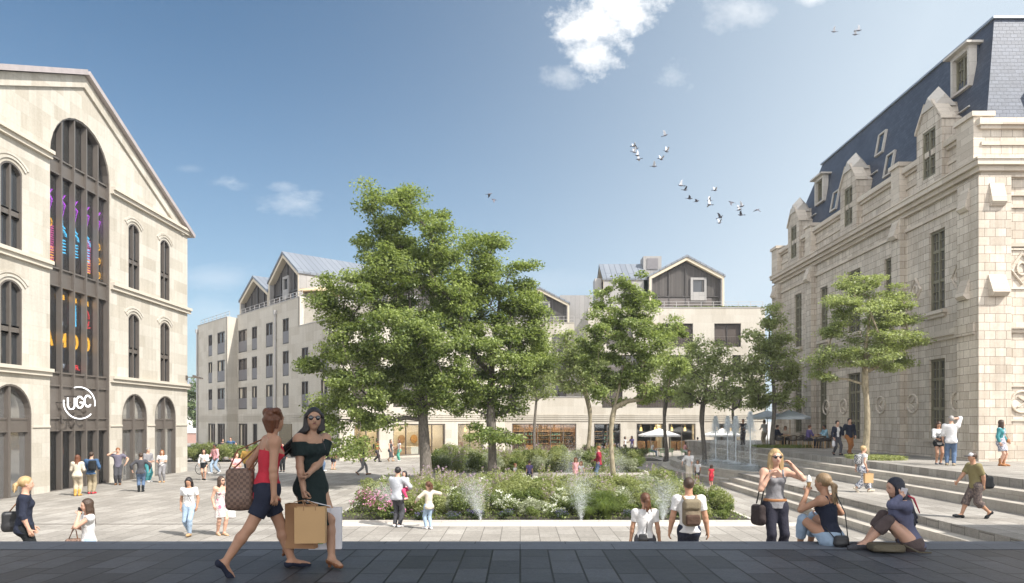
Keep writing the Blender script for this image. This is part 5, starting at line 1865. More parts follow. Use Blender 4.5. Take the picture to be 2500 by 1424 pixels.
class Prim:
    """rc: round cone; el: ellipsoid; fr: elliptic frustum; each with clip planes"""
    def __init__(s, kind, k=.02, clips=(), **kw):
        s.kind, s.k, s.clips, s.__dict__ = kind, k, list(clips), dict(s.__dict__, **kw, kind=kind, k=k, clips=list(clips))

    def bounds(s):
        if s.kind == 'rc':
            r = max(s.ra, s.rb); return np.minimum(s.a, s.b) - r, np.maximum(s.a, s.b) + r
        if s.kind == 'bx':
            r = float(np.linalg.norm(s.r)); return s.c - r, s.c + r
        if s.kind == 'el':
            r = max(s.r); return s.c - r, s.c + r
        r = max(max(s.ra), max(s.rb)) * (1 + s.amp)
        return np.minimum(s.a, s.b) - r, np.maximum(s.a, s.b) + r

    def dist(s, P):
        if s.kind == 'rc':
            ab = s.b - s.a; L = float(ab @ ab) + 1e-9
            q = P - s.a
            t = np.clip((q @ ab) / L, 0, 1)
            d = np.linalg.norm(q - t[..., None] * ab, axis=-1) - (s.ra + (s.rb - s.ra) * t)
        elif s.kind == 'bx':
            q = np.abs((P - s.c) @ s.R.T) - s.r + s.rad
            d = np.linalg.norm(np.maximum(q, 0), axis=-1) + np.minimum(q.max(-1), 0) - s.rad
        elif s.kind == 'el':
            q = (P - s.c) @ s.R.T
            k0 = np.linalg.norm(q / s.r, axis=-1); k1 = np.linalg.norm(q / (s.r * s.r), axis=-1) + 1e-6
            d = k0 * (k0 - 1) / k1
        else:
            ab = s.b - s.a; L = float(np.sqrt(ab @ ab)); w_ = ab / L
            u = s.u - w_ * (s.u @ w_); u = u / np.linalg.norm(u); v = np.cross(w_, u)
            q = P - s.a
            tt = (q @ w_) / L; t = np.clip(tt, 0, 1)
            x, y = q @ u, q @ v
            e = t ** s.pw
            rx = s.ra[0] + (s.rb[0] - s.ra[0]) * e; ry = s.ra[1] + (s.rb[1] - s.ra[1]) * e
            if s.amp:
                th = np.arctan2(y, x)
                f = 1 + s.amp * e * (np.sin(th * s.nf + s.ph) * .6 + np.sin(th * (s.nf * 1.7) + 1 + s.ph) * .4)
                rx = rx * f; ry = ry * f
            d = (np.sqrt((x / rx) ** 2 + (y / ry) ** 2) - 1) * np.minimum(rx, ry)
            d = np.maximum(d, np.maximum(-tt, tt - 1) * L)
        for p, n in s.clips:
            d = np.maximum(d, (P - p) @ n)
        return d


def RC(a, b, ra, rb, k=.02, clips=()): return Prim('rc', k, clips, a=_np(a), b=_np(b), ra=ra, rb=rb)
def EL(c, r, R3, k=.02, clips=()): return Prim('el', k, clips, c=_np(c), r=np.array(r, 'f'), R=np.array(R3, 'f'))
def BX(c, r, R3, rad=.02, k=.02, clips=()): return Prim('bx', k, clips, c=_np(c), r=np.array(r, 'f'), R=np.array(R3, 'f'), rad=rad)
def FR(a, b, ra, rb, u, k=.015, clips=(), amp=0.0, nf=7, pw=1.0, ph=0.0): return Prim('fr', k, clips, a=_np(a), b=_np(b), ra=ra, rb=rb, u=_np(u), amp=amp, nf=nf, pw=pw, ph=ph)


def grow(prims, h, cut=()):
    lo = np.min([p.bounds()[0] for p in prims], 0) - 3 * h - .03; hi = np.max([p.bounds()[1] for p in prims], 0) + 3 * h + .03
    n = np.ceil((hi - lo) / h).astype(int) + 1
    D = np.full(n, 1.0, 'f')
    ax = [lo[i] + h * np.arange(n[i]) for i in range(3)]
    for p in prims:
        a, b = p.bounds()
        i0 = np.maximum(0, np.floor((a - p.k - 2 * h - lo) / h).astype(int)); i1 = np.minimum(n, np.ceil((b + p.k + 2 * h - lo) / h).astype(int) + 1)
        sl = tuple(slice(i0[i], i1[i]) for i in range(3))
        G_ = np.stack(np.meshgrid(*(ax[i][sl[i]] for i in range(3)), indexing='ij'), -1).astype('f')
        d = p.dist(G_)
        o = D[sl]
        hh = np.maximum(p.k - np.abs(o - d), 0) / p.k
        D[sl] = np.minimum(o, d) - hh * hh * p.k * .25
    if cut:
        G_ = np.stack(np.meshgrid(*ax, indexing='ij'), -1).astype('f')
        for f in cut:
            D = np.maximum(D, f(G_))
    return surface_nets(D, lo.astype('f'), h)


def sdf_obj(name, prims, h, m, parent=None, cut=(), extra=None):
    v, q = grow(prims, h, cut)
    vv = v.tolist(); ff = q.tolist()
    if extra is not None:
        n = len(vv); vv = vv + [list(p) for p in extra.v]; ff = ff + [[n + i for i in f] for f in extra.f]
    me = bpy.data.meshes.new(name)
    me.from_pydata(vv, [], ff); me.update()
    uv_world(me)
    me.materials.append(m); me.shade_smooth()
    o = bpy.data.objects.new(name, me); COL.objects.link(o)
    if parent is not None: o.parent = parent
    return o


def cloth(name, c, rough=.85, scale=13, bump=.65, var=.12):
    key = 'cloth_' + name
    if key in MATS: return MATS[key]
    t = NT(key)
    v = t.coord('Object')
    n = t.noise(v, scale, 4, .6); n2 = t.noise(v, 90, 2)
    col = t.mix(n, tuple(x * (1 - var) for x in c), tuple(min(1, x * (1 + var)) for x in c))
    t.principled(Base_Color=col, Roughness=rough, Specular_IOR_Level=.25, Normal=t.bump(n2, .12, .004, t.bump(n, bump, .03)))
    MATS[key] = t.m
    return t.m


def printed(name, c1, c2, c3, scale=16, thr=.52):
    key = 'print_' + name
    if key in MATS: return MATS[key]
    t = NT(key)
    v = t.coord('Object')
    n = t.noise(v, scale, 3, .55); n2 = t.noise(v, scale * .7 + 3, 2, .5)
    a = t.ramp(n, [(thr - .02, c1), (thr + .02, c2)])
    col = t.mix(t.ramp(n2, [(.6, (0, 0, 0)), (.64, (1, 1, 1))]), a, c3)
    t.principled(Base_Color=col, Roughness=.85, Specular_IOR_Level=.2, Normal=t.bump(t.noise(v, 14, 3), .3, .02))
    MATS[key] = t.m
    return t.m


def hairmat(name, c):
    key = 'hair_' + name
    if key in MATS: return MATS[key]
    t = NT(key)
    v = t.coord('Object', scale=(42, 42, 6))
    n = t.noise(v, 2.0, 4, .6)
    col = t.mix(n, tuple(x * .45 for x in c), tuple(min(1, x * 1.5) for x in c))
    t.principled(Base_Color=col, Roughness=.45, Specular_IOR_Level=.45, Normal=t.bump(n, .7, .012))
    MATS[key] = t.m
    return t.m


def skinmat(name, c):
    key = 'skin_' + name
    if key in MATS: return MATS[key]
    t = NT(key)
    v = t.coord('Object')
    n = t.noise(v, 18, 4, .6)
    col = t.mix(n, tuple(x * .9 for x in c), (min(1, c[0] * 1.08), c[1] * 1.05, c[2] * 1.04))
    t.principled(Base_Color=col, Roughness=.5, Specular_IOR_Level=.35, Subsurface_Weight=.08, Subsurface_Radius=(.012, .005, .003))
    MATS[key] = t.m
    return t.m

SK = {'fair': skinmat('fair', (.56, .34, .245)), 'tan': skinmat('tan', (.42, .235, .15)), 'olive': skinmat('olive', (.40, .24, .16)), 'brown': skinmat('brown', (.17, .085, .05)), 'deep': skinmat('deep', (.22, .12, .075))}
HR = {'black': hairmat('black', (.014, .011, .011)), 'brown': hairmat('brown', (.055, .032, .02)), 'auburn': hairmat('auburn', (.125, .045, .02)), 'blond': hairmat('blond', (.42, .29, .14)), 'dblond': hairmat('dark_blond', (.24, .16, .085)), 'ginger': hairmat('ginger', (.24, .095, .035)), 'grey': hairmat('grey', (.30, .28, .26)), 'blueblack': hairmat('blue_black', (.012, .013, .025)), 'chestnut': hairmat('chestnut', (.10, .042, .02))}
M['sole'] = plain('pale_rubber', (.6, .58, .55), .7)
M['lens'] = plain('sunglass_lens', (.012, .012, .016), .08, 0, .1, 3, spec=.9)
M['eye'] = plain('dark_eye', (.02, .014, .012), .2)
M['lip'] = plain('lips', (.33, .10, .085), .45)
M['lip_dark'] = plain('dark_lips', (.17, .045, .05), .4)
M['brow'] = plain('brow_hair', (.03, .02, .015), .8)


def ik(a, t, l1, l2, pole):
    """two-bone chain from a to t bending towards pole"""
    d = t - a; L = d.length
    mx = (l1 + l2) * .998
    if L > mx: d = d * (mx / L); t = a + d; L = mx
    L = max(L, abs(l1 - l2) + 1e-3)
    dn = d.normalized()
    x = (l1 * l1 - l2 * l2 + L * L) / (2 * L)
    y = math.sqrt(max(l1 * l1 - x * x, 0))
    pv = pole - dn * pole.dot(dn)
    pv = pv.normalized() if pv.length > 1e-5 else dn.orthogonal().normalized()
    return a + dn * x + pv * y, t


def person(label, cat, x, y, z, face, H, sex='f', pose=None, wear=(), hair=('short', 'brown'), skin='fair', res=None, group=None, build_=1.0, extras=()):
    """face: heading in degrees, 0 looks at the viewer, 90 to the viewer's right, 180 away.  Local forward is -y, the person's left is +x."""
    p = dict(pelvis=None, lean=0, twist=0, roll=0, hy=0, hp=0, la=None, ra=None, ll=None, rl=None, lel=None, rel=None, curl=.5, kl=None, kr=None, lf=None, rf=None)
    p.update(pose or {})
    rb = math.hypot(x, y) / FPX * 2.4415              # size of a render pixel at the person
    h = res or min(max(.0105, rb * .62), .032)
    s = H
    f = sex == 'f'
    child = sex == 'c'
    up0 = Vector((0, 0, 1)); fw0 = Vector((0, -1, 0)); rt0 = Vector((1, 0, 0))     # rt0 = person's left side (+x)
    P = Vector(p['pelvis']) * s if p['pelvis'] else Vector((0, 0, .518 * s))
    ln, rl_ = R(p['lean']), R(p['roll'])
    up = (up0 * math.cos(ln) + fw0 * math.sin(ln)); up = (up * math.cos(rl_) + rt0 * math.sin(rl_)).normalized()
    fwd = (fw0 - up * fw0.dot(up)).normalized()
    sd = up.cross(fwd).normalized()
    if sd.x < 0: sd = -sd
    tw = R(p['twist'])
    sdt = (sd * math.cos(tw) - fwd * math.sin(tw)).normalized()
    fwt = (fwd * math.cos(tw) + sd * math.sin(tw)).normalized()
    wS = (.098 if f else .112) * s * build_
    if child: wS = .095 * s
    N = P + up * .302 * s
    SL = N + sdt * wS - up * .022 * s; SR = N - sdt * wS - up * .022 * s
    hs = 1.0 if not child else 1.22
    hc = N + up * .062 * s + up0 * .047 * s * (1.0 if not child else 1.25) + fwt * .014 * s
    hy, hp = R(p['hy']) , R(p['hp'])
    fh = (fwt * math.cos(hy) + sdt * math.sin(hy)).normalized()
    upn = (up * .5 + up0).normalized()
    fh = (fh - upn * fh.dot(upn)).normalized()
    uh = (upn * math.cos(hp) - fh * -math.sin(hp)).normalized() if hp else upn
    # positive pitch looks down
    fh2 = (fh * math.cos(hp) - upn * math.sin(hp)).normalized(); uh = (upn * math.cos(hp) + fh * math.sin(hp)).normalized(); fh = fh2
    sh = uh.cross(fh); sh = sh if sh.dot(sdt) > 0 else -sh
    uA, fA, hA = .168 * s, .143 * s, .098 * s
    tL, sL = .246 * s, .242 * s
    hipw = (.052 if f else .049) * s
    HL = P + sd * hipw - up * .012 * s; HR_ = P - sd * hipw - up * .012 * s
    def tgt(v, dflt): return Vector(v) * s if v is not None else dflt
    wl = tgt(p['la'], SL + Vector((.035, -.03, -.305)) * s); wr = tgt(p['ra'], SR + Vector((-.035, -.03, -.305)) * s)
    al = tgt(p['ll'], Vector((.045, .0, .042)) * s); ar = tgt(p['rl'], Vector((-.045, .0, .042)) * s)
    EL_, WL = ik(SL, wl, uA, fA, Vector(p['lel']) if p['lel'] else -fwt * .8 + sdt * .5 - up * .2)
    ER_, WR = ik(SR, wr, uA, fA, Vector(p['rel']) if p['rel'] else -fwt * .8 - sdt * .5 - up * .2)
    KL, AL = ik(HL, al, tL, sL, Vector(p['kl']) if p['kl'] else fwd + sd * .1)
    KR, AR = ik(HR_, ar, tL, sL, Vector(p['kr']) if p['kr'] else fwd - sd * .1)
    tilt = np.array([tuple(sd), tuple(fwd), tuple(up)], 'f'); tiltT = np.array([tuple(sdt), tuple(fwt), tuple(up)], 'f'); tiltH = np.array([tuple(sh), tuple(fh), tuple(uh)], 'f')
    b_ = build_
    ribw, ribd = ((.078, .056) if f else (.094, .066))
    waw, wad = ((.064, .050) if f else (.079, .060))
    pew, ped = ((.092, .066) if f else (.085, .064))
    if child: ribw, ribd, waw, wad, pew, ped = .074, .056, .068, .054, .072, .056
    def torso(g=0.0, k=.05):
        k *= s
        L = [EL(P + up * .010 * s - fwd * .006 * s, ((pew * b_) * s + g, ped * b_ * s + g, .068 * s + g), tilt, k),
             EL(P + up * .105 * s, (waw * b_ * s + g, wad * b_ * s + g, .085 * s + g), (tilt + tiltT) / 2, k),
             EL(P + up * .205 * s - fwt * .004 * s, (ribw * b_ * s + g, ribd * b_ * s + g, .088 * s + g), tiltT, k),
             RC(N - up * .03 * s + sdt * wS * .82, N - up * .03 * s - sdt * wS * .82, .034 * s * b_ + g, .034 * s * b_ + g, k),
             RC(HL - up * .02 * s - fwd * .02 * s * -1 * .9, HL - up * .02 * s - fwd * .028 * s, .048 * s * b_ + g, .05 * s * b_ + g, .03 * s), RC(HR_ - up * .02 * s, HR_ - up * .02 * s - fwd * .028 * s, .048 * s * b_ + g, .05 * s * b_ + g, .03 * s)]
        if f:
            for q in (-1, 1):
                L.append(EL(P + up * .212 * s + sdt * q * .038 * s + fwt * .042 * s, (.034 * s + g * .8,) * 3, tiltT, .025 * s))
        return L
    lw = 1.0 if not child else 1.05
    def thigh(h_, k_, g=0.0, clips=()): return RC(h_, k_, .05 * s * b_ * lw + g, .034 * s * b_ + g, .03 * s, clips)
    def shin(k_, a_, g=0.0, clips=(), taper=True):
        m_ = k_.lerp(a_, .30) - fwd * .006 * s
        return [RC(k_, m_, .032 * s * b_ + g, .0335 * s * b_ + g, .015 * s, clips), RC(m_, a_, .0335 * s * b_ + g, (.0205 * s if taper else .030 * s) + g, .015 * s, clips)]
    def uarm(a_, e_, g=0.0, clips=()): return RC(a_, e_, (.0285 if f else .034) * s * b_ + g, (.0225 if f else .0265) * s * b_ + g, .022 * s, clips)
    def farm(e_, w_, g=0.0, clips=()):
        m_ = e_.lerp(w_, .3)
        return [RC(e_, m_, (.0225 if f else .0255) * s * b_ + g, (.0225 if f else .0265) * s * b_ + g, .012 * s, clips), RC(m_, w_, (.0225 if f else .0265) * s * b_ + g, (.0148 if f else .0175) * s + g, .012 * s, clips)]
    body = torso()
    body += [RC(N - up * .035 * s, N + (hc - N) * .6, .034 * s * (1.0 if f else 1.15), .0295 * s * (1.0 if f else 1.15), .022 * s),
             RC(SL, SL + up * .006 * s, .032 * s * b_, .03 * s, .035 * s), RC(SR, SR + up * .006 * s, .032 * s * b_, .03 * s, .035 * s)]
    for a_, e_, w_ in ((SL, EL_, WL), (SR, ER_, WR)):
        body += [uarm(a_, e_)] + farm(e_, w_)
    for h_, k_, a_ in ((HL, KL, AL), (HR_, KR, AR)):
        body += [thigh(h_, k_)] + shin(k_, a_)
    # head
    q = s * hs
    jaw = (.0365 if f else .040) * q
    body += [EL(hc + uh * .014 * q - fh * .006 * q, (.0435 * q, .0555 * q, .0515 * q), tiltH, .02 * q),
             EL(hc - uh * .012 * q + fh * .016 * q, (.0385 * q, .036 * q, .047 * q), tiltH, .02 * q),
             RC(hc - uh * .036 * q + fh * .026 * q, hc - uh * .051 * q + fh * .029 * q, .026 * q, .0165 * q, .022 * q)]
    if h < .024:
        body += [RC(hc + uh * .004 * q + fh * .048 * q, hc - uh * .017 * q + fh * .058 * q, .0055 * q, .0088 * q, .008 * q)]
        body += [EL(hc - uh * .004 * q + sh * qq * .044 * q - fh * .004 * q, (.006 * q, .013 * q, .019 * q), tiltH, .006 * q) for qq in (-1, 1)]
        body += [RC(hc - uh * .031 * q + fh * .047 * q - sh * .008 * q, hc - uh * .031 * q + fh * .047 * q + sh * .008 * q, .0065 * q, .0065 * q, .006 * q)]
        body += [RC(hc + uh * .014 * q + fh * .045 * q - sh * .02 * q, hc + uh * .014 * q + fh * .045 * q + sh * .02 * q, .008 * q, .008 * q, .01 * q)]
    # feet
    feet = []
    for a_, ff_, sgn in ((AL, p['lf'], 1), (AR, p['rf'], -1)):
        yaw, pit = ff_ if ff_ else (8 * sgn, 0)
        d = (fwd * math.cos(R(yaw)) + sd * math.sin(R(yaw))); d.z = 0; d.normalize()
        d = (d * math.cos(R(pit)) - up0 * math.sin(R(pit))).normalized()
        dn = d.cross(Vector((0, 0, 1)).cross(d)).normalized()
        if dn.z < 0: dn = -dn
        heel = a_ - dn * .018 * s - d * .022 * s; ball = a_ - dn * .024 * s + d * .075 * s; toe = a_ - dn * .027 * s + d * .108 * s
        feet.append((a_, heel, ball, toe, d, dn))
        body += [RC(a_, heel, .0205 * s, .021 * s, .015 * s), RC(a_ - dn * .004 * s, ball, .0215 * s, .0185 * s, .015 * s), RC(ball, toe, .0185 * s, .014 * s, .01 * s)]
    # hands: palm in the skin, five tapered fingers grafted on
    fing = MB()
    for (e_, w_, sg) in ((EL_, WL, 1), (ER_, WR, -1)):
        d = (w_ - e_).normalized()
        inn = -sdt * sg
        pn = (inn - d * inn.dot(d)); pn = pn.normalized() if pn.length > .2 else (fwt - d * fwt.dot(d)).normalized()    # palm faces inwards
        sx = d.cross(pn).normalized()
        if sx.dot(fwt) < 0 and abs(sx.dot(fwt)) > .2: sx = -sx
        if abs(sx.dot(fwt)) <= .2 and sx.z < 0: sx = -sx
        kn = w_ + d * .048 * s
        body += [RC(w_, w_ + d * .012 * s, .0148 * s, .015 * s, .008 * s), RC(w_ + d * .016 * s + sx * .010 * s, kn + sx * .012 * s, .0105 * s, .0095 * s, .008 * s), RC(w_ + d * .016 * s - sx * .008 * s, kn - sx * .012 * s, .0105 * s, .009 * s, .008 * s)]
        cu = p['curl']
        for i, (o, Lf) in enumerate(((.0165, .043), (.006, .048), (-.0055, .045), (-.0165, .035))):
            b0 = kn + sx * o * s - d * .006 * s
            a1_ = cu * (.5 + .1 * i); a2_ = cu * (1.3 + .12 * i); a3_ = cu * 1.9
            def dr(a): return d * math.cos(a) + pn * math.sin(a)
            p1 = b0 + dr(a1_) * Lf * .45 * s; p2 = p1 + dr(a2_) * Lf * .33 * s; p3 = p2 + dr(a3_) * Lf * .27 * s
            fing.tube([b0, p1, p2, p3], [.0058 * s, .0055 * s, .0048 * s, .0034 * s], 6)
        t0 = w_ + d * .018 * s + sx * .016 * s
        t1 = t0 + (d * .6 + sx * .75 + pn * .25).normalized() * .026 * s; t2 = t1 + (d * .9 + sx * .15 + pn * .4).normalized() * .024 * s
        fing.tube([t0, t1, t2], [.0075 * s, .0062 * s, .0042 * s], 6)
    o = sdf_obj('person', body, h, SK[skin], extra=fing)
    tag(o, label, cat, group)
    o.location = (x, y, z); o.rotation_euler = (0, 0, R(face))
    J = dict(P=P, N=N, up=up, fwd=fwd, sd=sd, sdt=sdt, fwt=fwt, SL=SL, SR=SR, EL=EL_, ER=ER_, WL=WL, WR=WR, KL=KL, KR=KR, AL=AL, AR=AR, HL=HL, HR=HR_, hc=hc, fh=fh, uh=uh, sh=sh, q=q, s=s, h=h, tiltH=tiltH, feet=feet, o=o, rib=(ribw, ribd), pew=(pew, ped))
    U = _np(up); n0 = lambda v: _np(v)
    def above(pt, nrm): return (_np(pt), _np(nrm))       # keeps what lies below the plane
    for wr_ in wear:
        kd, m = wr_[0], wr_[1]
        o_ = dict(wr_[2]) if len(wr_) > 2 else {}
        g = o_.get('g', .008) * .72 + h * .25
        if kd in ('top', 'jacket'):
            hem = o_.get('hem', -.02); sl = o_.get('sl', .5); nk = o_.get('neck', -.004)
            L = torso(g, .05)
            L += [RC(SL, SL - up * .01 * s, .034 * s * b_ + g, .033 * s * b_ + g, .03 * s), RC(SR, SR - up * .01 * s, .034 * s * b_ + g, .033 * s * b_ + g, .03 * s)]
            if hem < -.03:
                L.append(FR(P + up * .03 * s, P + up * (hem - .01) * s, (pew * b_ * s + g, ped * b_ * s + g), (pew * 1.06 * b_ * s + g + .004, ped * 1.1 * b_ * s + g + .006), sd, amp=.03, nf=6))
            cl = [(_np(P + up * hem * s), -U), (_np(N + up * nk * s), n0((up + fwt * o_.get('vneck', .25)).normalized()))]
            if o_.get('strapless'):
                cl = [(_np(P + up * hem * s), -U), (_np(N - up * .085 * s), U)]
            for pr in L: pr.clips += cl
            if sl > 0 and not o_.get('strapless'):
                for a_, e_, w_ in ((SL, EL_, WL), (SR, ER_, WR)):
                    if sl < 1:
                        c = a_.lerp(e_, sl); nn = (e_ - a_).normalized()
                        L.append(uarm(a_, e_, g + .002, [(_np(c), n0(nn))]))
                    else:
                        t = sl - 1
                        L.append(uarm(a_, e_, g))
                        c = e_.lerp(w_, t); nn = (w_ - e_).normalized()
                        L += farm(e_, w_, g, [(_np(c), n0(nn))])
            jc = ()
            if kd == 'jacket':
                ww = o_.get('open', .032) * s
                def gap(G_, c=_np(P), F=_np(fwt), X=_np(sdt), ww=ww):
                    d = G_ - c
                    return np.minimum(d @ F - .01, ww - np.abs(d @ X))
                jc = (gap,)
            so = sdf_obj(o_.get('name', 'top'), L, h, m, o, cut=jc)
            if kd == 'jacket': J['jacket'] = so
        elif kd == 'tank':
            L = torso(g, .05)
            tp = o_.get('top', -.075)
            cl = [(_np(P + up * o_.get('hem', -.03) * s), -U), (_np(N + up * tp * s), n0((up + fwt * .15).normalized()))]
            L.append(FR(P + up * .04 * s, P + up * (o_.get('hem', -.03) - .01) * s, (pew * .96 * b_ * s + g, ped * b_ * s + g), (pew * 1.03 * b_ * s + g, ped * 1.08 * b_ * s + g), sd, amp=.03, nf=6))
            straps = []
            if not o_.get('nostrap'):
                for q_ in (-1, 1):
                    w_ = o_.get('strap', .010) * s
                    c1 = P + up * .222 * s + sdt * q_ * .05 * s + fwt * (.062) * s; c2 = N - up * .008 * s + sdt * q_ * .056 * s; c3 = P + up * .20 * s + sdt * q_ * .046 * s - fwt * .050 * s
                    straps += [RC(c1, c2 + fwt * .03 * s, w_, w_, .006), RC(c2 + fwt * .03 * s, c2 - fwt * .022 * s, w_, w_, .006), RC(c2 - fwt * .022 * s, c3, w_, w_ * .6, .006)]
            sdf_obj('shoulder_strap', straps, min(h * .8, .009), m, o) if straps else None
            sdf_obj(o_.get('name', 'top'), L, h * .8, m, o, cut=[(lambda G_, p_=p_, n_=n_: (G_ - p_) @ n_) for p_, n_ in cl])
        elif kd in ('trousers', 'shorts'):
            t = o_.get('len', 1.0); loose = o_.get('loose', 0.0)
            rise = o_.get('rise', .045)
            L = torso(g * .9, .05)[:3]
            L += torso(g * .9)[4:6]
            cl = [(_np(P + up * rise * s), U)]
            for pr in L: pr.clips += cl
            for h_, k_, a_ in ((HL, KL, AL), (HR_, KR, AR)):
                if t <= .5:
                    c = h_.lerp(k_, t * 2); nn = (k_ - h_).normalized()
                    L.append(RC(h_, k_, .052 * s * b_ + g, .036 * s * b_ + g + loose, .035 * s, [(_np(c), n0(nn))] + cl))
                else:
                    L.append(RC(h_, k_, .051 * s * b_ + g, .034 * s * b_ + g + loose * .6, .035 * s, cl))
                    c = k_.lerp(a_, min((t - .5) * 2, .99)); nn = (a_ - k_).normalized()
                    m_ = k_.lerp(a_, .3)
                    L += [RC(k_, m_, .034 * s * b_ + g + loose * .6, .034 * s * b_ + g + loose * .8, .015 * s, [(_np(c), n0(nn))]), RC(m_, a_, .034 * s * b_ + g + loose * .8, .023 * s + g + loose, .015 * s, [(_np(c), n0(nn))])]
            sdf_obj(o_.get('name', kd), L, h, m, o)
        elif kd in ('skirt', 'dress'):
            hem = o_.get('hem', -.2); fl = o_.get('flare', 1.15)
            mid = (KL + KR) / 2
            legd = ((mid - P).normalized() * .6 - up * .4).normalized()
            bot = P + legd * abs(hem) * s
            spread = (KL - KR).length * .5 * min(1, abs(hem) / .25) * .8
            rx = max(pew * fl * s, spread * abs(sd.dot((KL - KR).normalized())) + .05 * s); ry = max(ped * fl * s, spread * abs(fwd.dot((KL - KR).normalized())) + .05 * s)
            L = [FR(P + up * .05 * s, bot, (waw * 1.12 * s + g, wad * 1.1 * s + g), (rx + g, ry + g), sd, k=.03 * s, amp=o_.get('amp', .07), nf=o_.get('nf', 7), pw=o_.get('pw', .7), ph=x)]
            if kd == 'skirt':
                t3 = torso(g, .05)[:1]; t3[0].clips += [(_np(P + up * .06 * s), U)]; L += t3
            else:
                T_ = torso(g, .05)
                top = o_.get('top', -.004)
                cl = [(_np(N + up * top * s), n0((up + fwt * o_.get('vneck', .3)).normalized()))]
                for pr in T_: pr.clips += cl
                L += T_
                sl = o_.get('sl', 0)
                if sl:
                    for a_, e_ in ((SL, EL_), (SR, ER_)):
                        c = a_.lerp(e_, sl); nn = (e_ - a_).normalized()
                        st = a_.lerp(e_, o_.get('off', 0.0))
                        L.append(RC(st, e_, .036 * s + g + o_.get('puff', 0), .032 * s + g + o_.get('puff', 0), .02 * s, [(_np(c), n0(nn)), (_np(st), -n0(nn))] if o_.get('off') else [(_np(c), n0(nn))]))
            sdf_obj(o_.get('name', kd), L, h, m, o)
        elif kd == 'shoes':
            flat_ = o_.get('flat'); hl = o_.get('heel', 0)
            for (a_, heel, ball, toe, d, dn) in feet:
                gg = .006 + h * .2
                top_ = a_ + dn * (o_.get('up', .0)) * s
                cl = [(_np(top_), n0(dn))] if not o_.get('boot') else []
                L = [RC(a_, heel, .0205 * s + gg, .0215 * s + gg, .012 * s, cl), RC(a_ - dn * .008 * s, ball, .02 * s + gg, .0195 * s + gg, .012 * s, cl), RC(ball, toe, .0195 * s + gg, .015 * s + gg, .012 * s, cl)]
                if flat_:
                    for pr in L: pr.clips.append((_np(a_ - dn * .012 * s), n0((dn + d * .1).normalized())))
                if o_.get('boot'):
                    L += [RC(a_, a_ + (up0) * .1 * s, .024 * s + gg, .028 * s + gg, .012 * s)]
                for pr in L: pr.clips.append((_np(a_ - dn * .0415 * s - dn * .004), -n0(dn)))
                if hl:
                    L.append(RC(heel - dn * .012 * s, heel - dn * hl * s, .012 * s, .01 * s, .004))
                sdf_obj('shoe', L, max(h * .7, .007), m, o)
        elif kd == 'belt':
            L = [FR(P + up * .03 * s, P + up * .052 * s, (pew * 1.01 * s + g + .006, ped * 1.04 * s + g + .006), (pew * .97 * s + g + .006, ped * 1.02 * s + g + .006), sd)]
            sdf_obj('belt', L, h * .8, m, o)
        elif kd == 'glasses':
            L = []
            for q_ in (-1, 1):
                L.append(EL(hc + uh * .004 * q + fh * .051 * q + sh * q_ * .019 * q, (.0175 * q, .006 * q, .0155 * q), tiltH, .003))
                L.append(RC(hc + uh * .006 * q + fh * .046 * q + sh * q_ * .035 * q, hc + uh * .005 * q - fh * .005 * q + sh * q_ * .044 * q, .0035 * q, .003 * q, .003))
            L.append(RC(hc + uh * .008 * q + fh * .055 * q - sh * .01 * q, hc + uh * .008 * q + fh * .055 * q + sh * .01 * q, .0035 * q, .0035 * q, .003))
            sdf_obj('sunglasses', L, max(.0045, h * .4), M['lens'], o)
        elif kd == 'cap':
            L = [EL(hc + uh * .024 * q - fh * .006 * q, (.05 * q, .062 * q, .05 * q), tiltH, .01, [(_np(hc + uh * .012 * q), -_np(uh))])]
            sdf_obj('cap', L, h * .8, m, o)
            vz = [EL(hc + uh * .018 * q + fh * .075 * q, (.038 * q, .05 * q, .008 * q), tiltH, .01)]
            sdf_obj('cap_visor', vz, h * .7, wr_[3], o)
    # hair
    hk, hcol = hair[0], hair[1]
    ho = dict(hair[2]) if len(hair) > 2 else {}
    if hk != 'none':
        hm = HR[hcol]
        g = .004 * q + h * .25
        L = [EL(hc + uh * .017 * q - fh * .010 * q, (.0455 * q + g, .0565 * q + g, .0525 * q + g), tiltH, .015 * q)]
        fz = ho.get('fringe', .052)
        def face_cut(G_, hcn=_np(hc), F=_np(fh), Uu=_np(uh), q=q, fz=fz):
            d = G_ - hcn
            f_, u_ = d @ F, d @ Uu
            return np.minimum(f_ - .022 * q - np.maximum(u_, 0) * .45, fz * q - u_)
        cuts = [face_cut]
        bk = hc - fh * .045 * q
        if hk == 'short':
            cuts.append(lambda G_, hcn=_np(hc), Uu=_np(uh), F=_np(fh), q=q: np.maximum(-(G_ - hcn) @ Uu - .04 * q, (-(G_ - hcn) @ Uu - .004 * q) * .7 + ((G_ - hcn) @ F) * .5))
        elif hk == 'tousled':
            for i in range(16):
                a = i * 2.4
                L.append(RC(hc + uh * .03 * q - fh * .01 * q, hc + uh * (.05 + .02 * math.sin(i * 3.1)) * q + fh * (.035 * math.cos(a) - .02) * q + sh * .045 * math.sin(a) * q, .02 * q, .016 * q, .008 * q))
            for i in range(7):
                a = (i - 3) * .4
                L.append(RC(bk + sh * .03 * (i - 3) / 3 * q, bk - uh * (.06 + .012 * (i % 2)) * q + sh * .024 * (i - 3) / 3 * q + fh * .01 * q, .02 * q, .01 * q, .008 * q))
            for q_ in (-1, 1): L.append(RC(hc + sh * q_ * .042 * q - fh * .015 * q, hc + sh * q_ * .04 * q - uh * .045 * q - fh * .018 * q, .014 * q, .008 * q, .01 * q))
        elif hk == 'bob':
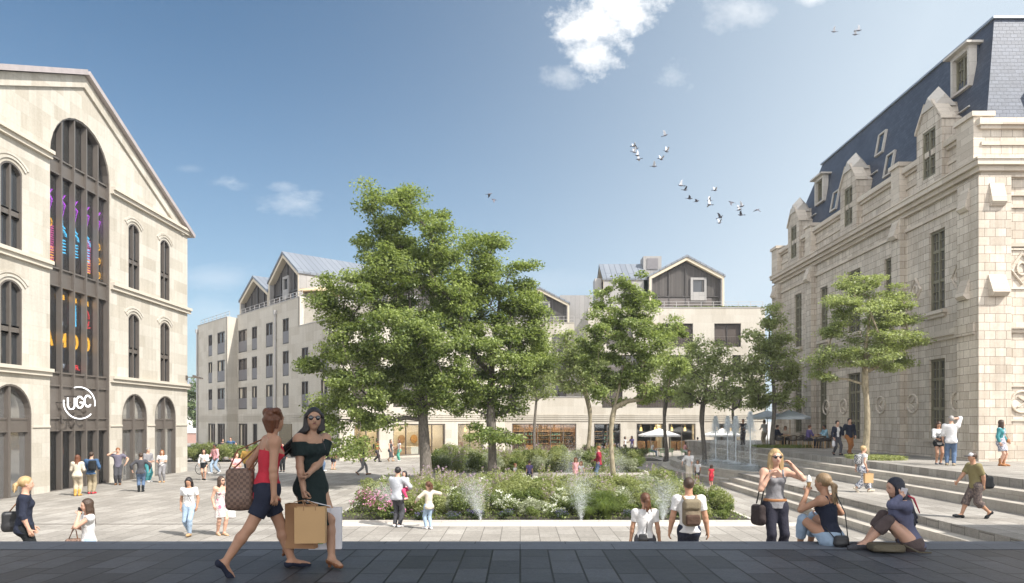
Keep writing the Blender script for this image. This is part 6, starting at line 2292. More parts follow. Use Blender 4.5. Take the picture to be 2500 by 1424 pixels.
            for i in range(7):
                a = math.pi * (i / 6)
                d_ = sh * math.cos(a) * .043 * q - fh * math.sin(a) * .042 * q
                L.append(RC(hc + d_ + uh * .01 * q, hc + d_ * 1.06 - uh * .062 * q, .02 * q, .016 * q, .012 * q))
        elif hk in ('long', 'wind'):
            ln_ = ho.get('len', .16)
            back = ho.get('back', 0.0)
            for i in range(9):
                a = math.pi * (-.08 + 1.16 * i / 8)
                d_ = sh * math.cos(a) * .043 * q - fh * math.sin(a) * .044 * q
                b1_ = hc + d_ * 1.1 - uh * .06 * q
                e_ = N + sdt * (d_.dot(sdt)) * 1.35 - fwt * (.035 * s * math.sin(a) + .032 * s * max(0, math.sin(a))) - up * (ln_ - .03) * s * (1 - .15 * math.cos(i * 2.2)) + fwt * .03 * s * (1 - math.sin(a)) * (1 if ho.get('front', 1) else -.3)
                e_ = e_ - fwt * back * s + sdt * ho.get('drift', 0) * s
                L += [RC(hc + d_ + uh * .015 * q, b1_, .0205 * q, .021 * q, .010 * q), RC(b1_, e_, .021 * q, (.008 + .005 * (i % 2)) * q, .007 * q)]
        elif hk == 'pony':
            tie = hc - fh * .055 * q + uh * ho.get('tie', .015) * q
            ln_ = ho.get('len', .14)
            mid = tie - fh * .032 * q - uh * .035 * q
            e_ = tie - fh * .03 * q - up0 * ln_ * s + sdt * ho.get('drift', 0) * s - fwt * .012 * s
            L += [RC(tie, mid, .014 * q, .021 * q, .01 * q), RC(mid, mid.lerp(e_, .55) + sdt * .006 * s, .022 * q, .019 * q, .01 * q), RC(mid.lerp(e_, .55) + sdt * .006 * s, e_, .019 * q, .005 * q, .01 * q)]
            for i in range(4):
                j = (i - 1.5) * .012
                L.append(RC(mid + sh * j * q, e_ + sh * j * 2.2 * q + up0 * .02 * s * (i % 2), .012 * q, .005 * q, .006 * q))
            cuts.append(lambda G_, hcn=_np(hc), Uu=_np(uh), F=_np(fh), q=q: np.maximum(np.minimum(-(G_ - hcn) @ Uu - .052 * q, (G_ - hcn) @ F + .05 * q), -1))
        elif hk == 'bun':
            L.append(EL(hc - fh * .05 * q + uh * ho.get('tie', .045) * q, (.028 * q, .028 * q, .026 * q), tiltH, .01 * q))
            cuts.append(lambda G_, hcn=_np(hc), Uu=_np(uh), q=q: -(G_ - hcn) @ Uu - .038 * q)
        sdf_obj('hair', L, max(.006, h * .75), hm, o, cut=cuts)
        J['hairmat'] = hm
    if hk == 'none' and ho.get('buzz'):
        pass
    # face marks for those seen close enough
    if h < .017 and not child:
        for q_ in (-1, 1):
            if not any(w_[0] == 'glasses' for w_ in wear):
                sdf_obj('eye', [EL(hc + uh * .003 * q + fh * .0475 * q + sh * q_ * .018 * q, (.008 * q, .005 * q, .0045 * q), tiltH, .002)], .003, M['eye'], o)
                sdf_obj('eyebrow', [RC(hc + uh * .016 * q + fh * .050 * q + sh * q_ * .010 * q, hc + uh * .017 * q + fh * .044 * q + sh * q_ * .027 * q, .0032 * q, .0022 * q, .002)], .003, M['brow'], o)
        sdf_obj('lips', [RC(hc - uh * .030 * q + fh * .0515 * q - sh * .010 * q, hc - uh * .0305 * q + fh * .0535 * q, .0036 * q, .0055 * q, .003), RC(hc - uh * .0305 * q + fh * .0535 * q, hc - uh * .030 * q + fh * .0515 * q + sh * .010 * q, .0055 * q, .0036 * q, .003)], .003, M['lip_dark'] if skin == 'olive' else M['lip'], o)
    J['M'] = Matrix.Translation((x, y, z)) @ Matrix.Rotation(R(face), 4, 'Z')
    J['at'] = lambda v: J['M'] @ Vector(v)
    return J


def walk(ph=1, stride=.15, arms=.10, lift=.05):
    """mid-stride; ph=1 puts the left leg forward"""
    a, b = ('ll', 'rl') if ph > 0 else ('rl', 'll')
    fa, fb = ('lf', 'rf') if ph > 0 else ('rf', 'lf')
    sa, sb = (.045, -.045) if ph > 0 else (-.045, .045)
    d = {'pelvis': (0, 0, .507), 'lean': 3, a: (sa * .8, -stride, .046), b: (sb * .8, stride * .95, .042 + lift), fa: (0, -8), fb: (0, 42)}
    d['la' if ph < 0 else 'ra'] = ((.14 if ph < 0 else -.14), -arms - .02, .50)
    d['ra' if ph < 0 else 'la'] = ((-.14 if ph < 0 else .14), arms, .50)
    return d


def held(name, label, cat, loc, group=None):
    return empty(name, loc, label, cat, group)

# ------------------------------------------------------------------ everybody in the square
def on(px, py, zl):
    y = (CAM_Z - zl) * FPX / (py - 1028)
    return ((px - 1270) / FPX * y, y, zl)


def L(dx, dy, dz, face, H):
    """an offset in the place (metres right, away, up from the feet) in the person's own frame, as a share of the height"""
    a = -R(face)
    return ((dx * math.cos(a) - dy * math.sin(a)) / H, (dx * math.sin(a) + dy * math.cos(a)) / H, dz / H)


def rot3(rz, rx=0.0):
    c, s = math.cos(rz), math.sin(rz)
    m = Matrix.Rotation(rz, 3, 'Z') @ Matrix.Rotation(rx, 3, 'X')
    return [tuple(m.col[0]), tuple(m.col[1]), tuple(m.col[2])]


def strap(parent_name, pts, r, m, parent):
    mb = MB(); mb.tube(pts, r, 6); return mb.build(parent_name, m, parent, smooth=True)


def soft_bag(name, label, cat, c, size, rz, m, straps=(), ms=None, rx=0.0, rad=.05, h=None, lump=True, sr=.010):
    """a soft bag; its body round c, half sizes; straps as lists of points"""
    y = c[1]
    h = h or min(max(.010, math.hypot(c[0], y) / FPX * 2.44 * .6), .03)
    t = empty(name, (c[0], c[1], c[2] - size[2]), label, cat)
    R3 = rot3(rz, rx)
    P_ = [BX(c, size, R3, min(rad, min(size) * .95), .03)]
    if lump:
        ax = Vector(R3[0])
        P_ += [EL(Vector(c) + Vector((0, 0, -size[2] * .45)), (size[0] * 1.04, size[1] * 1.25, size[2] * .55), R3, .03)]
    b = sdf_obj('bag_body', P_, h, m); b.parent = t; b.matrix_parent_inverse = Matrix.Translation(-Vector(t.location))
    for s_ in straps:
        strap('strap', s_, sr, ms or m, t)
    return t


def paper_bag(name, label, c, w_, d, h_, rz, m, hand=None, hm=None, print_=None):
    t = empty(name, c, label, 'paper bag')
    mb = MB()
    ca, sa = math.cos(rz), math.sin(rz)
    def q(x, y, z): return (c[0] + x * ca - y * sa, c[1] + x * sa + y * ca, c[2] + z)
    e = .004
    for (x0, x1, y0, y1) in ((-w_ / 2, w_ / 2, -d / 2, -d / 2 + e), (-w_ / 2, w_ / 2, d / 2 - e, d / 2), (-w_ / 2, -w_ / 2 + e, -d / 2 + e, d / 2 - e), (w_ / 2 - e, w_ / 2, -d / 2 + e, d / 2 - e)):
        k = .82
        mb.hexa([q(x0, y0 * k, 0), q(x1, y0 * k, 0), q(x1, y1 * k, 0), q(x0, y1 * k, 0), q(x0, y0, h_), q(x1, y0, h_), q(x1, y1, h_), q(x0, y1, h_)])
    mb.hexa([q(-w_ / 2 + e, -d / 2 * .8, .002), q(w_ / 2 - e, -d / 2 * .8, .002), q(w_ / 2 - e, d / 2 * .8, .002), q(-w_ / 2 + e, d / 2 * .8, .002), q(-w_ / 2 + e, -d / 2 * .8, .01), q(w_ / 2 - e, -d / 2 * .8, .01), q(w_ / 2 - e, d / 2 * .8, .01), q(-w_ / 2 + e, d / 2 * .8, .01)])
    mb.build('bag_body', m, t)
    for y in (-d / 2 - .002, d / 2 + .002):
        top = Vector(hand) if hand else Vector(q(0, 0, h_ + .16))
        p = [q(-.06, y, h_ - .03), q(-.06, y, h_ + .02), top + Vector((-.02, y * .2, -.02)), top + Vector((.02, y * .2, -.02)), q(.06, y, h_ + .02), q(.06, y, h_ - .03)]
        mb = MB(); mb.tube(p, .005, 6); mb.build('handle', hm or m, t)
    if print_:
        mb = MB(); x, z, ww, hh = print_[:4]
        mb.hexa([q(x, -d / 2 * .86 - .008, z), q(x + ww, -d / 2 * .86 - .008, z), q(x + ww, -d / 2 * .84, z), q(x, -d / 2 * .84, z), q(x, -d / 2 * .86 - .012, z + hh), q(x + ww, -d / 2 * .86 - .012, z + hh), q(x + ww, -d / 2 * .85, z + hh), q(x, -d / 2 * .85, z + hh)])
        mb.build('print', print_[4], t)
    return t


def phone_at(label, p, tilt, m=None):
    t = empty('phone', p, label, 'phone')
    mb = MB(); mb.box(-.036, .036, -.004, .004, -.07, .07)
    o = mb.build('phone_body', m or M['lens']); o.parent = t
    t.rotation_euler = tilt
    del t['_abs']
    return t

C = {'red': cloth('red', (.50, .035, .055)), 'navy': cloth('navy', (.020, .024, .042)), 'black': cloth('black', (.014, .016, .018)), 'greenblack': cloth('greenblack', (.012, .022, .022)),
     'white': cloth('white', (.62, .61, .605)), 'cream': cloth('cream', (.54, .48, .39)), 'jeans': cloth('jeans', (.10, .15, .24), var=.3), 'ljeans': cloth('light_jeans', (.30, .39, .50), var=.2),
     'grey': cloth('grey', (.23, .225, .235)), 'dgrey': cloth('dark_grey', (.06, .06, .068)), 'khaki': cloth('khaki', (.30, .25, .17)), 'brown': cloth('brown', (.16, .085, .045)), 'orange': cloth('rust', (.33, .14, .05)),
     'olive': cloth('olive', (.20, .17, .08)), 'blue': cloth('blue', (.05, .10, .19)), 'violet': cloth('violet_blue', (.125, .13, .20)), 'mustard': cloth('mustard', (.50, .30, .08)), 'teal': cloth('teal', (.06, .24, .26)),
     'pink': cloth('pink', (.66, .34, .35)), 'hotpink': cloth('hot_pink', (.60, .06, .16)), 'purple': cloth('purple', (.11, .085, .20)), 'taupe': cloth('taupe', (.10, .075, .072)), 'tan': cloth('tan', (.42, .28, .15)),
     'maroon': cloth('maroon', (.26, .02, .04)), 'green': cloth('sea_green', (.10, .38, .28)), 'slate': cloth('slate', (.13, .12, .16)), 'beige': cloth('beige', (.42, .36, .27))}
PR = {'floral': printed('floral', (.55, .50, .46), (.36, .33, .33), (.42, .14, .22), 13), 'zebra': printed('zebra', (.62, .61, .62), (.11, .13, .18), (.3, .33, .4), 20, .5), 'greyflower': printed('greyflower', (.40, .40, .44), (.14, .15, .20), (.6, .58, .58), 24),
      'plaid': printed('plaid', (.13, .10, .09), (.07, .055, .055), (.20, .16, .13), 26), 'speckle': printed('speckle', (.06, .05, .055), (.02, .02, .024), (.28, .22, .2), 30), 'stripe': printed('stripe', (.04, .04, .05), (.55, .55, .55), (.04, .04, .05), 38, .5), 'bluecheck': printed('bluecheck', (.24, .42, .52), (.12, .26, .36), (.5, .6, .65), 26)}
nt = NT('check_canvas')
vv = nt.coord('Object')
ch_ = nt.new('TexChecker'); ch_.inputs['Scale'].default_value = 34; nt.l.new(vv, ch_.inputs['Vector'])
ch_.inputs['Color1'].default_value = (.20, .125, .09, 1); ch_.inputs['Color2'].default_value = (.105, .062, .045, 1)
nt.principled(Base_Color=ch_.outputs['Color'], Roughness=.6)
M['check'] = nt.m
M['kraft'] = plain('kraft_paper', (.50, .315, .15), .75, 0, .06, 4, bump=.05)
M['kraft2'] = plain('dark_kraft_paper', (.36, .195, .095), .75, 0, .08, 4, bump=.05)
M['whitepaper'] = plain('white_paper', (.66, .65, .68), .6, 0, .04)
M['leather'] = plain('brown_leather', (.19, .075, .03), .5, 0, .2)
M['leather_tan'] = plain('tan_leather', (.32, .14, .05), .5, 0, .2)
M['blackleather'] = plain('black_leather', (.02, .02, .022), .45, 0, .2)
M['rope'] = plain('cord_handle', (.35, .2, .1), .8)
M['tag_green'] = plain('green_print', (.02, .28, .10), .6)
M['tag_pink'] = plain('magenta_print', (.5, .08, .25), .6)

# --- the two women crossing the terrace
x, y = -2.64, 7.32
F = 128
J = person('woman in a red tank top and navy shorts crossing the dark terrace, short auburn hair', 'woman', x, y, ZT, F, 1.70, 'f',
           dict(pelvis=(0, -.02, .515), lean=5, twist=-6, hy=28, hp=-2, ll=(.03, -.185, .042), lf=(0, 4), rl=(-.02, .235, .085), rf=(4, 48), ra=L(.16, -.16, .70, F, 1.7), la=L(-.18, .16, .88, F, 1.7), lel=(.4, .9, -.2), kr=(-.1, -1, -.25), curl=.7),
           [('tank', C['red'], dict(hem=-.075, top=-.085, g=.008)), ('shorts', C['navy'], dict(len=.35, g=.012, loose=.012, rise=.02)), ('shoes', C['navy'], dict(flat=1))], ('tousled', 'auburn'), 'tan', res=.0085)
sh_ = J['at'](J['SL'] + J['up'] * .02)
bc_ = Vector((x - .235, y - .02, .86))
soft_bag('tote_bag', 'large brown checked tote bag on the shoulder of the woman in red', 'tote bag', bc_, (.138, .065, .215), R(12), M['check'],
         [[bc_ + Vector((-.10, -.04, .20)), bc_ + Vector((-.02, -.02, .40)), sh_ + Vector((-.02, -.03, .01)), sh_ + Vector((.02, .03, .0)), bc_ + Vector((.10, -.04, .20))],
          [bc_ + Vector((-.09, .04, .20)), sh_ + Vector((-.03, .02, .0)), sh_ + Vector((.02, .05, -.01)), bc_ + Vector((.11, .04, .20))]], M['leather'], sr=.008, h=.009)

x, y = -2.25, 7.66
F = 58
J = person('woman in a black off-shoulder dress and sunglasses crossing the dark terrace', 'woman', x, y, ZT, F, 1.70, 'f',
           dict(pelvis=(0, 0, .522), lean=2, twist=-8, hy=-30, hp=-2, ll=(.03, -.15, .058), lf=(-14, 2), rl=(-.03, .17, .085), rf=(0, 40), ra=L(-.02, -.20, .80, F, 1.7), la=L(.03, -.22, 1.0, F, 1.7), lel=(1, .3, -.5), curl=1.0),
           [('dress', C['greenblack'], dict(hem=.27, flare=1.28, top=-.058, vneck=.02, sl=.62, off=.10, puff=.012, amp=.06, pw=.85)), ('shoes', M['leather'], dict(flat=1, heel=.045)), ('glasses', None)],
           ('wind', 'black', dict(len=.15, back=.13, front=0, drift=-.10)), 'olive', res=.0085)
hnd = J['at'](J['WR'] + (J['WR'] - J['ER']).normalized() * .10)
fA = [(J['SR'].lerp(J['ER'], .02)), J['P'] + J['up'] * .32]
strap('bag_strap', [J['N'] + J['sdt'] * .10 + J['up'] * .0 - J['fwt'] * .05, J['N'] + J['sdt'] * .09 + J['fwt'] * .035, J['P'] + J['up'] * .37 + J['sdt'] * .07 + J['fwt'] * .14], .006, M['blackleather'], None).parent = J['o']
paper_bag('paper_bag', 'plain light brown paper bag, foremost bag held by the woman in black', (hnd.x + .09, hnd.y - .10, .30), .31, .10, .37, R(4), M['kraft'], hnd, M['rope'])
paper_bag('paper_bag', 'darker brown paper bag hanging behind the light brown one', (hnd.x - .05, hnd.y + .05, .22), .32, .11, .47, R(-6), M['kraft2'], hnd, M['rope'], (-.02, .06, .10, .03, M['whitepaper']))
paper_bag('paper_bag', 'white paper bag, rearmost bag held by the woman in black', (hnd.x + .17, hnd.y + .17, .19), .34, .10, .44, R(8), M['whitepaper'], hnd, M['whitepaper'], (-.10, .06, .08, .07, M['tag_green']))

# --- the two women sitting on the terrace edge
x, y = 3.93, 8.99
F = 222
H = 1.66
J = person('blond woman in a navy tank top sitting on the terrace edge with an ice cream', 'woman', x, y, ZT, F, H, 'f',
           dict(pelvis=(0, 0, .062), lean=8, twist=4, hy=-4, hp=4, ll=L(-.24, .40, -.08, F, H), rl=L(-.06, .50, -.08, F, H), kl=L(-.5, .1, 1.6, F, 1), kr=L(-.3, .4, 1.5, F, 1), la=L(-.26, .12, .64, F, H), lel=(.5, -.2, -1), ra=L(.02, .34, .35, F, H), curl=1.1),
           [('tank', C['navy'], dict(hem=-.01, top=-.06, strap=.016)), ('trousers', C['ljeans'], dict(len=.84, g=.011, loose=.006, rise=.03)), ('shoes', C['white'], {})], ('pony', 'dblond', dict(len=.17, tie=.0)), 'tan', res=.0095)
ic = J['at'](J['WL'] + (J['WL'] - J['EL']).normalized() * .09)
t = empty('ice_cream', (ic.x, ic.y, ic.z - .03), 'white soft ice cream in a cone held up by the sitting blond woman', 'ice cream')
mb = MB(); mb.lathe([(.006, -.08), (.028, .05), (.03, .055)], tuple(ic), 12); mb.build('cone', plain('wafer_cone', (.45, .27, .11), .8), t)
mb = MB(); mb.lathe([(.031, .055), (.037, .07), (.028, .085), (.03, .1), (.019, .115), (.018, .125), (.004, .15)], tuple(ic), 14); mb.build('scoop', plain('vanilla_ice', (.8, .78, .72), .5), t, smooth=True)
soft_bag('small_bag', 'small black shoulder bag lying behind the sitting blond woman', 'shoulder bag', Vector((x + .04, y - .20, .075)), (.095, .045, .07), R(8), M['blackleather'],
         [[Vector((x + .12, y - .2, .12)), Vector((x + .10, y - .17, .42)), Vector((x + .02, y - .06, .68))], [Vector((x - .05, y - .2, .12)), Vector((x - .13, y - .12, .24))]], h=.009, sr=.007)
x, y = 4.72, 8.62
F = 262
H = 1.66
J = person('woman in a violet-blue top sitting on the terrace edge with a phone', 'woman', x, y, ZT, F, H, 'f',
           dict(pelvis=(0, 0, .058), lean=14, twist=4, hy=4, hp=4, ll=L(-.54, .02, .06, F, H), rl=L(-.44, .20, .05, F, H), kl=(.15, -.4, 1), kr=(-.15, -.4, 1), la=L(-.19, -.15, .66, F, H), lel=L(-.5, -.6, -1, F, 1), ra=L(-.36, .02, .27, F, H), curl=.9),
           [('top', C['violet'], dict(hem=-.045, sl=1.95, g=.013)), ('trousers', C['taupe'], dict(len=.72, g=.01, loose=.01, rise=.02)), ('shoes', C['dgrey'], {})], ('long', 'blueblack', dict(len=.19, front=0, back=.02)), 'fair', res=.0095)
hd = J
mred = hairmat('red_streak', (.45, .04, .07))
pp = [J['hc'] - J['fh'] * .05 - J['sh'] * -.02 - J['uh'] * .07, J['N'] - J['fwt'] * .14 + J['sdt'] * .085 + J['up'] * .01, J['N'] - J['fwt'] * .15 + J['sdt'] * .12 - J['up'] * .17]
locks = []
for i in range(8):
    a = i / 7
    top = J['hc'] - J['fh'] * (.085 - .05 * a) + J['sh'] * (.0 + .068 * a) - J['uh'] * .01
    mid = J['N'] - J['fwt'] * (.125 - .10 * a) + J['sdt'] * (-.01 + .115 * a) + J['up'] * .035
    low = J['N'] - J['fwt'] * (.155 - .10 * a) + J['sdt'] * (-.01 + .155 * a) - J['up'] * (.15 - .03 * (i % 2))
    locks += [RC(top, mid, .030, .026, .008), RC(mid, low, .025, .008, .008)]
sdf_obj('hair_lock', locks, .008, HR['blueblack'], J['o'])
strap('hair_streak', pp, [.010, .014, .006], mred, None).parent = J['o']
ph_ = J['at'](J['WL'] + (J['WL'] - J['EL']).normalized() * .09 + J['fwt'] * .01)
phone_at('pale phone at the ear of the woman in the violet-blue top', (ph_.x, ph_.y, ph_.z), (R(20), R(10), R(-10)), M['whitepaper'])
soft_bag('shoulder_bag', 'olive canvas bag lying flat on the terrace between the two sitting women', 'bag', Vector((x - .36, y - .14, .055)), (.19, .13, .045), R(-8), cloth('worn_canvas', (.105, .09, .062)), [[Vector((x - .2, y - .22, .1)), Vector((x - .05, y - .3, .02)), Vector((x + .1, y - .28, .015))]], cloth('worn_canvas', (.105, .09, .062)), h=.011)

# --- people on the stairs below the terrace edge
def step_z(y_):
    i = int((y_ - 9.19) / .36)
    return ZT - (i + 1) * (0 - ZP) / 10 if 0 <= i < 9 else ZP

x, y = 3.60, 10.05
H = 1.63
J = person('blond woman in grey tank top with a hand at her sunglasses', 'woman', x, y, step_z(y), 2, H, 'f',
           dict(pelvis=(0, 0, .518), hy=2, hp=2, la=L(.175, -.18, 1.40, 2, H), lel=(.7, .1, -1), ra=L(-.12, -.14, 1.27, 2, H), rel=(-.55, -.1, -1), curl=.7),
           [('tank', C['grey'], dict(hem=-.03, top=-.055, g=.012)), ('trousers', cloth('ink', (.022, .022, .034)), dict(g=.008, rise=.05)), ('belt', M['leather_tan']), ('shoes', C['black'], {}), ('glasses', None)], ('long', 'blond', dict(len=.10, front=1)), 'fair', res=.0095)
b = Vector((x - .24, y - .02, step_z(y) + .70))
sp = J['at'](J['SR'] + J['up'] * .03)
soft_bag('shoulder_bag', 'dark brown slouchy bag at the hip of the blond woman in grey', 'shoulder bag', b, (.065, .11, .145), R(20), cloth('dark_bag', (.035, .026, .026)), [[b + Vector((0, -.1, .15)), sp + Vector((.02, -.05, -.1)), sp, b + Vector((0, .08, .15))]], M['blackleather'], h=.011)
x, y = 2.09, 11.9
J = person('young woman with brown ponytail and white tee going down the stairs', 'woman', x, y, step_z(y), 172, 1.59, 'f',
           dict(pelvis=(0, 0, .518), la=(.15, -.02, .49), ra=(-.15, .0, .49), hy=14, twist=3), [('top', C['white'], dict(sl=.62, hem=.02, g=.014)), ('trousers', C['dgrey'], dict(rise=.06)), ('shoes', C['white'], {})], ('pony', 'chestnut', dict(len=.15, tie=.03)), 'tan', res=.010)
p0 = J['at'](J['N'] + J['sdt'] * -.06 - J['up'] * .0); p1 = J['at'](J['P'] + J['up'] * .25 - J['fwt'] * .115 - J['sdt'] * .02); p2 = J['at'](J['P'] + J['up'] * .06 - J['fwt'] * .13 + J['sdt'] * .05)
soft_bag('small_bag', 'small black crossbody bag on the back of the ponytailed young woman', 'crossbody bag', p2 + Vector((0, -.02, -.02)), (.07, .03, .06), R(-8), M['blackleather'], [[p2 + Vector((.05, -.02, .04)), p1 + Vector((0, -.012, 0)), p0]], h=.010, sr=.007)
x, y = 2.74, 11.55
J = person('dark haired man in a white tee going down the stairs with a backpack', 'man', x, y, step_z(y), 178, 1.72, 'm',
           dict(pelvis=(0, 0, .518), la=(.175, -.02, .49), ra=(-.175, -.0, .49), hy=-3), [('top', C['white'], dict(sl=.66, hem=-.03, g=.014)), ('trousers', C['navy'], dict(rise=.03)), ('shoes', C['white'], {})], ('short', 'brown'), 'tan', res=.010)
b = J['at'](J['P'] + J['up'] * .28 - J['fwt'] * .20)
M['rucksack'] = cloth('rucksack', (.16, .125, .085))
t = empty('backpack', (b.x, b.y, b.z - .22), 'olive-brown backpack with brown straps worn by the man in the white tee', 'backpack')
o = sdf_obj('pack_body', [BX(b, (.145, .085, .21), rot3(0), .075, .03), EL(b + Vector((0, -.04, -.08)), (.14, .09, .13), rot3(0), .03)], .010, M['rucksack']); o.parent = t; o.matrix_parent_inverse = Matrix.Translation(-Vector(t.location))
o = sdf_obj('front_pocket', [BX(b + Vector((0, -.105, -.10)), (.115, .04, .085), rot3(0), .035, .02)], .010, cloth('rucksack_dark', (.075, .045, .032))); o.parent = t; o.matrix_parent_inverse = Matrix.Translation(-Vector(t.location))
o = sdf_obj('flap', [BX(b + Vector((0, -.045, .135)), (.14, .075, .09), rot3(0), .06, .02)], .010, cloth('rucksack_flap', (.20, .165, .11))); o.parent = t; o.matrix_parent_inverse = Matrix.Translation(-Vector(t.location))
for q_ in (-1, 1):
    s1 = J['at'](J['N'] + J['sdt'] * q_ * .105 - J['fwt'] * .06 + J['up'] * .0); s2 = J['at'](J['N'] + J['sdt'] * q_ * .12 + J['fwt'] * .03 + J['up'] * .015); s3 = J['at'](J['P'] + J['up'] * .33 + J['sdt'] * q_ * .14 + J['fwt'] * .10)
    strap('strap', [b + Vector((-q_ * .07, .02, .17)), s1 + Vector((0, -.02, .0)), s2, s3], .022, M['leather'] if False else cloth('strap_tan', (.30, .22, .14)), t)
x, y = -7.75, 11.12
J = person('blond woman in a navy top on the stairs by the left border, hair tied back', 'woman', x, y, step_z(y), 122, 1.62, 'f',
           dict(pelvis=(0, 0, .518), la=(.13, -.06, .50), ra=(-.13, -.04, .50), hy=6), [('top', C['navy'], dict(sl=1.25, hem=-.06, g=.018)), ('trousers', C['black'], {}), ('shoes', C['black'], {})], ('pony', 'blond', dict(len=.10, tie=.02)), 'fair', res=.010)
b = J['at'](J['P'] + J['up'] * .06 + J['sdt'] * .22 - J['fwt'] * .12)
sp = J['at'](J['SL'] + J['up'] * .035)
soft_bag('tote_bag', 'dark leather tote bag with brown strap on the woman by the left border', 'tote bag', b, (.19, .07, .16), R(35), M['blackleather'], [[b + Vector((-.09, -.04, .14)), sp + Vector((0, -.03, 0)), sp + Vector((.02, .02, 0)), b + Vector((.1, -.03, .14))]], M['leather_tan'], h=.011)
x, y = -8.02, 13.2
J = person('brown haired woman in sleeveless white top holding a phone to her face', 'woman', x, y, ZP, 312, 1.66, 'f',
           dict(hp=6, la=L(-.10, -.12, 1.36, 312, 1.66), lel=(.7, -.2, -1), ra=L(-.22, -.02, 1.12, 312, 1.66), rel=(-.5, .2, -1), curl=1.0), [('top', C['white'], dict(sl=.12, hem=-.04, g=.014)), ('trousers', C['ljeans'], {}), ('shoes', C['white'], {})], ('long', 'brown', dict(len=.15, front=0)), 'fair', res=.011)
ph_ = J['at'](J['WL'] + (J['WL'] - J['EL']).normalized() * .10)
phone_at('dark phone before the face of the woman in sleeveless white', (ph_.x, ph_.y, ph_.z), (R(15), 0, R(40)))
b = Vector((x - .20, y - .12, ZP + .83))
soft_bag('handbag', 'brown checked handbag on the arm of the woman in sleeveless white', 'handbag', b, (.13, .07, .11), R(20), M['check'], [[b + Vector((-.08, 0, .1)), b + Vector((-.02, .02, .26)), b + Vector((.03, .03, .26)), b + Vector((.08, 0, .1))]], M['leather'], h=.011)

# --- on the plaza, left of the planting
P_ = []
x, y, z = -8.93, 19.2, ZP
J = person('woman with long black hair, white tee and blue jeans looking down', 'woman', x, y, z, 4, 1.60, 'f', dict(walk(1, .09, .04, .02), hp=24, la=(.135, -.03, .49), ra=(-.135, -.02, .49)), [('top', C['white'], dict(sl=.62, hem=-.01, g=.016)), ('trousers', C['ljeans'], {}), ('shoes', C['tan'], {})], ('long', 'black', dict(len=.13)), 'tan')
strap('bag_strap', [J['N'] - J['sdt'] * .06 + J['fwt'] * .04, J['P'] + J['up'] * .3 + J['fwt'] * .135 + J['sdt'] * .02, J['P'] + J['up'] * .1 + J['fwt'] * .12 + J['sdt'] * .11], .008, M['blackleather'], None).parent = J['o']
x, y = -8.12, 19.3
J = person('woman in a strapless floral dress and sunglasses, standing with a white handbag', 'woman', x, y, ZP, 48, 1.60, 'f', dict(hy=25, la=(.12, -.08, .52), ra=(-.12, .0, .50), ll=(.03, -.05, .042), rl=(-.03, .06, .042)), [('dress', PR['floral'], dict(hem=.22, flare=1.2, top=-.085, vneck=0)), ('shoes', C['tan'], dict(flat=1)), ('glasses', None)], ('long', 'brown', dict(len=.10, front=0)), 'fair')
b = J['at'](J['WL'] + Vector((.02, 0, -.27)))
soft_bag('handbag', 'white handbag with dark seams held by the woman in the floral dress', 'handbag', b, (.12, .05, .12), R(10), C['white'], [[b + Vector((-.07, 0, .1)), J['at'](J['WL']) + Vector((0, 0, -.07)), b + Vector((.07, 0, .1))]], M['blackleather'])

def simple(label, cat, px, py, zl, face, H, sex, pose, wear, hair, skin='fair', group=None, **kw):
    x, y, z = on(px, py, zl)
    return person(label, cat, x, y, z, face, H, sex, pose, wear, hair, skin, group=group, **kw)

ST = dict()
HIP = dict(la=(.20, .0, .56), lel=(1, .6, 0), ra=(-.20, .0, .56), rel=(-1, .6, 0))
simple('woman in cream jacket and pale trousers with yellow boots before the hall', 'woman', 189, 1211, ZP, 196, 1.70, 'f', dict(la=(.08, -.14, .60), ra=(-.08, -.14, .60)), [('top', C['cream'], dict(sl=1.9, hem=-.05, g=.02)), ('trousers', C['beige'], dict(loose=.012)), ('shoes', C['mustard'], dict(boot=1))], ('long', 'auburn', dict(len=.10, front=0)))
J = simple('man in blue jacket and khaki trousers with a backpack before the hall', 'man', 223, 1206, ZP, 192, 1.78, 'm', dict(la=(.1, -.14, .62), ra=(-.14, -.10, .58)), [('top', C['blue'], dict(sl=1.9, hem=-.05, g=.018)), ('trousers', C['khaki'], dict(loose=.012)), ('shoes', C['red'], {})], ('short', 'brown'))
b = J['at'](J['P'] + J['up'] * .3 - J['fwt'] * .18 - J['sdt'] * .10)
soft_bag('backpack', 'black backpack on the man in the blue jacket', 'backpack', b, (.14, .09, .21), R(12), C['black'], [[b + Vector((.05, .05, .18)), J['at'](J['SR'] + J['up'] * .03)]], C['black'])
simple('man in a grey-violet polo with one hand at his ear by the arched door', 'man', 288, 1184, ZP, 24, 1.80, 'm', dict(ra=(-.10, -.10, .88), rel=(-1, -.2, -.5), la=(.19, -.02, .57), lel=(1, .5, 0), hp=14), [('top', C['slate'], dict(sl=.62, hem=-.05, g=.016)), ('trousers', C['dgrey'], dict(loose=.012)), ('shoes', C['brown'], {})], ('short', 'ginger'))
simple('woman in dark jacket, blue jeans and black boots, hands on her hips', 'woman', 344, 1201, ZP, 205, 1.70, 'f', dict(HIP), [('top', C['brown'] if False else C['dgrey'], dict(sl=1.9, hem=-.05, g=.016)), ('trousers', C['jeans'], {}), ('shoes', C['black'], dict(boot=1))], ('short', 'brown'))
simple('grey haired man in a grey shirt and teal trousers standing side-on by the arched doors', 'man', 361, 1177, ZP, 70, 1.74, 'm', dict(la=(.08, -.14, .60), ra=(-.08, -.15, .60)), [('top', C['grey'], dict(sl=1.5, hem=-.06, g=.018)), ('trousers', C['teal'], dict(loose=.012)), ('shoes', C['white'], {})], ('short', 'grey'))
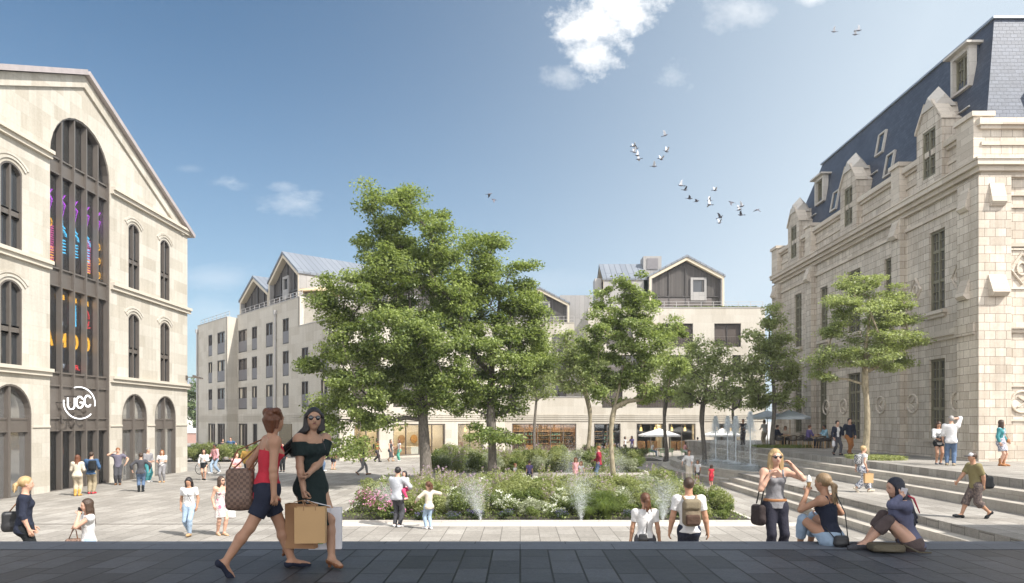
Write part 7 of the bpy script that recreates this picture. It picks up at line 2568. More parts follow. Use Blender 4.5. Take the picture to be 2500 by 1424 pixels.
simple('woman with long ginger hair in a white top and grey jeans near the hall corner', 'woman', 396, 1178, ZP, 12, 1.64, 'f', dict(la=(.05, -.15, .66), ra=(-.09, -.15, .62), ll=(.06, -.02, .042)), [('top', C['white'], dict(sl=.7, hem=-.02, g=.014)), ('trousers', C['grey'], {}), ('shoes', C['tan'], {})], ('long', 'ginger', dict(len=.12)))
simple('woman in a white blouse and black mini skirt walking past the hedge', 'woman', 498, 1172, ZP, 18, 1.64, 'f', dict(walk(1, .07, .05, .02), la=(.06, -.14, .62)), [('top', C['white'], dict(sl=1.85, hem=.0, g=.014)), ('skirt', C['black'], dict(hem=.13, flare=1.1)), ('shoes', C['black'], dict(heel=.045))], ('long', 'brown', dict(len=.09)))
J = simple('man in a pink and white top and pale jeans wheeling a bicycle by the hedge', 'man', 526, 1157, ZP, 325, 1.78, 'm', dict(walk(-1, .12, .05, .03), ra=(-.12, -.16, .55)), [('top', C['pink'], dict(sl=1.9, hem=-.04, g=.02)), ('trousers', C['ljeans'], dict(loose=.014)), ('shoes', C['white'], {})], ('short', 'black'), 'brown')
# his bicycle
bx, by = J['o'].location.x - .42, J['o'].location.y - .05
bi = empty('bicycle', (bx, by, ZP), 'dark city bicycle wheeled by the man in the pink and white top', 'bicycle', rz=R(62), absolute=False)
def bpart(nm, tubes, m, parent):
    mb = MB()
    for p_, r_ in tubes: mb.tube(p_, r_, 6)
    o = mb.build(nm, m); o.parent = parent; return o
for wx in (-.52, .52):
    ring_ = [(wx + .33 * math.cos(k * math.pi / 10), 0, .34 + .33 * math.sin(k * math.pi / 10)) for k in range(21)]
    tubes = [(ring_, .016)] + [([(wx, 0, .34), (wx + .33 * math.cos(k * math.pi / 5), 0, .34 + .33 * math.sin(k * math.pi / 5))], .003) for k in range(10)]
    bpart('wheel', tubes, C['black'], bi)
bpart('frame', [([(-.52, 0, .34), (-.16, 0, .30), (.40, 0, .82), (-.22, 0, .80), (-.16, 0, .30)], .018), ([(-.22, 0, .80), (-.52, 0, .34)], .012), ([(.52, 0, .34), (.40, 0, .82), (.37, 0, .98)], .016)], M['dark_frame'], bi)
bpart('handlebar', [([(.27, -.27, 1.0), (.37, -.1, .99), (.37, .1, .99), (.27, .27, 1.0)], .013)], M['white_metal'], bi)
bpart('saddle', [([(-.35, 0, .90), (-.12, 0, .92)], .045), ([(-.22, 0, .80), (-.24, 0, .90)], .012)], M['blackleather'], bi)
person('woman in black and white beside the man in blue behind the hedge', 'woman', -24.0, 57.4, ZP, 20, 1.66, 'f', dict(la=(.08, -.12, .62)), [('dress', PR['speckle'], dict(hem=.2, sl=.4)), ('shoes', C['black'], {})], ('bun', 'brown'))
person('man in a dark blue polo and pale trousers behind the hedge', 'man', -23.45, 57.6, ZP, 10, 1.78, 'm', dict(HIP), [('top', C['blue'], dict(sl=.6, hem=-.05, g=.02)), ('trousers', C['cream'], dict(loose=.01)), ('shoes', C['brown'], {})], ('short', 'brown'))
simple('woman in pale pink top and dark skinny trousers left of the tote bag', 'woman', 577, 1195, ZP, 55, 1.67, 'f', dict(la=(.04, -.15, .62), ra=(-.06, -.15, .64)), [('top', C['pink'], dict(sl=.7, hem=.0, g=.012)), ('trousers', C['navy'], {}), ('shoes', C['black'], dict(heel=.04))], ('pony', 'auburn', dict(len=.1)))
simple('man in a mustard jacket behind the checked tote bag, back turned', 'man', 603, 1166, ZP, 186, 1.74, 'm', dict(la=(.17, -.08, .52), ra=(-.17, -.08, .52)), [('top', C['mustard'], dict(sl=1.9, hem=-.08, g=.026)), ('trousers', C['dgrey'], {}), ('shoes', C['brown'], {})], ('short', 'brown'))
simple('man in a dark jacket seen between the two crossing women', 'man', 690, 1152, ZP, 8, 1.76, 'm', ST, [('top', C['dgrey'], dict(sl=1.9, hem=-.06, g=.02)), ('trousers', C['black'], {}), ('shoes', C['black'], {})], ('short', 'black'))
simple('man in a brown jacket and blue jeans right beside the black dress', 'man', 784, 1152, ZP, 120, 1.76, 'm', dict(walk(1, .08, .05, .02)), [('top', C['brown'], dict(sl=1.9, hem=-.08, g=.022)), ('trousers', C['jeans'], dict(loose=.01)), ('shoes', C['white'], {})], ('short', 'brown'))
J = simple('woman in a navy pencil skirt half hidden by the low branch', 'woman', 813, 1147, ZP, 170, 1.68, 'f', ST, [('top', C['white'], dict(sl=.6, hem=.0)), ('skirt', C['navy'], dict(hem=.22, flare=1.0, amp=.02)), ('shoes', C['tan'], dict(heel=.035))], ('long', 'brown'))
simple('ginger man in a navy tee and grey trousers walking right across the empty plaza', 'man', 884, 1160, ZP, 100, 1.78, 'm', dict(walk(1, .16, .03, .05), la=(.12, -.03, .50), ra=(-.12, .02, .50)), [('top', C['navy'], dict(sl=.7, hem=-.05, g=.016)), ('trousers', C['grey'], {}), ('shoes', C['brown'], {})], ('tousled', 'ginger'))
J = simple('woman in dark patterned clothes with a backpack walking along the gallery windows', 'woman', 920, 1128, ZP, 75, 1.70, 'f', dict(walk(-1, .14)), [('top', C['orange'], dict(sl=.5, hem=-.02)), ('trousers', PR['speckle'], dict(loose=.02)), ('shoes', C['black'], {})], ('bun', 'black'), 'deep')
b = J['at'](J['P'] + J['up'] * .28 - J['fwt'] * .2)
soft_bag('backpack', 'dark blue backpack on the woman by the gallery windows', 'backpack', b, (.14, .10, .2), R(75), C['navy'], [[b + Vector((0, 0, .18)), J['at'](J['SL'] + J['up'] * .03)]], C['navy'])
simple('woman in a long dark dress walking before the gallery windows', 'woman', 953, 1127, ZP, 60, 1.72, 'f', dict(walk(1, .09), la=(.1, -.2, .62)), [('dress', C['dgrey'], dict(hem=.33, flare=1.25)), ('shoes', C['tan'], {})], ('long', 'brown'))
simple('woman in a white top and sea green trousers facing a woman in dark', 'woman', 975, 1126, ZP, 300, 1.66, 'f', dict(ra=(-.1, -.2, .58)), [('top', C['white'], dict(sl=.3, hem=-.02)), ('trousers', C['green'], dict(loose=.02)), ('shoes', C['white'], {})], ('long', 'auburn'))

# --- by the front planting bed
x, y = -3.58, 20.75
F = 158
H = 1.76
J = person('man in pale grey shirt and dark trousers carrying a small girl', 'man', x, y, ZP, F, H, 'm', dict(hy=22, la=(.05, -.17, .60), lel=(1, .2, -.6), ra=(-.12, -.19, .62), rel=(-1, .2, -.5), ll=(.06, -.01, .042), rl=(-.05, .02, .042)), [('top', cloth('pale_grey', (.42, .43, .46)), dict(sl=1.6, hem=-.06, g=.022)), ('trousers', C['dgrey'], dict(loose=.006)), ('shoes', C['white'], {})], ('short', 'black'), 'fair')
cp = J['at'](J['P'] + J['up'] * .21 + J['fwt'] * .26 - J['sdt'] * .09)
HC = 1.02
person('small girl with black bob and pink leggings carried on one arm', 'girl', cp.x, cp.y - .02, cp.z - .42, F + 170, HC, 'c', dict(pelvis=(0, 0, .40), hy=10, ll=(.20, -.14, .16), rl=(-.20, -.16, .14), kl=(.3, -1, .2), kr=(-.3, -1, .2), la=(.16, -.24, .66), ra=(-.14, -.24, .66)), [('top', C['white'], dict(sl=1.8, hem=-.02, g=.014)), ('trousers', C['hotpink'], dict(g=.007)), ('shoes', C['pink'], {})], ('bob', 'black'), 'fair')
person('girl with long ponytail, cream top and pale jeans, arms held out', 'girl', -2.62, 20.35, ZP, 218, 1.33, 'c', dict(hp=22, hy=8, ra=(-.33, -.06, .72), rel=(-1, 0, -.3), la=(.22, -.16, .60), lel=(1, .2, -.4), ll=(.035, -.05, .042), rl=(-.03, .05, .042)), [('top', C['cream'], dict(sl=1.8, hem=-.08, g=.018)), ('trousers', C['ljeans'], dict(g=.006)), ('shoes', C['white'], {})], ('pony', 'chestnut', dict(len=.19, tie=.02)), 'fair', res=.013)
person('small ginger child in a white top behind the front bed', 'child', -.24, 34.0, ZP, 70, 1.05, 'c', ST, [('top', C['white'], dict(sl=.6)), ('shorts', C['blue'], dict(len=.4)), ('shoes', C['white'], {})], ('short', 'ginger'))
person('child in a purple tee with the back turned, behind the front bed', 'child', .45, 34.6, ZP, 180, 1.15, 'c', ST, [('top', C['purple'], dict(sl=.7, hem=-.06)), ('shorts', C['navy'], dict(len=.42)), ('shoes', C['white'], {})], ('short', 'brown'))
person('taller of the two girls standing together behind the front bed', 'girl', 2.76, 35.4, ZP, 20, 1.25, 'c', ST, [('top', C['pink'], dict(sl=.4)), ('shorts', C['pink'], dict(len=.3)), ('shoes', C['white'], {})], ('long', 'ginger', dict(len=.08)))
person('smaller girl with blue shorts beside the taller girl in the water mist', 'girl', 2.95, 34.4, ZP, 330, 1.12, 'c', dict(la=(.2, -.06, .5)), [('top', C['white'], dict(sl=.3)), ('shorts', C['jeans'], dict(len=.3)), ('shoes', C['pink'], {})], ('bob', 'ginger'))
person('man in dark red sweater and jeans, one hand on his hip', 'man', 4.02, 36.4, ZP, 255, 1.82, 'm', dict(la=(.2, .02, .57), lel=(1, .6, 0), ra=(-.05, -.16, .58)), [('top', C['maroon'], dict(sl=1.9, hem=-.05, g=.02)), ('trousers', C['jeans'], dict(loose=.004)), ('shoes', C['brown'], {})], ('short', 'ginger'))
person('black haired woman in white top and dark trousers by the shop pier', 'woman', 9.72, 66.0, ZP, 60, 1.66, 'f', dict(la=(.1, -.2, .68)), [('top', C['white'], dict(sl=.2)), ('trousers', C['black'], {}), ('shoes', C['black'], {})], ('long', 'black'), 'deep')
person('black haired woman in purple top and grey jeans by the shop pier', 'woman', 10.4, 66.2, ZP, 310, 1.72, 'f', dict(ra=(-.1, -.2, .66)), [('top', C['purple'], dict(sl=.5)), ('trousers', C['grey'], {}), ('shoes', C['black'], {})], ('long', 'black', dict(len=.14)), 'deep')
person('woman in a pink top and white shorts with the back turned before the café', 'woman', 15.1, 60.5, ZP, 172, 1.72, 'f', dict(la=(.1, -.2, .66)), [('top', C['pink'], dict(sl=.5)), ('shorts', C['white'], dict(len=.22)), ('shoes', C['white'], {})], ('short', 'black'))
person('woman in white with wide trousers at the foot of the fountain, bending to a child', 'woman', 8.55, 36.0, ZP, 350, 1.62, 'f', dict(ra=(-.22, -.10, .56), la=(.06, -.20, .56), hp=10), [('top', C['white'], dict(sl=1.2, hem=-.03, g=.024)), ('trousers', C['cream'], dict(loose=.035)), ('shoes', C['tan'], {})], ('bun', 'auburn'))
person('dark haired child in white held close to the woman in white by the fountain', 'child', 8.92, 35.7, ZP, 320, 1.12, 'c', ST, [('top', C['white'], dict(sl=.6, hem=-.06, g=.02)), ('shorts', C['dgrey'], dict(len=.4)), ('shoes', C['white'], {})], ('bob', 'brown'), 'tan')
person('small child in a red dress standing below the fountain steps', 'child', 8.98, 33.4, ZP, 190, 1.02, 'c', dict(la=(.15, -.05, .5)), [('dress', C['red'], dict(hem=.24, sl=.4, flare=1.25)), ('shoes', C['white'], {})], ('bob', 'brown'))
# by the fountain and the café of the raised walk
person('man in dark speckled clothes standing behind the fountain jets', 'man', 15.55, 49.6, ZR, 330, 1.80, 'm', dict(ra=(-.08, -.18, .70), la=(.1, -.14, .60)), [('top', PR['speckle'], dict(sl=1.9, hem=-.06, g=.02)), ('trousers', PR['speckle'], dict(loose=.01)), ('shoes', C['black'], {})], ('short', 'black'), 'tan')
person('blond woman in a white tee and beige trousers standing under the left café umbrella', 'woman', 16.35, 47.6, ZR, 200, 1.74, 'f', dict(la=(.06, -.2, .62)), [('top', C['white'], dict(sl=.6)), ('trousers', C['beige'], {}), ('shoes', C['white'], {})], ('bob', 'dblond'))

def sitter(label, cat, x, y, face, H, sex, wear, hair, skin='fair', **kw):
    return person(label, cat, x, y, ZR, face, H, sex, dict(pelvis=(0, .0, .29), lean=12, ll=(.07, -.24, .05), rl=(-.07, -.24, .05), la=(.06, -.24, .46), ra=(-.06, -.24, .46), **kw), wear, hair, skin)

# --- on the raised walk and its steps
J = simple('woman in navy cardigan walking beside the man in rust brown trousers', 'woman', 2043, 1112, ZR, 8, 1.70, 'f', dict(walk(1, .11, .05, .03)), [('top', C['white'], dict(sl=.3, hem=-.02)), ('jacket', C['navy'], dict(sl=1.9, hem=-.06, g=.016, name='cardigan')), ('trousers', C['dgrey'], {}), ('shoes', C['black'], {})], ('bun', 'black'), 'fair')
b = J['at'](J['WR'] + Vector((0, 0, -.28)))
soft_bag('shopping_bag', 'white plastic shopping bag held by the woman in the navy cardigan', 'shopping bag', b, (.08, .05, .15), R(30), M['whitepaper'], [[b + Vector((0, 0, .12)), J['at'](J['WR']) + Vector((0, 0, -.06))]], M['whitepaper'])
simple('dark bearded man in a navy sweater and rust brown trousers walking on the raised walk', 'man', 2073, 1110, ZR, 4, 1.82, 'm', dict(walk(-1, .11, .05, .03)), [('top', C['navy'], dict(sl=1.9, hem=-.05, g=.02)), ('trousers', C['orange'], dict(loose=.008)), ('shoes', C['brown'], {})], ('short', 'black'))
J = simple('woman with a bun in wide patterned trousers striding along the landing', 'woman', 2105, 1202, -.91, 94, 1.63, 'f', dict(walk(1, .17, .06, .05), ra=(-.13, -.03, .50)), [('top', C['white'], dict(sl=.35, hem=.0)), ('trousers', PR['zebra'], dict(loose=.05, len=.93, g=.02)), ('shoes', C['cream'], {})], ('bun', 'blond'), 'fair')
b = J['at'](J['P'] + J['up'] * .30 - J['fwt'] * .17)
soft_bag('backpack', 'black and white striped backpack of the woman striding along the landing', 'backpack', b, (.13, .09, .17), R(94), PR['stripe'], [[b + Vector((0.02, -.03, .15)), J['at'](J['SR'] + J['up'] * .03)]], C['black'])
hw_ = J['at'](J['WR'] + (J['WR'] - J['ER']).normalized() * .08)
paper_bag('paper_bag', 'crumpled brown paper bag carried by the woman striding along the landing', (hw_.x + .01, hw_.y - .03, hw_.z - .40), .30, .12, .33, R(6), M['kraft'], hw_, M['rope'])
J = simple('man in olive polo, long plaid shorts and white cap walking left', 'man', 2382, 1266, -.91, 268, 1.70, 'm', dict(walk(-1, .19, .06, .05), lean=6, ra=L(-.42, .12, .88, 268, 1.7), la=L(.10, -.16, .84, 268, 1.7)), [('top', C['olive'], dict(sl=.85, hem=-.05, g=.022)), ('shorts', PR['plaid'], dict(len=.66, loose=.03, g=.014)), ('shoes', C['black'], {}), ('cap', C['white'], {}, C['dgrey'])], ('short', 'brown'), 'tan')
b = J['at'](J['P'] + J['up'] * .04 + J['sdt'] * .10 - J['fwt'] * .22)
soft_bag('messenger_bag', 'black messenger bag at the back of the man in the white cap', 'messenger bag', b, (.055, .15, .16), R(80), C['black'], [[b + Vector((.0, -.04, .15)), J['at'](J['N'] - J['fwt'] * .09 + J['sdt'] * .02), J['at'](J['N'] + J['sdt'] * -.08 + J['up'] * .02)]], C['black'])
J = simple('woman in white top and black shorts looking into a big black bag', 'woman', 2291, 1134, ZR, 352, 1.64, 'f', dict(hp=30, la=(.03, -.20, .60), ra=(-.10, -.20, .60)), [('top', C['white'], dict(sl=1.7, hem=-.06, g=.016)), ('shorts', C['black'], dict(len=.2)), ('shoes', C['grey'], dict(heel=.04))], ('long', 'brown', dict(len=.12)), 'tan')
b = J['at'](J['P'] + J['up'] * .12 + J['fwt'] * .24)
soft_bag('handbag', 'big slouchy black handbag held by the woman in black shorts', 'handbag', b, (.19, .10, .12), R(-8), M['blackleather'], [[b + Vector((-.12, 0, .1)), b + Vector((0, 0, .24)), b + Vector((.12, 0, .1))]], M['blackleather'])
simple('tall man in a white shirt and jeans shading his eyes by the station wall', 'man', 2322, 1137, ZR, 150, 1.86, 'm', dict(hp=-14, hy=10, ra=L(.05, -.06, 1.74, 150, 1.86), rel=(-1, -.6, .2), la=(.14, -.06, .5), ll=(.07, -.03, .042)), [('top', C['white'], dict(sl=1.3, hem=-.07, g=.022)), ('trousers', C['jeans'], dict(loose=.01)), ('shoes', C['khaki'], {})], ('short', 'grey'))
J = simple('woman in teal cardigan and grey flowered dress by the station corner', 'woman', 2444, 1138, ZR, 38, 1.70, 'f', dict(hy=35, la=(.10, -.10, .53), ra=(-.12, -.02, .5), ll=(.045, -.03, .042)), [('dress', PR['greyflower'], dict(hem=.20, sl=.2, flare=1.25)), ('jacket', C['teal'], dict(sl=1.9, hem=.02, g=.016, name='cardigan')), ('shoes', M['leather_tan'], dict(boot=1))], ('long', 'brown', dict(len=.12)), 'fair')
b = J['at'](J['WL'] + Vector((.03, 0, .03)))
soft_bag('handbag', 'small tan handbag of the woman in the teal cardigan', 'handbag', b, (.08, .04, .075), R(30), M['leather_tan'], [[b + Vector((0, 0, .07)), J['at'](J['SL'] + J['up'] * .03)]], M['leather_tan'])

# ------------------------------------------------------------------ café furniture, umbrellas, water, birds
def canopy(name, label, x, y, z0, zr, za, r, m, n=8, square=False, group=None, pole=True):
    t = empty(name, (x, y, z0), label, 'umbrella', group)
    mb = MB()
    k = 4 if square else n
    rr = r * (math.sqrt(2) if square else 1)
    pts = [(x + rr * math.cos(2 * math.pi * (i + .5) / k), y + rr * math.sin(2 * math.pi * (i + .5) / k)) for i in range(k)]
    for i in range(k):
        a, b = pts[i], pts[(i + 1) % k]
        mid = ((a[0] + b[0]) / 2, (a[1] + b[1]) / 2)
        q1 = (x * .55 + mid[0] * .45, y * .55 + mid[1] * .45)
        for (p, q) in ((a, mid), (mid, b)):
            mb.poly([(x, y, za), (*p, zr), (*q, zr + .03)])
            mb.poly([(x, y, za - .04), (*q, zr + .0), (*p, zr - .03)])
            mb.poly([(*p, zr), (*p, zr - .13), (*q, zr - .10), (*q, zr + .03)])
    mb.build('canopy', m, t)
    mb = MB()
    mb.tube([(x, y, z0 + .06), (x, y, za + .1)], .028, 8); mb.build('pole', M['oak'], t)
    mb = MB(); mb.lathe([(.3, 0), (.3, .06), (.06, .1)], (x, y, z0), 16); mb.build('base', M['dark_frame'], t)
    for i in range(k):
        mb = MB(); mb.tube([(x, y, za - .08), (*pts[i], zr - .02)], .012, 5); mb.build('rib', M['oak'], t)
    return t

M['awning'] = cloth('pale_blue_canvas', (.50, .54, .57))
M['awning_w'] = cloth('white_canvas', (.74, .72, .69))
M['awning_b'] = cloth('beige_canvas', (.60, .47, .30))
canopy('umbrella', 'pale grey-blue round umbrella behind the slim tree on the raised walk', 16.75, 48.2, ZR, 1.80, 2.28, 1.35, M['awning'])
canopy('umbrella', 'pale grey-blue round umbrella nearest the station wall', 17.3, 45.6, ZR, 1.78, 2.28, 1.25, M['awning'])
canopy('umbrella', 'white square umbrella before the two café windows', 12.1, 62, ZP, .32, .92, 1.55, M['awning_w'], square=True)
canopy('umbrella', 'white square umbrella behind the fountain jets', 17.6, 62, ZP, .32, .92, 1.5, M['awning_w'], square=True)
p = f1(9.5, 0, -3.0)
canopy('umbrella', 'beige umbrella on the roof terrace of the apartment building', p.x, p.y, 12.12, 13.25, 13.75, 1.5, M['awning_b'], square=True)

M['rattan'] = plain('dark_rattan', (.055, .045, .04), .8, 0, .3, 30, bump=.5, bscale=60)
M['wood'] = plain('light_wood', (.42, .27, .13), .6, 0, .15, 5)
M['green_paint'] = plain('green_paint', (.16, .32, .14), .5)

def chair(mat, legm, label, group):
    t = empty('cafe_chair', (0, 0, 0), label, 'chair', group, absolute=False)
    def part(nm, mb, m):
        o = mb.build(nm, m); o.parent = t
    mb = MB(); mb.lathe([(.22, .42), (.25, .44), (.25, .47), (.2, .49)], (0, 0, 0), 18); part('seat', mb, mat)
    mb = MB()
    for i in range(15):
        a = R(0 + 180 * i / 14)
        mb.tube([(.25 * math.cos(a), .25 * math.sin(a), .45), (.29 * math.cos(a), .30 * math.sin(a), .62 + .14 * math.sin(a))], .012, 5)
    mb.tube([(.29 * math.cos(R(180 * i / 14)), .30 * math.sin(R(180 * i / 14)), .62 + .14 * math.sin(R(180 * i / 14))) for i in range(15)], .02, 6)
    part('backrest', mb, mat)
    for sx in (-1, 1):
        for sy in (-1, 1):
            mb = MB(); mb.tube([(sx * .16, sy * .16, .44), (sx * .21, sy * .21, 0)], [.018, .013], 6); part('leg', mb, legm)
    return t

def table(x, y, z, label, m, group=None):
    t = empty('cafe_table', (x, y, z), label, 'table', group)
    mb = MB(); mb.box(x - .42, x + .42, y - .42, y + .42, z + .71, z + .745); mb.build('tabletop', m, t)
    for sx in (-1, 1):
        for sy in (-1, 1):
            mb = MB(); mb.tube([(x + sx * .36, y + sy * .36, z + .71), (x + sx * .36, y + sy * .36, z)], .03, 6); mb.build('leg', m, t)

table(16.95, 45.0, ZR, 'light wooden café table under the pale umbrellas, beside the slim tree', M['wood'])
table(18.1, 43.4, ZR, 'light wooden café table nearest the station wall', M['wood'])
c0 = chair(M['rattan'], M['wood'], 'dark rattan tub chair with light wooden legs on the raised walk', 'rattan chairs of the café')
spots = [(16.25, 45.3, 90), (17.0, 45.75, 0), (16.9, 44.2, 180), (17.65, 45.1, 270), (17.45, 43.2, 90), (18.15, 44.15, 0), (18.0, 42.6, 180), (18.72, 43.45, 270), (16.2, 44.3, 130)]
for i, (x, y, a) in enumerate(spots):
    c = c0 if i == 0 else copy_tree(c0)
    c.location = (x, y, ZR); c.rotation_euler = (0, 0, R(a))
def sit_on(label, cat, x, y, z, face, H, sex, wear, hair, skin='fair'):
    return person(label, cat, x, y, z, face, H, sex, dict(pelvis=(0, -.01, .325), lean=10, ll=(.07, -.27, .042), rl=(-.07, -.27, .042), la=(.07, -.25, .46), ra=(-.07, -.25, .47)), wear, hair, skin)
sit_on('man in a dark jacket sitting at the café table behind the slim tree', 'man', 16.25, 45.3, ZR, 90, 1.76, 'm', [('top', C['navy'], dict(sl=1.9, hem=-.03, g=.02)), ('trousers', C['dgrey'], {}), ('shoes', C['black'], {})], ('short', 'brown'))
sit_on('blond woman in a cream top sitting under the umbrella nearest the station wall', 'woman', 17.0, 45.75, ZR, 0, 1.68, 'f', [('top', C['cream'], dict(sl=1.5, hem=-.02, g=.016)), ('trousers', C['black'], {}), ('shoes', C['black'], {})], ('bob', 'dblond'))
sit_on('young man in a purple top sitting bent over the wooden café table', 'man', 17.45, 43.2, ZR, 90, 1.76, 'm', [('top', C['purple'], dict(sl=1.2, hem=-.03, g=.016)), ('trousers', C['navy'], {}), ('shoes', C['black'], {})], ('short', 'chestnut'))
sit_on('man in a light blue checked shirt sitting closest to the station wall', 'man', 18.72, 43.45, ZR, 270, 1.78, 'm', [('top', PR['bluecheck'], dict(sl=1.7, hem=-.03, g=.018)), ('trousers', C['dgrey'], {}), ('shoes', C['black'], {})], ('short', 'black'), 'deep')
c1 = chair(M['green_paint'], M['green_paint'], 'green metal café chair in front of the shop windows', 'green chairs of the plaza café')
gspots = [(11.3, 61.2, 90), (12.1, 60.3, 180), (12.9, 61.2, 270), (14.0, 60.8, 90), (14.8, 60.1, 180), (15.7, 60.9, 270), (17.2, 60.6, 180), (18.2, 61.0, 270)]
for i, (x, y, a) in enumerate(gspots):
    c = c1 if i == 0 else copy_tree(c1)
    c.location = (x, y, ZP); c.rotation_euler = (0, 0, R(a))
for i, (x, y) in enumerate(((12.1, 61.3), (14.85, 60.95), (17.3, 61.5))):
    table(x, y, ZP, 'small white café table among the green chairs', M['white_metal'], 'white tables of the plaza café')
sit_on('woman in white sitting left under the white café umbrella', 'woman', 11.3, 61.2, ZP, 90, 1.66, 'f', [('top', C['white'], dict(sl=.6)), ('trousers', C['jeans'], {}), ('shoes', C['white'], {})], ('long', 'blond'))
sit_on('woman in a pale pink top sitting on a green chair between the umbrellas', 'woman', 14.0, 60.8, ZP, 90, 1.66, 'f', [('top', C['pink'], dict(sl=.6)), ('trousers', C['white'], {}), ('shoes', C['white'], {})], ('bob', 'brown'))
sit_on('man in white sitting on a green chair between the umbrellas', 'man', 15.7, 60.9, ZP, 270, 1.76, 'm', [('top', C['white'], dict(sl=.6)), ('trousers', C['navy'], {}), ('shoes', C['white'], {})], ('short', 'brown'))

# water
nt = NT('white_water')
pr_ = nt.new('BsdfPrincipled'); nt.set(pr_, Base_Color=(.9, .93, .95, 1), Roughness=.25, Specular_IOR_Level=.6)
tl_ = nt.new('BsdfTranslucent'); tl_.inputs[0].default_value = (.9, .94, .96, 1)
mx_ = nt.new('MixShader'); mx_.inputs[0].default_value = .5
nt.l.new(pr_.outputs[0], mx_.inputs[1]); nt.l.new(tl_.outputs[0], mx_.inputs[2]); nt.l.new(mx_.outputs[0], nt.out.inputs[0])
M['white_water'] = nt.m

def drops(name, P, size, parent=None, rs=None):
    n = len(P)
    me = leaf_mesh(name, P, rs.normal(size=(n, 3)), size, rs.uniform(0, 1, n), M['white_water'], aspect=.8, rs=rs)
    o = bpy.data.objects.new(name, me); link(o, parent); return o

jets = [(12.15, 44.2, 2.75, 'leftmost'), (12.6, 43.2, 2.75, 'second from left'), (12.55, 41.4, 2.72, 'third from left'), (12.62, 39.0, 2.95, 'tallest and rightmost')]
for i, (x, y, h_, wd) in enumerate(jets):
    rs = np.random.RandomState(300 + i)
    t = empty('water_jet', (x, y, -.93), 'white water jet of the fountain, ' + wd + ' of the four', 'water jet')
    mb = MB()
    mb.tube([(x + .01 * math.sin(k * 1.7), y, -.93 + h_ * k / 10) for k in range(11)], [.03 + .006 * (k % 3) for k in range(8)] + [.035, .04, .01], 7)
    mb.build('water_column', M['white_water'], t)
    n = 4200
    k = rs.uniform(0, 1, n) ** .7                                     # bushy head
    P = np.stack([x + rs.normal(size=n) * .15 * (1.15 - k * .9), y + rs.normal(size=n) * .15 * (1.15 - k * .9), -.93 + h_ * (.62 + .40 * k)], 1)
    drops('jet_head', P, rs.uniform(.014, .05, n), t, rs)
    n = 4200
    k = rs.uniform(0, 1, n)
    a = rs.uniform(0, 6.28, n); r = .05 + .42 * np.sqrt(k) * rs.uniform(.3, 1, n)
    P = np.stack([x + r * np.cos(a), y + r * np.sin(a), -.93 + h_ * .92 * (1 - k)], 1)
    drops('falling_drops', P, rs.uniform(.010, .034, n), t, rs)
    n = 900
    a = rs.uniform(0, 6.28, n); r = np.abs(rs.normal(size=n)) * .28
    P = np.stack([x + r * np.cos(a), y + r * np.sin(a), -.92 + np.abs(rs.normal(size=n)) * .10 * np.exp(-r * 2)], 1)
    drops('splash', P, rs.uniform(.015, .05, n), t, rs)

mist = [(1174, 1272, -.25, 1.25, 'rising from the front kerb below the forked tree'), (1419, 1274, -.05, 1.35, 'rising from the front kerb beside the ornamental grass'), (1618, 1272, .05, 1.15, 'rising between the two people in white tees'), (955, 1268, -.2, 1.0, 'behind the man carrying the small girl')]
for i, (px, py, dx, h_, wd) in enumerate(mist):
    rs = np.random.RandomState(400 + i)
    y = 21.85 if i != 3 else 22.6
    x = (px - 1270) / FPX * y
    n = 11000
    k = rs.uniform(0, 1, n) ** .75
    w_ = .03 + .55 * k ** 1.1
    P = np.stack([x + dx * k * h_ + rs.normal(size=n) * w_ * .55, y + rs.normal(size=n) * w_ * .5, ZP + .05 + h_ * k * (1.0 + .12 * rs.normal(size=n))], 1)
    P[:, 2] = np.maximum(P[:, 2], ZP + .05)
    o = drops('mist_jet', P, rs.uniform(.005, .014, n), None, rs)
    tag(o, 'fan of fine white water mist ' + wd, 'mist')
for i, (px, y, w0, h_, wd) in enumerate(((1130, 38.5, 1.5, 1.5, 'over the left part of the second bed'), (1392, 36.9, .5, 1.5, 'around the two small girls'), (1500, 38.0, .6, 1.3, 'behind the slender pale trunk'), (1690, 40.0, 1.6, 1.2, 'drifting left of the fountain basin'))):
    rs = np.random.RandomState(420 + i)
    x = (px - 1270) / FPX * y
    n = 9000
    P = np.stack([x + rs.normal(size=n) * w0 * .6, y + rs.normal(size=n) * w0 * .4, ZP + .3 + np.abs(rs.normal(size=n)) * h_ * .55], 1)
    o = drops('mist_cloud', P, rs.uniform(.006, .018, n), None, rs)
    tag(o, 'thin veil of white water mist ' + wd, 'mist')

# birds
M['feather'] = plain('grey_feather', (.10, .10, .12), .7, 0, .3, 9)
M['feather_w'] = plain('pale_feather', (.55, .55, .57), .7, 0, .3, 9)

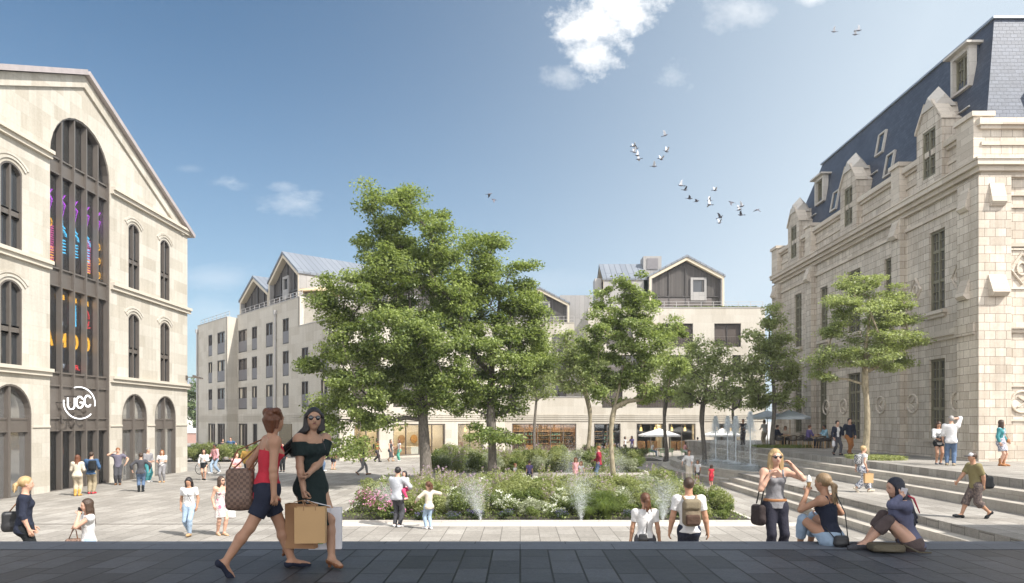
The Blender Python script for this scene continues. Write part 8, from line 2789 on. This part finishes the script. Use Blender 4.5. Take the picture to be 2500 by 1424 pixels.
def bird(wl_, wr_, pale):
    t = empty('pigeon', (0, 0, 0), absolute=False)
    mb = MB()
    mb.tube([(-.17, 0, .0), (-.10, 0, .005), (0, 0, 0), (.09, 0, .01), (.13, 0, .03), (.165, 0, .032), (.19, 0, .026)], [.012, .035, .052, .04, .026, .024, .004], 8)
    mb.hexa([(-.28, -.05, -.004), (-.15, -.02, -.004), (-.15, .02, -.004), (-.28, .05, -.004), (-.28, -.05, .004), (-.15, -.02, .006), (-.15, .02, .006), (-.28, .05, .004)])
    o = mb.build('body', M['feather'], smooth=False); o.parent = t
    for s, a in ((1, wl_), (-1, wr_)):
        ca, sa = math.cos(R(a)), math.sin(R(a))
        def w_(c, sp, th): return (c, s * sp * ca, .02 + sp * sa + th)
        out = [(.06, .03), (.075, .17), (.02, .30), (-.07, .34), (-.05, .24), (-.075, .13), (-.08, .03)]
        mb = MB(); mb.prism([w_(c, sp, -.004) for c, sp in out], [w_(c, sp, .004) for c, sp in out])
        o = mb.build('wing', M['feather_w'] if pale else M['feather']); o.parent = t
    return t

protos = [bird(55, 60, True), bird(20, 25, False), bird(-30, -20, False), bird(75, 10, True)]
bl = [(680, 170), (260, 318), (290, 345), (265, 395), (305, 440), (325, 488), (695, 385), (625, 490), (530, 585), (890, 840), (945, 900), (1005, 1015), (1100, 1052), (1345, 905), (1272, 1045), (1275, 1095), (1565, 1065), (1700, 1120), (1670, 1165), (1690, 1235), (1910, 1165), (1415, 1262), (1405, 1340)]
bl = [(1500 + a / 5.4775, 300 + b / 5.4775) for a, b in bl]
flock = [(p, 'pigeons flying in the loose flock', 'grey pigeon flying in the loose flock over the trees') for p in bl]
flock += [(p, 'pair of pigeons over the tall tree', 'grey pigeon flying in a pair just above the tallest tree') for p in ((1195, 474), (1206, 488))]
flock += [(p, 'pigeons flying high by the station roof', 'pale pigeon flying high up left of the station roof') for p in ((2036, 78), (2096, 75), (2088, 85))]
rng = random.Random(9)
used = set()
for i, ((px, py), g, lab) in enumerate(flock):
    k = rng.randrange(4) if i not in (0,) else 0
    if i >= 25: k = (0, 3)[i % 2]
    b = copy_tree(protos[k]) if k in used else protos[k]
    used.add(k)
    b.location = at(px, py, rng.uniform(44, 52)); b.rotation_euler = (rng.uniform(-.5, .5), rng.uniform(-.35, .2), rng.choice((0, math.pi)) + rng.uniform(-.6, .6))
    tag(b, lab, 'bird', g)
for k in range(4):
    if k not in used: bpy.data.objects.remove(protos[k])
for o in bpy.data.objects:
    if '_abs' in o: del o['_abs']

# summer air: a thin even haze over the whole square
nt = NT('thin_haze')
vp = nt.new('ShaderNodeVolumePrincipled' if False else 'VolumePrincipled')
vp.inputs['Color'].default_value = (.93, .96, 1.0, 1)
vp.inputs['Density'].default_value = 0.0005
vp.inputs['Anisotropy'].default_value = 0.2
nt.l.new(vp.outputs[0], nt.out.inputs['Volume'])
mb = MB(); mb.box(-110, 90, -45, 160, ZP - 1.0, 34)
mb.build('haze', nt.m, kind='stuff')
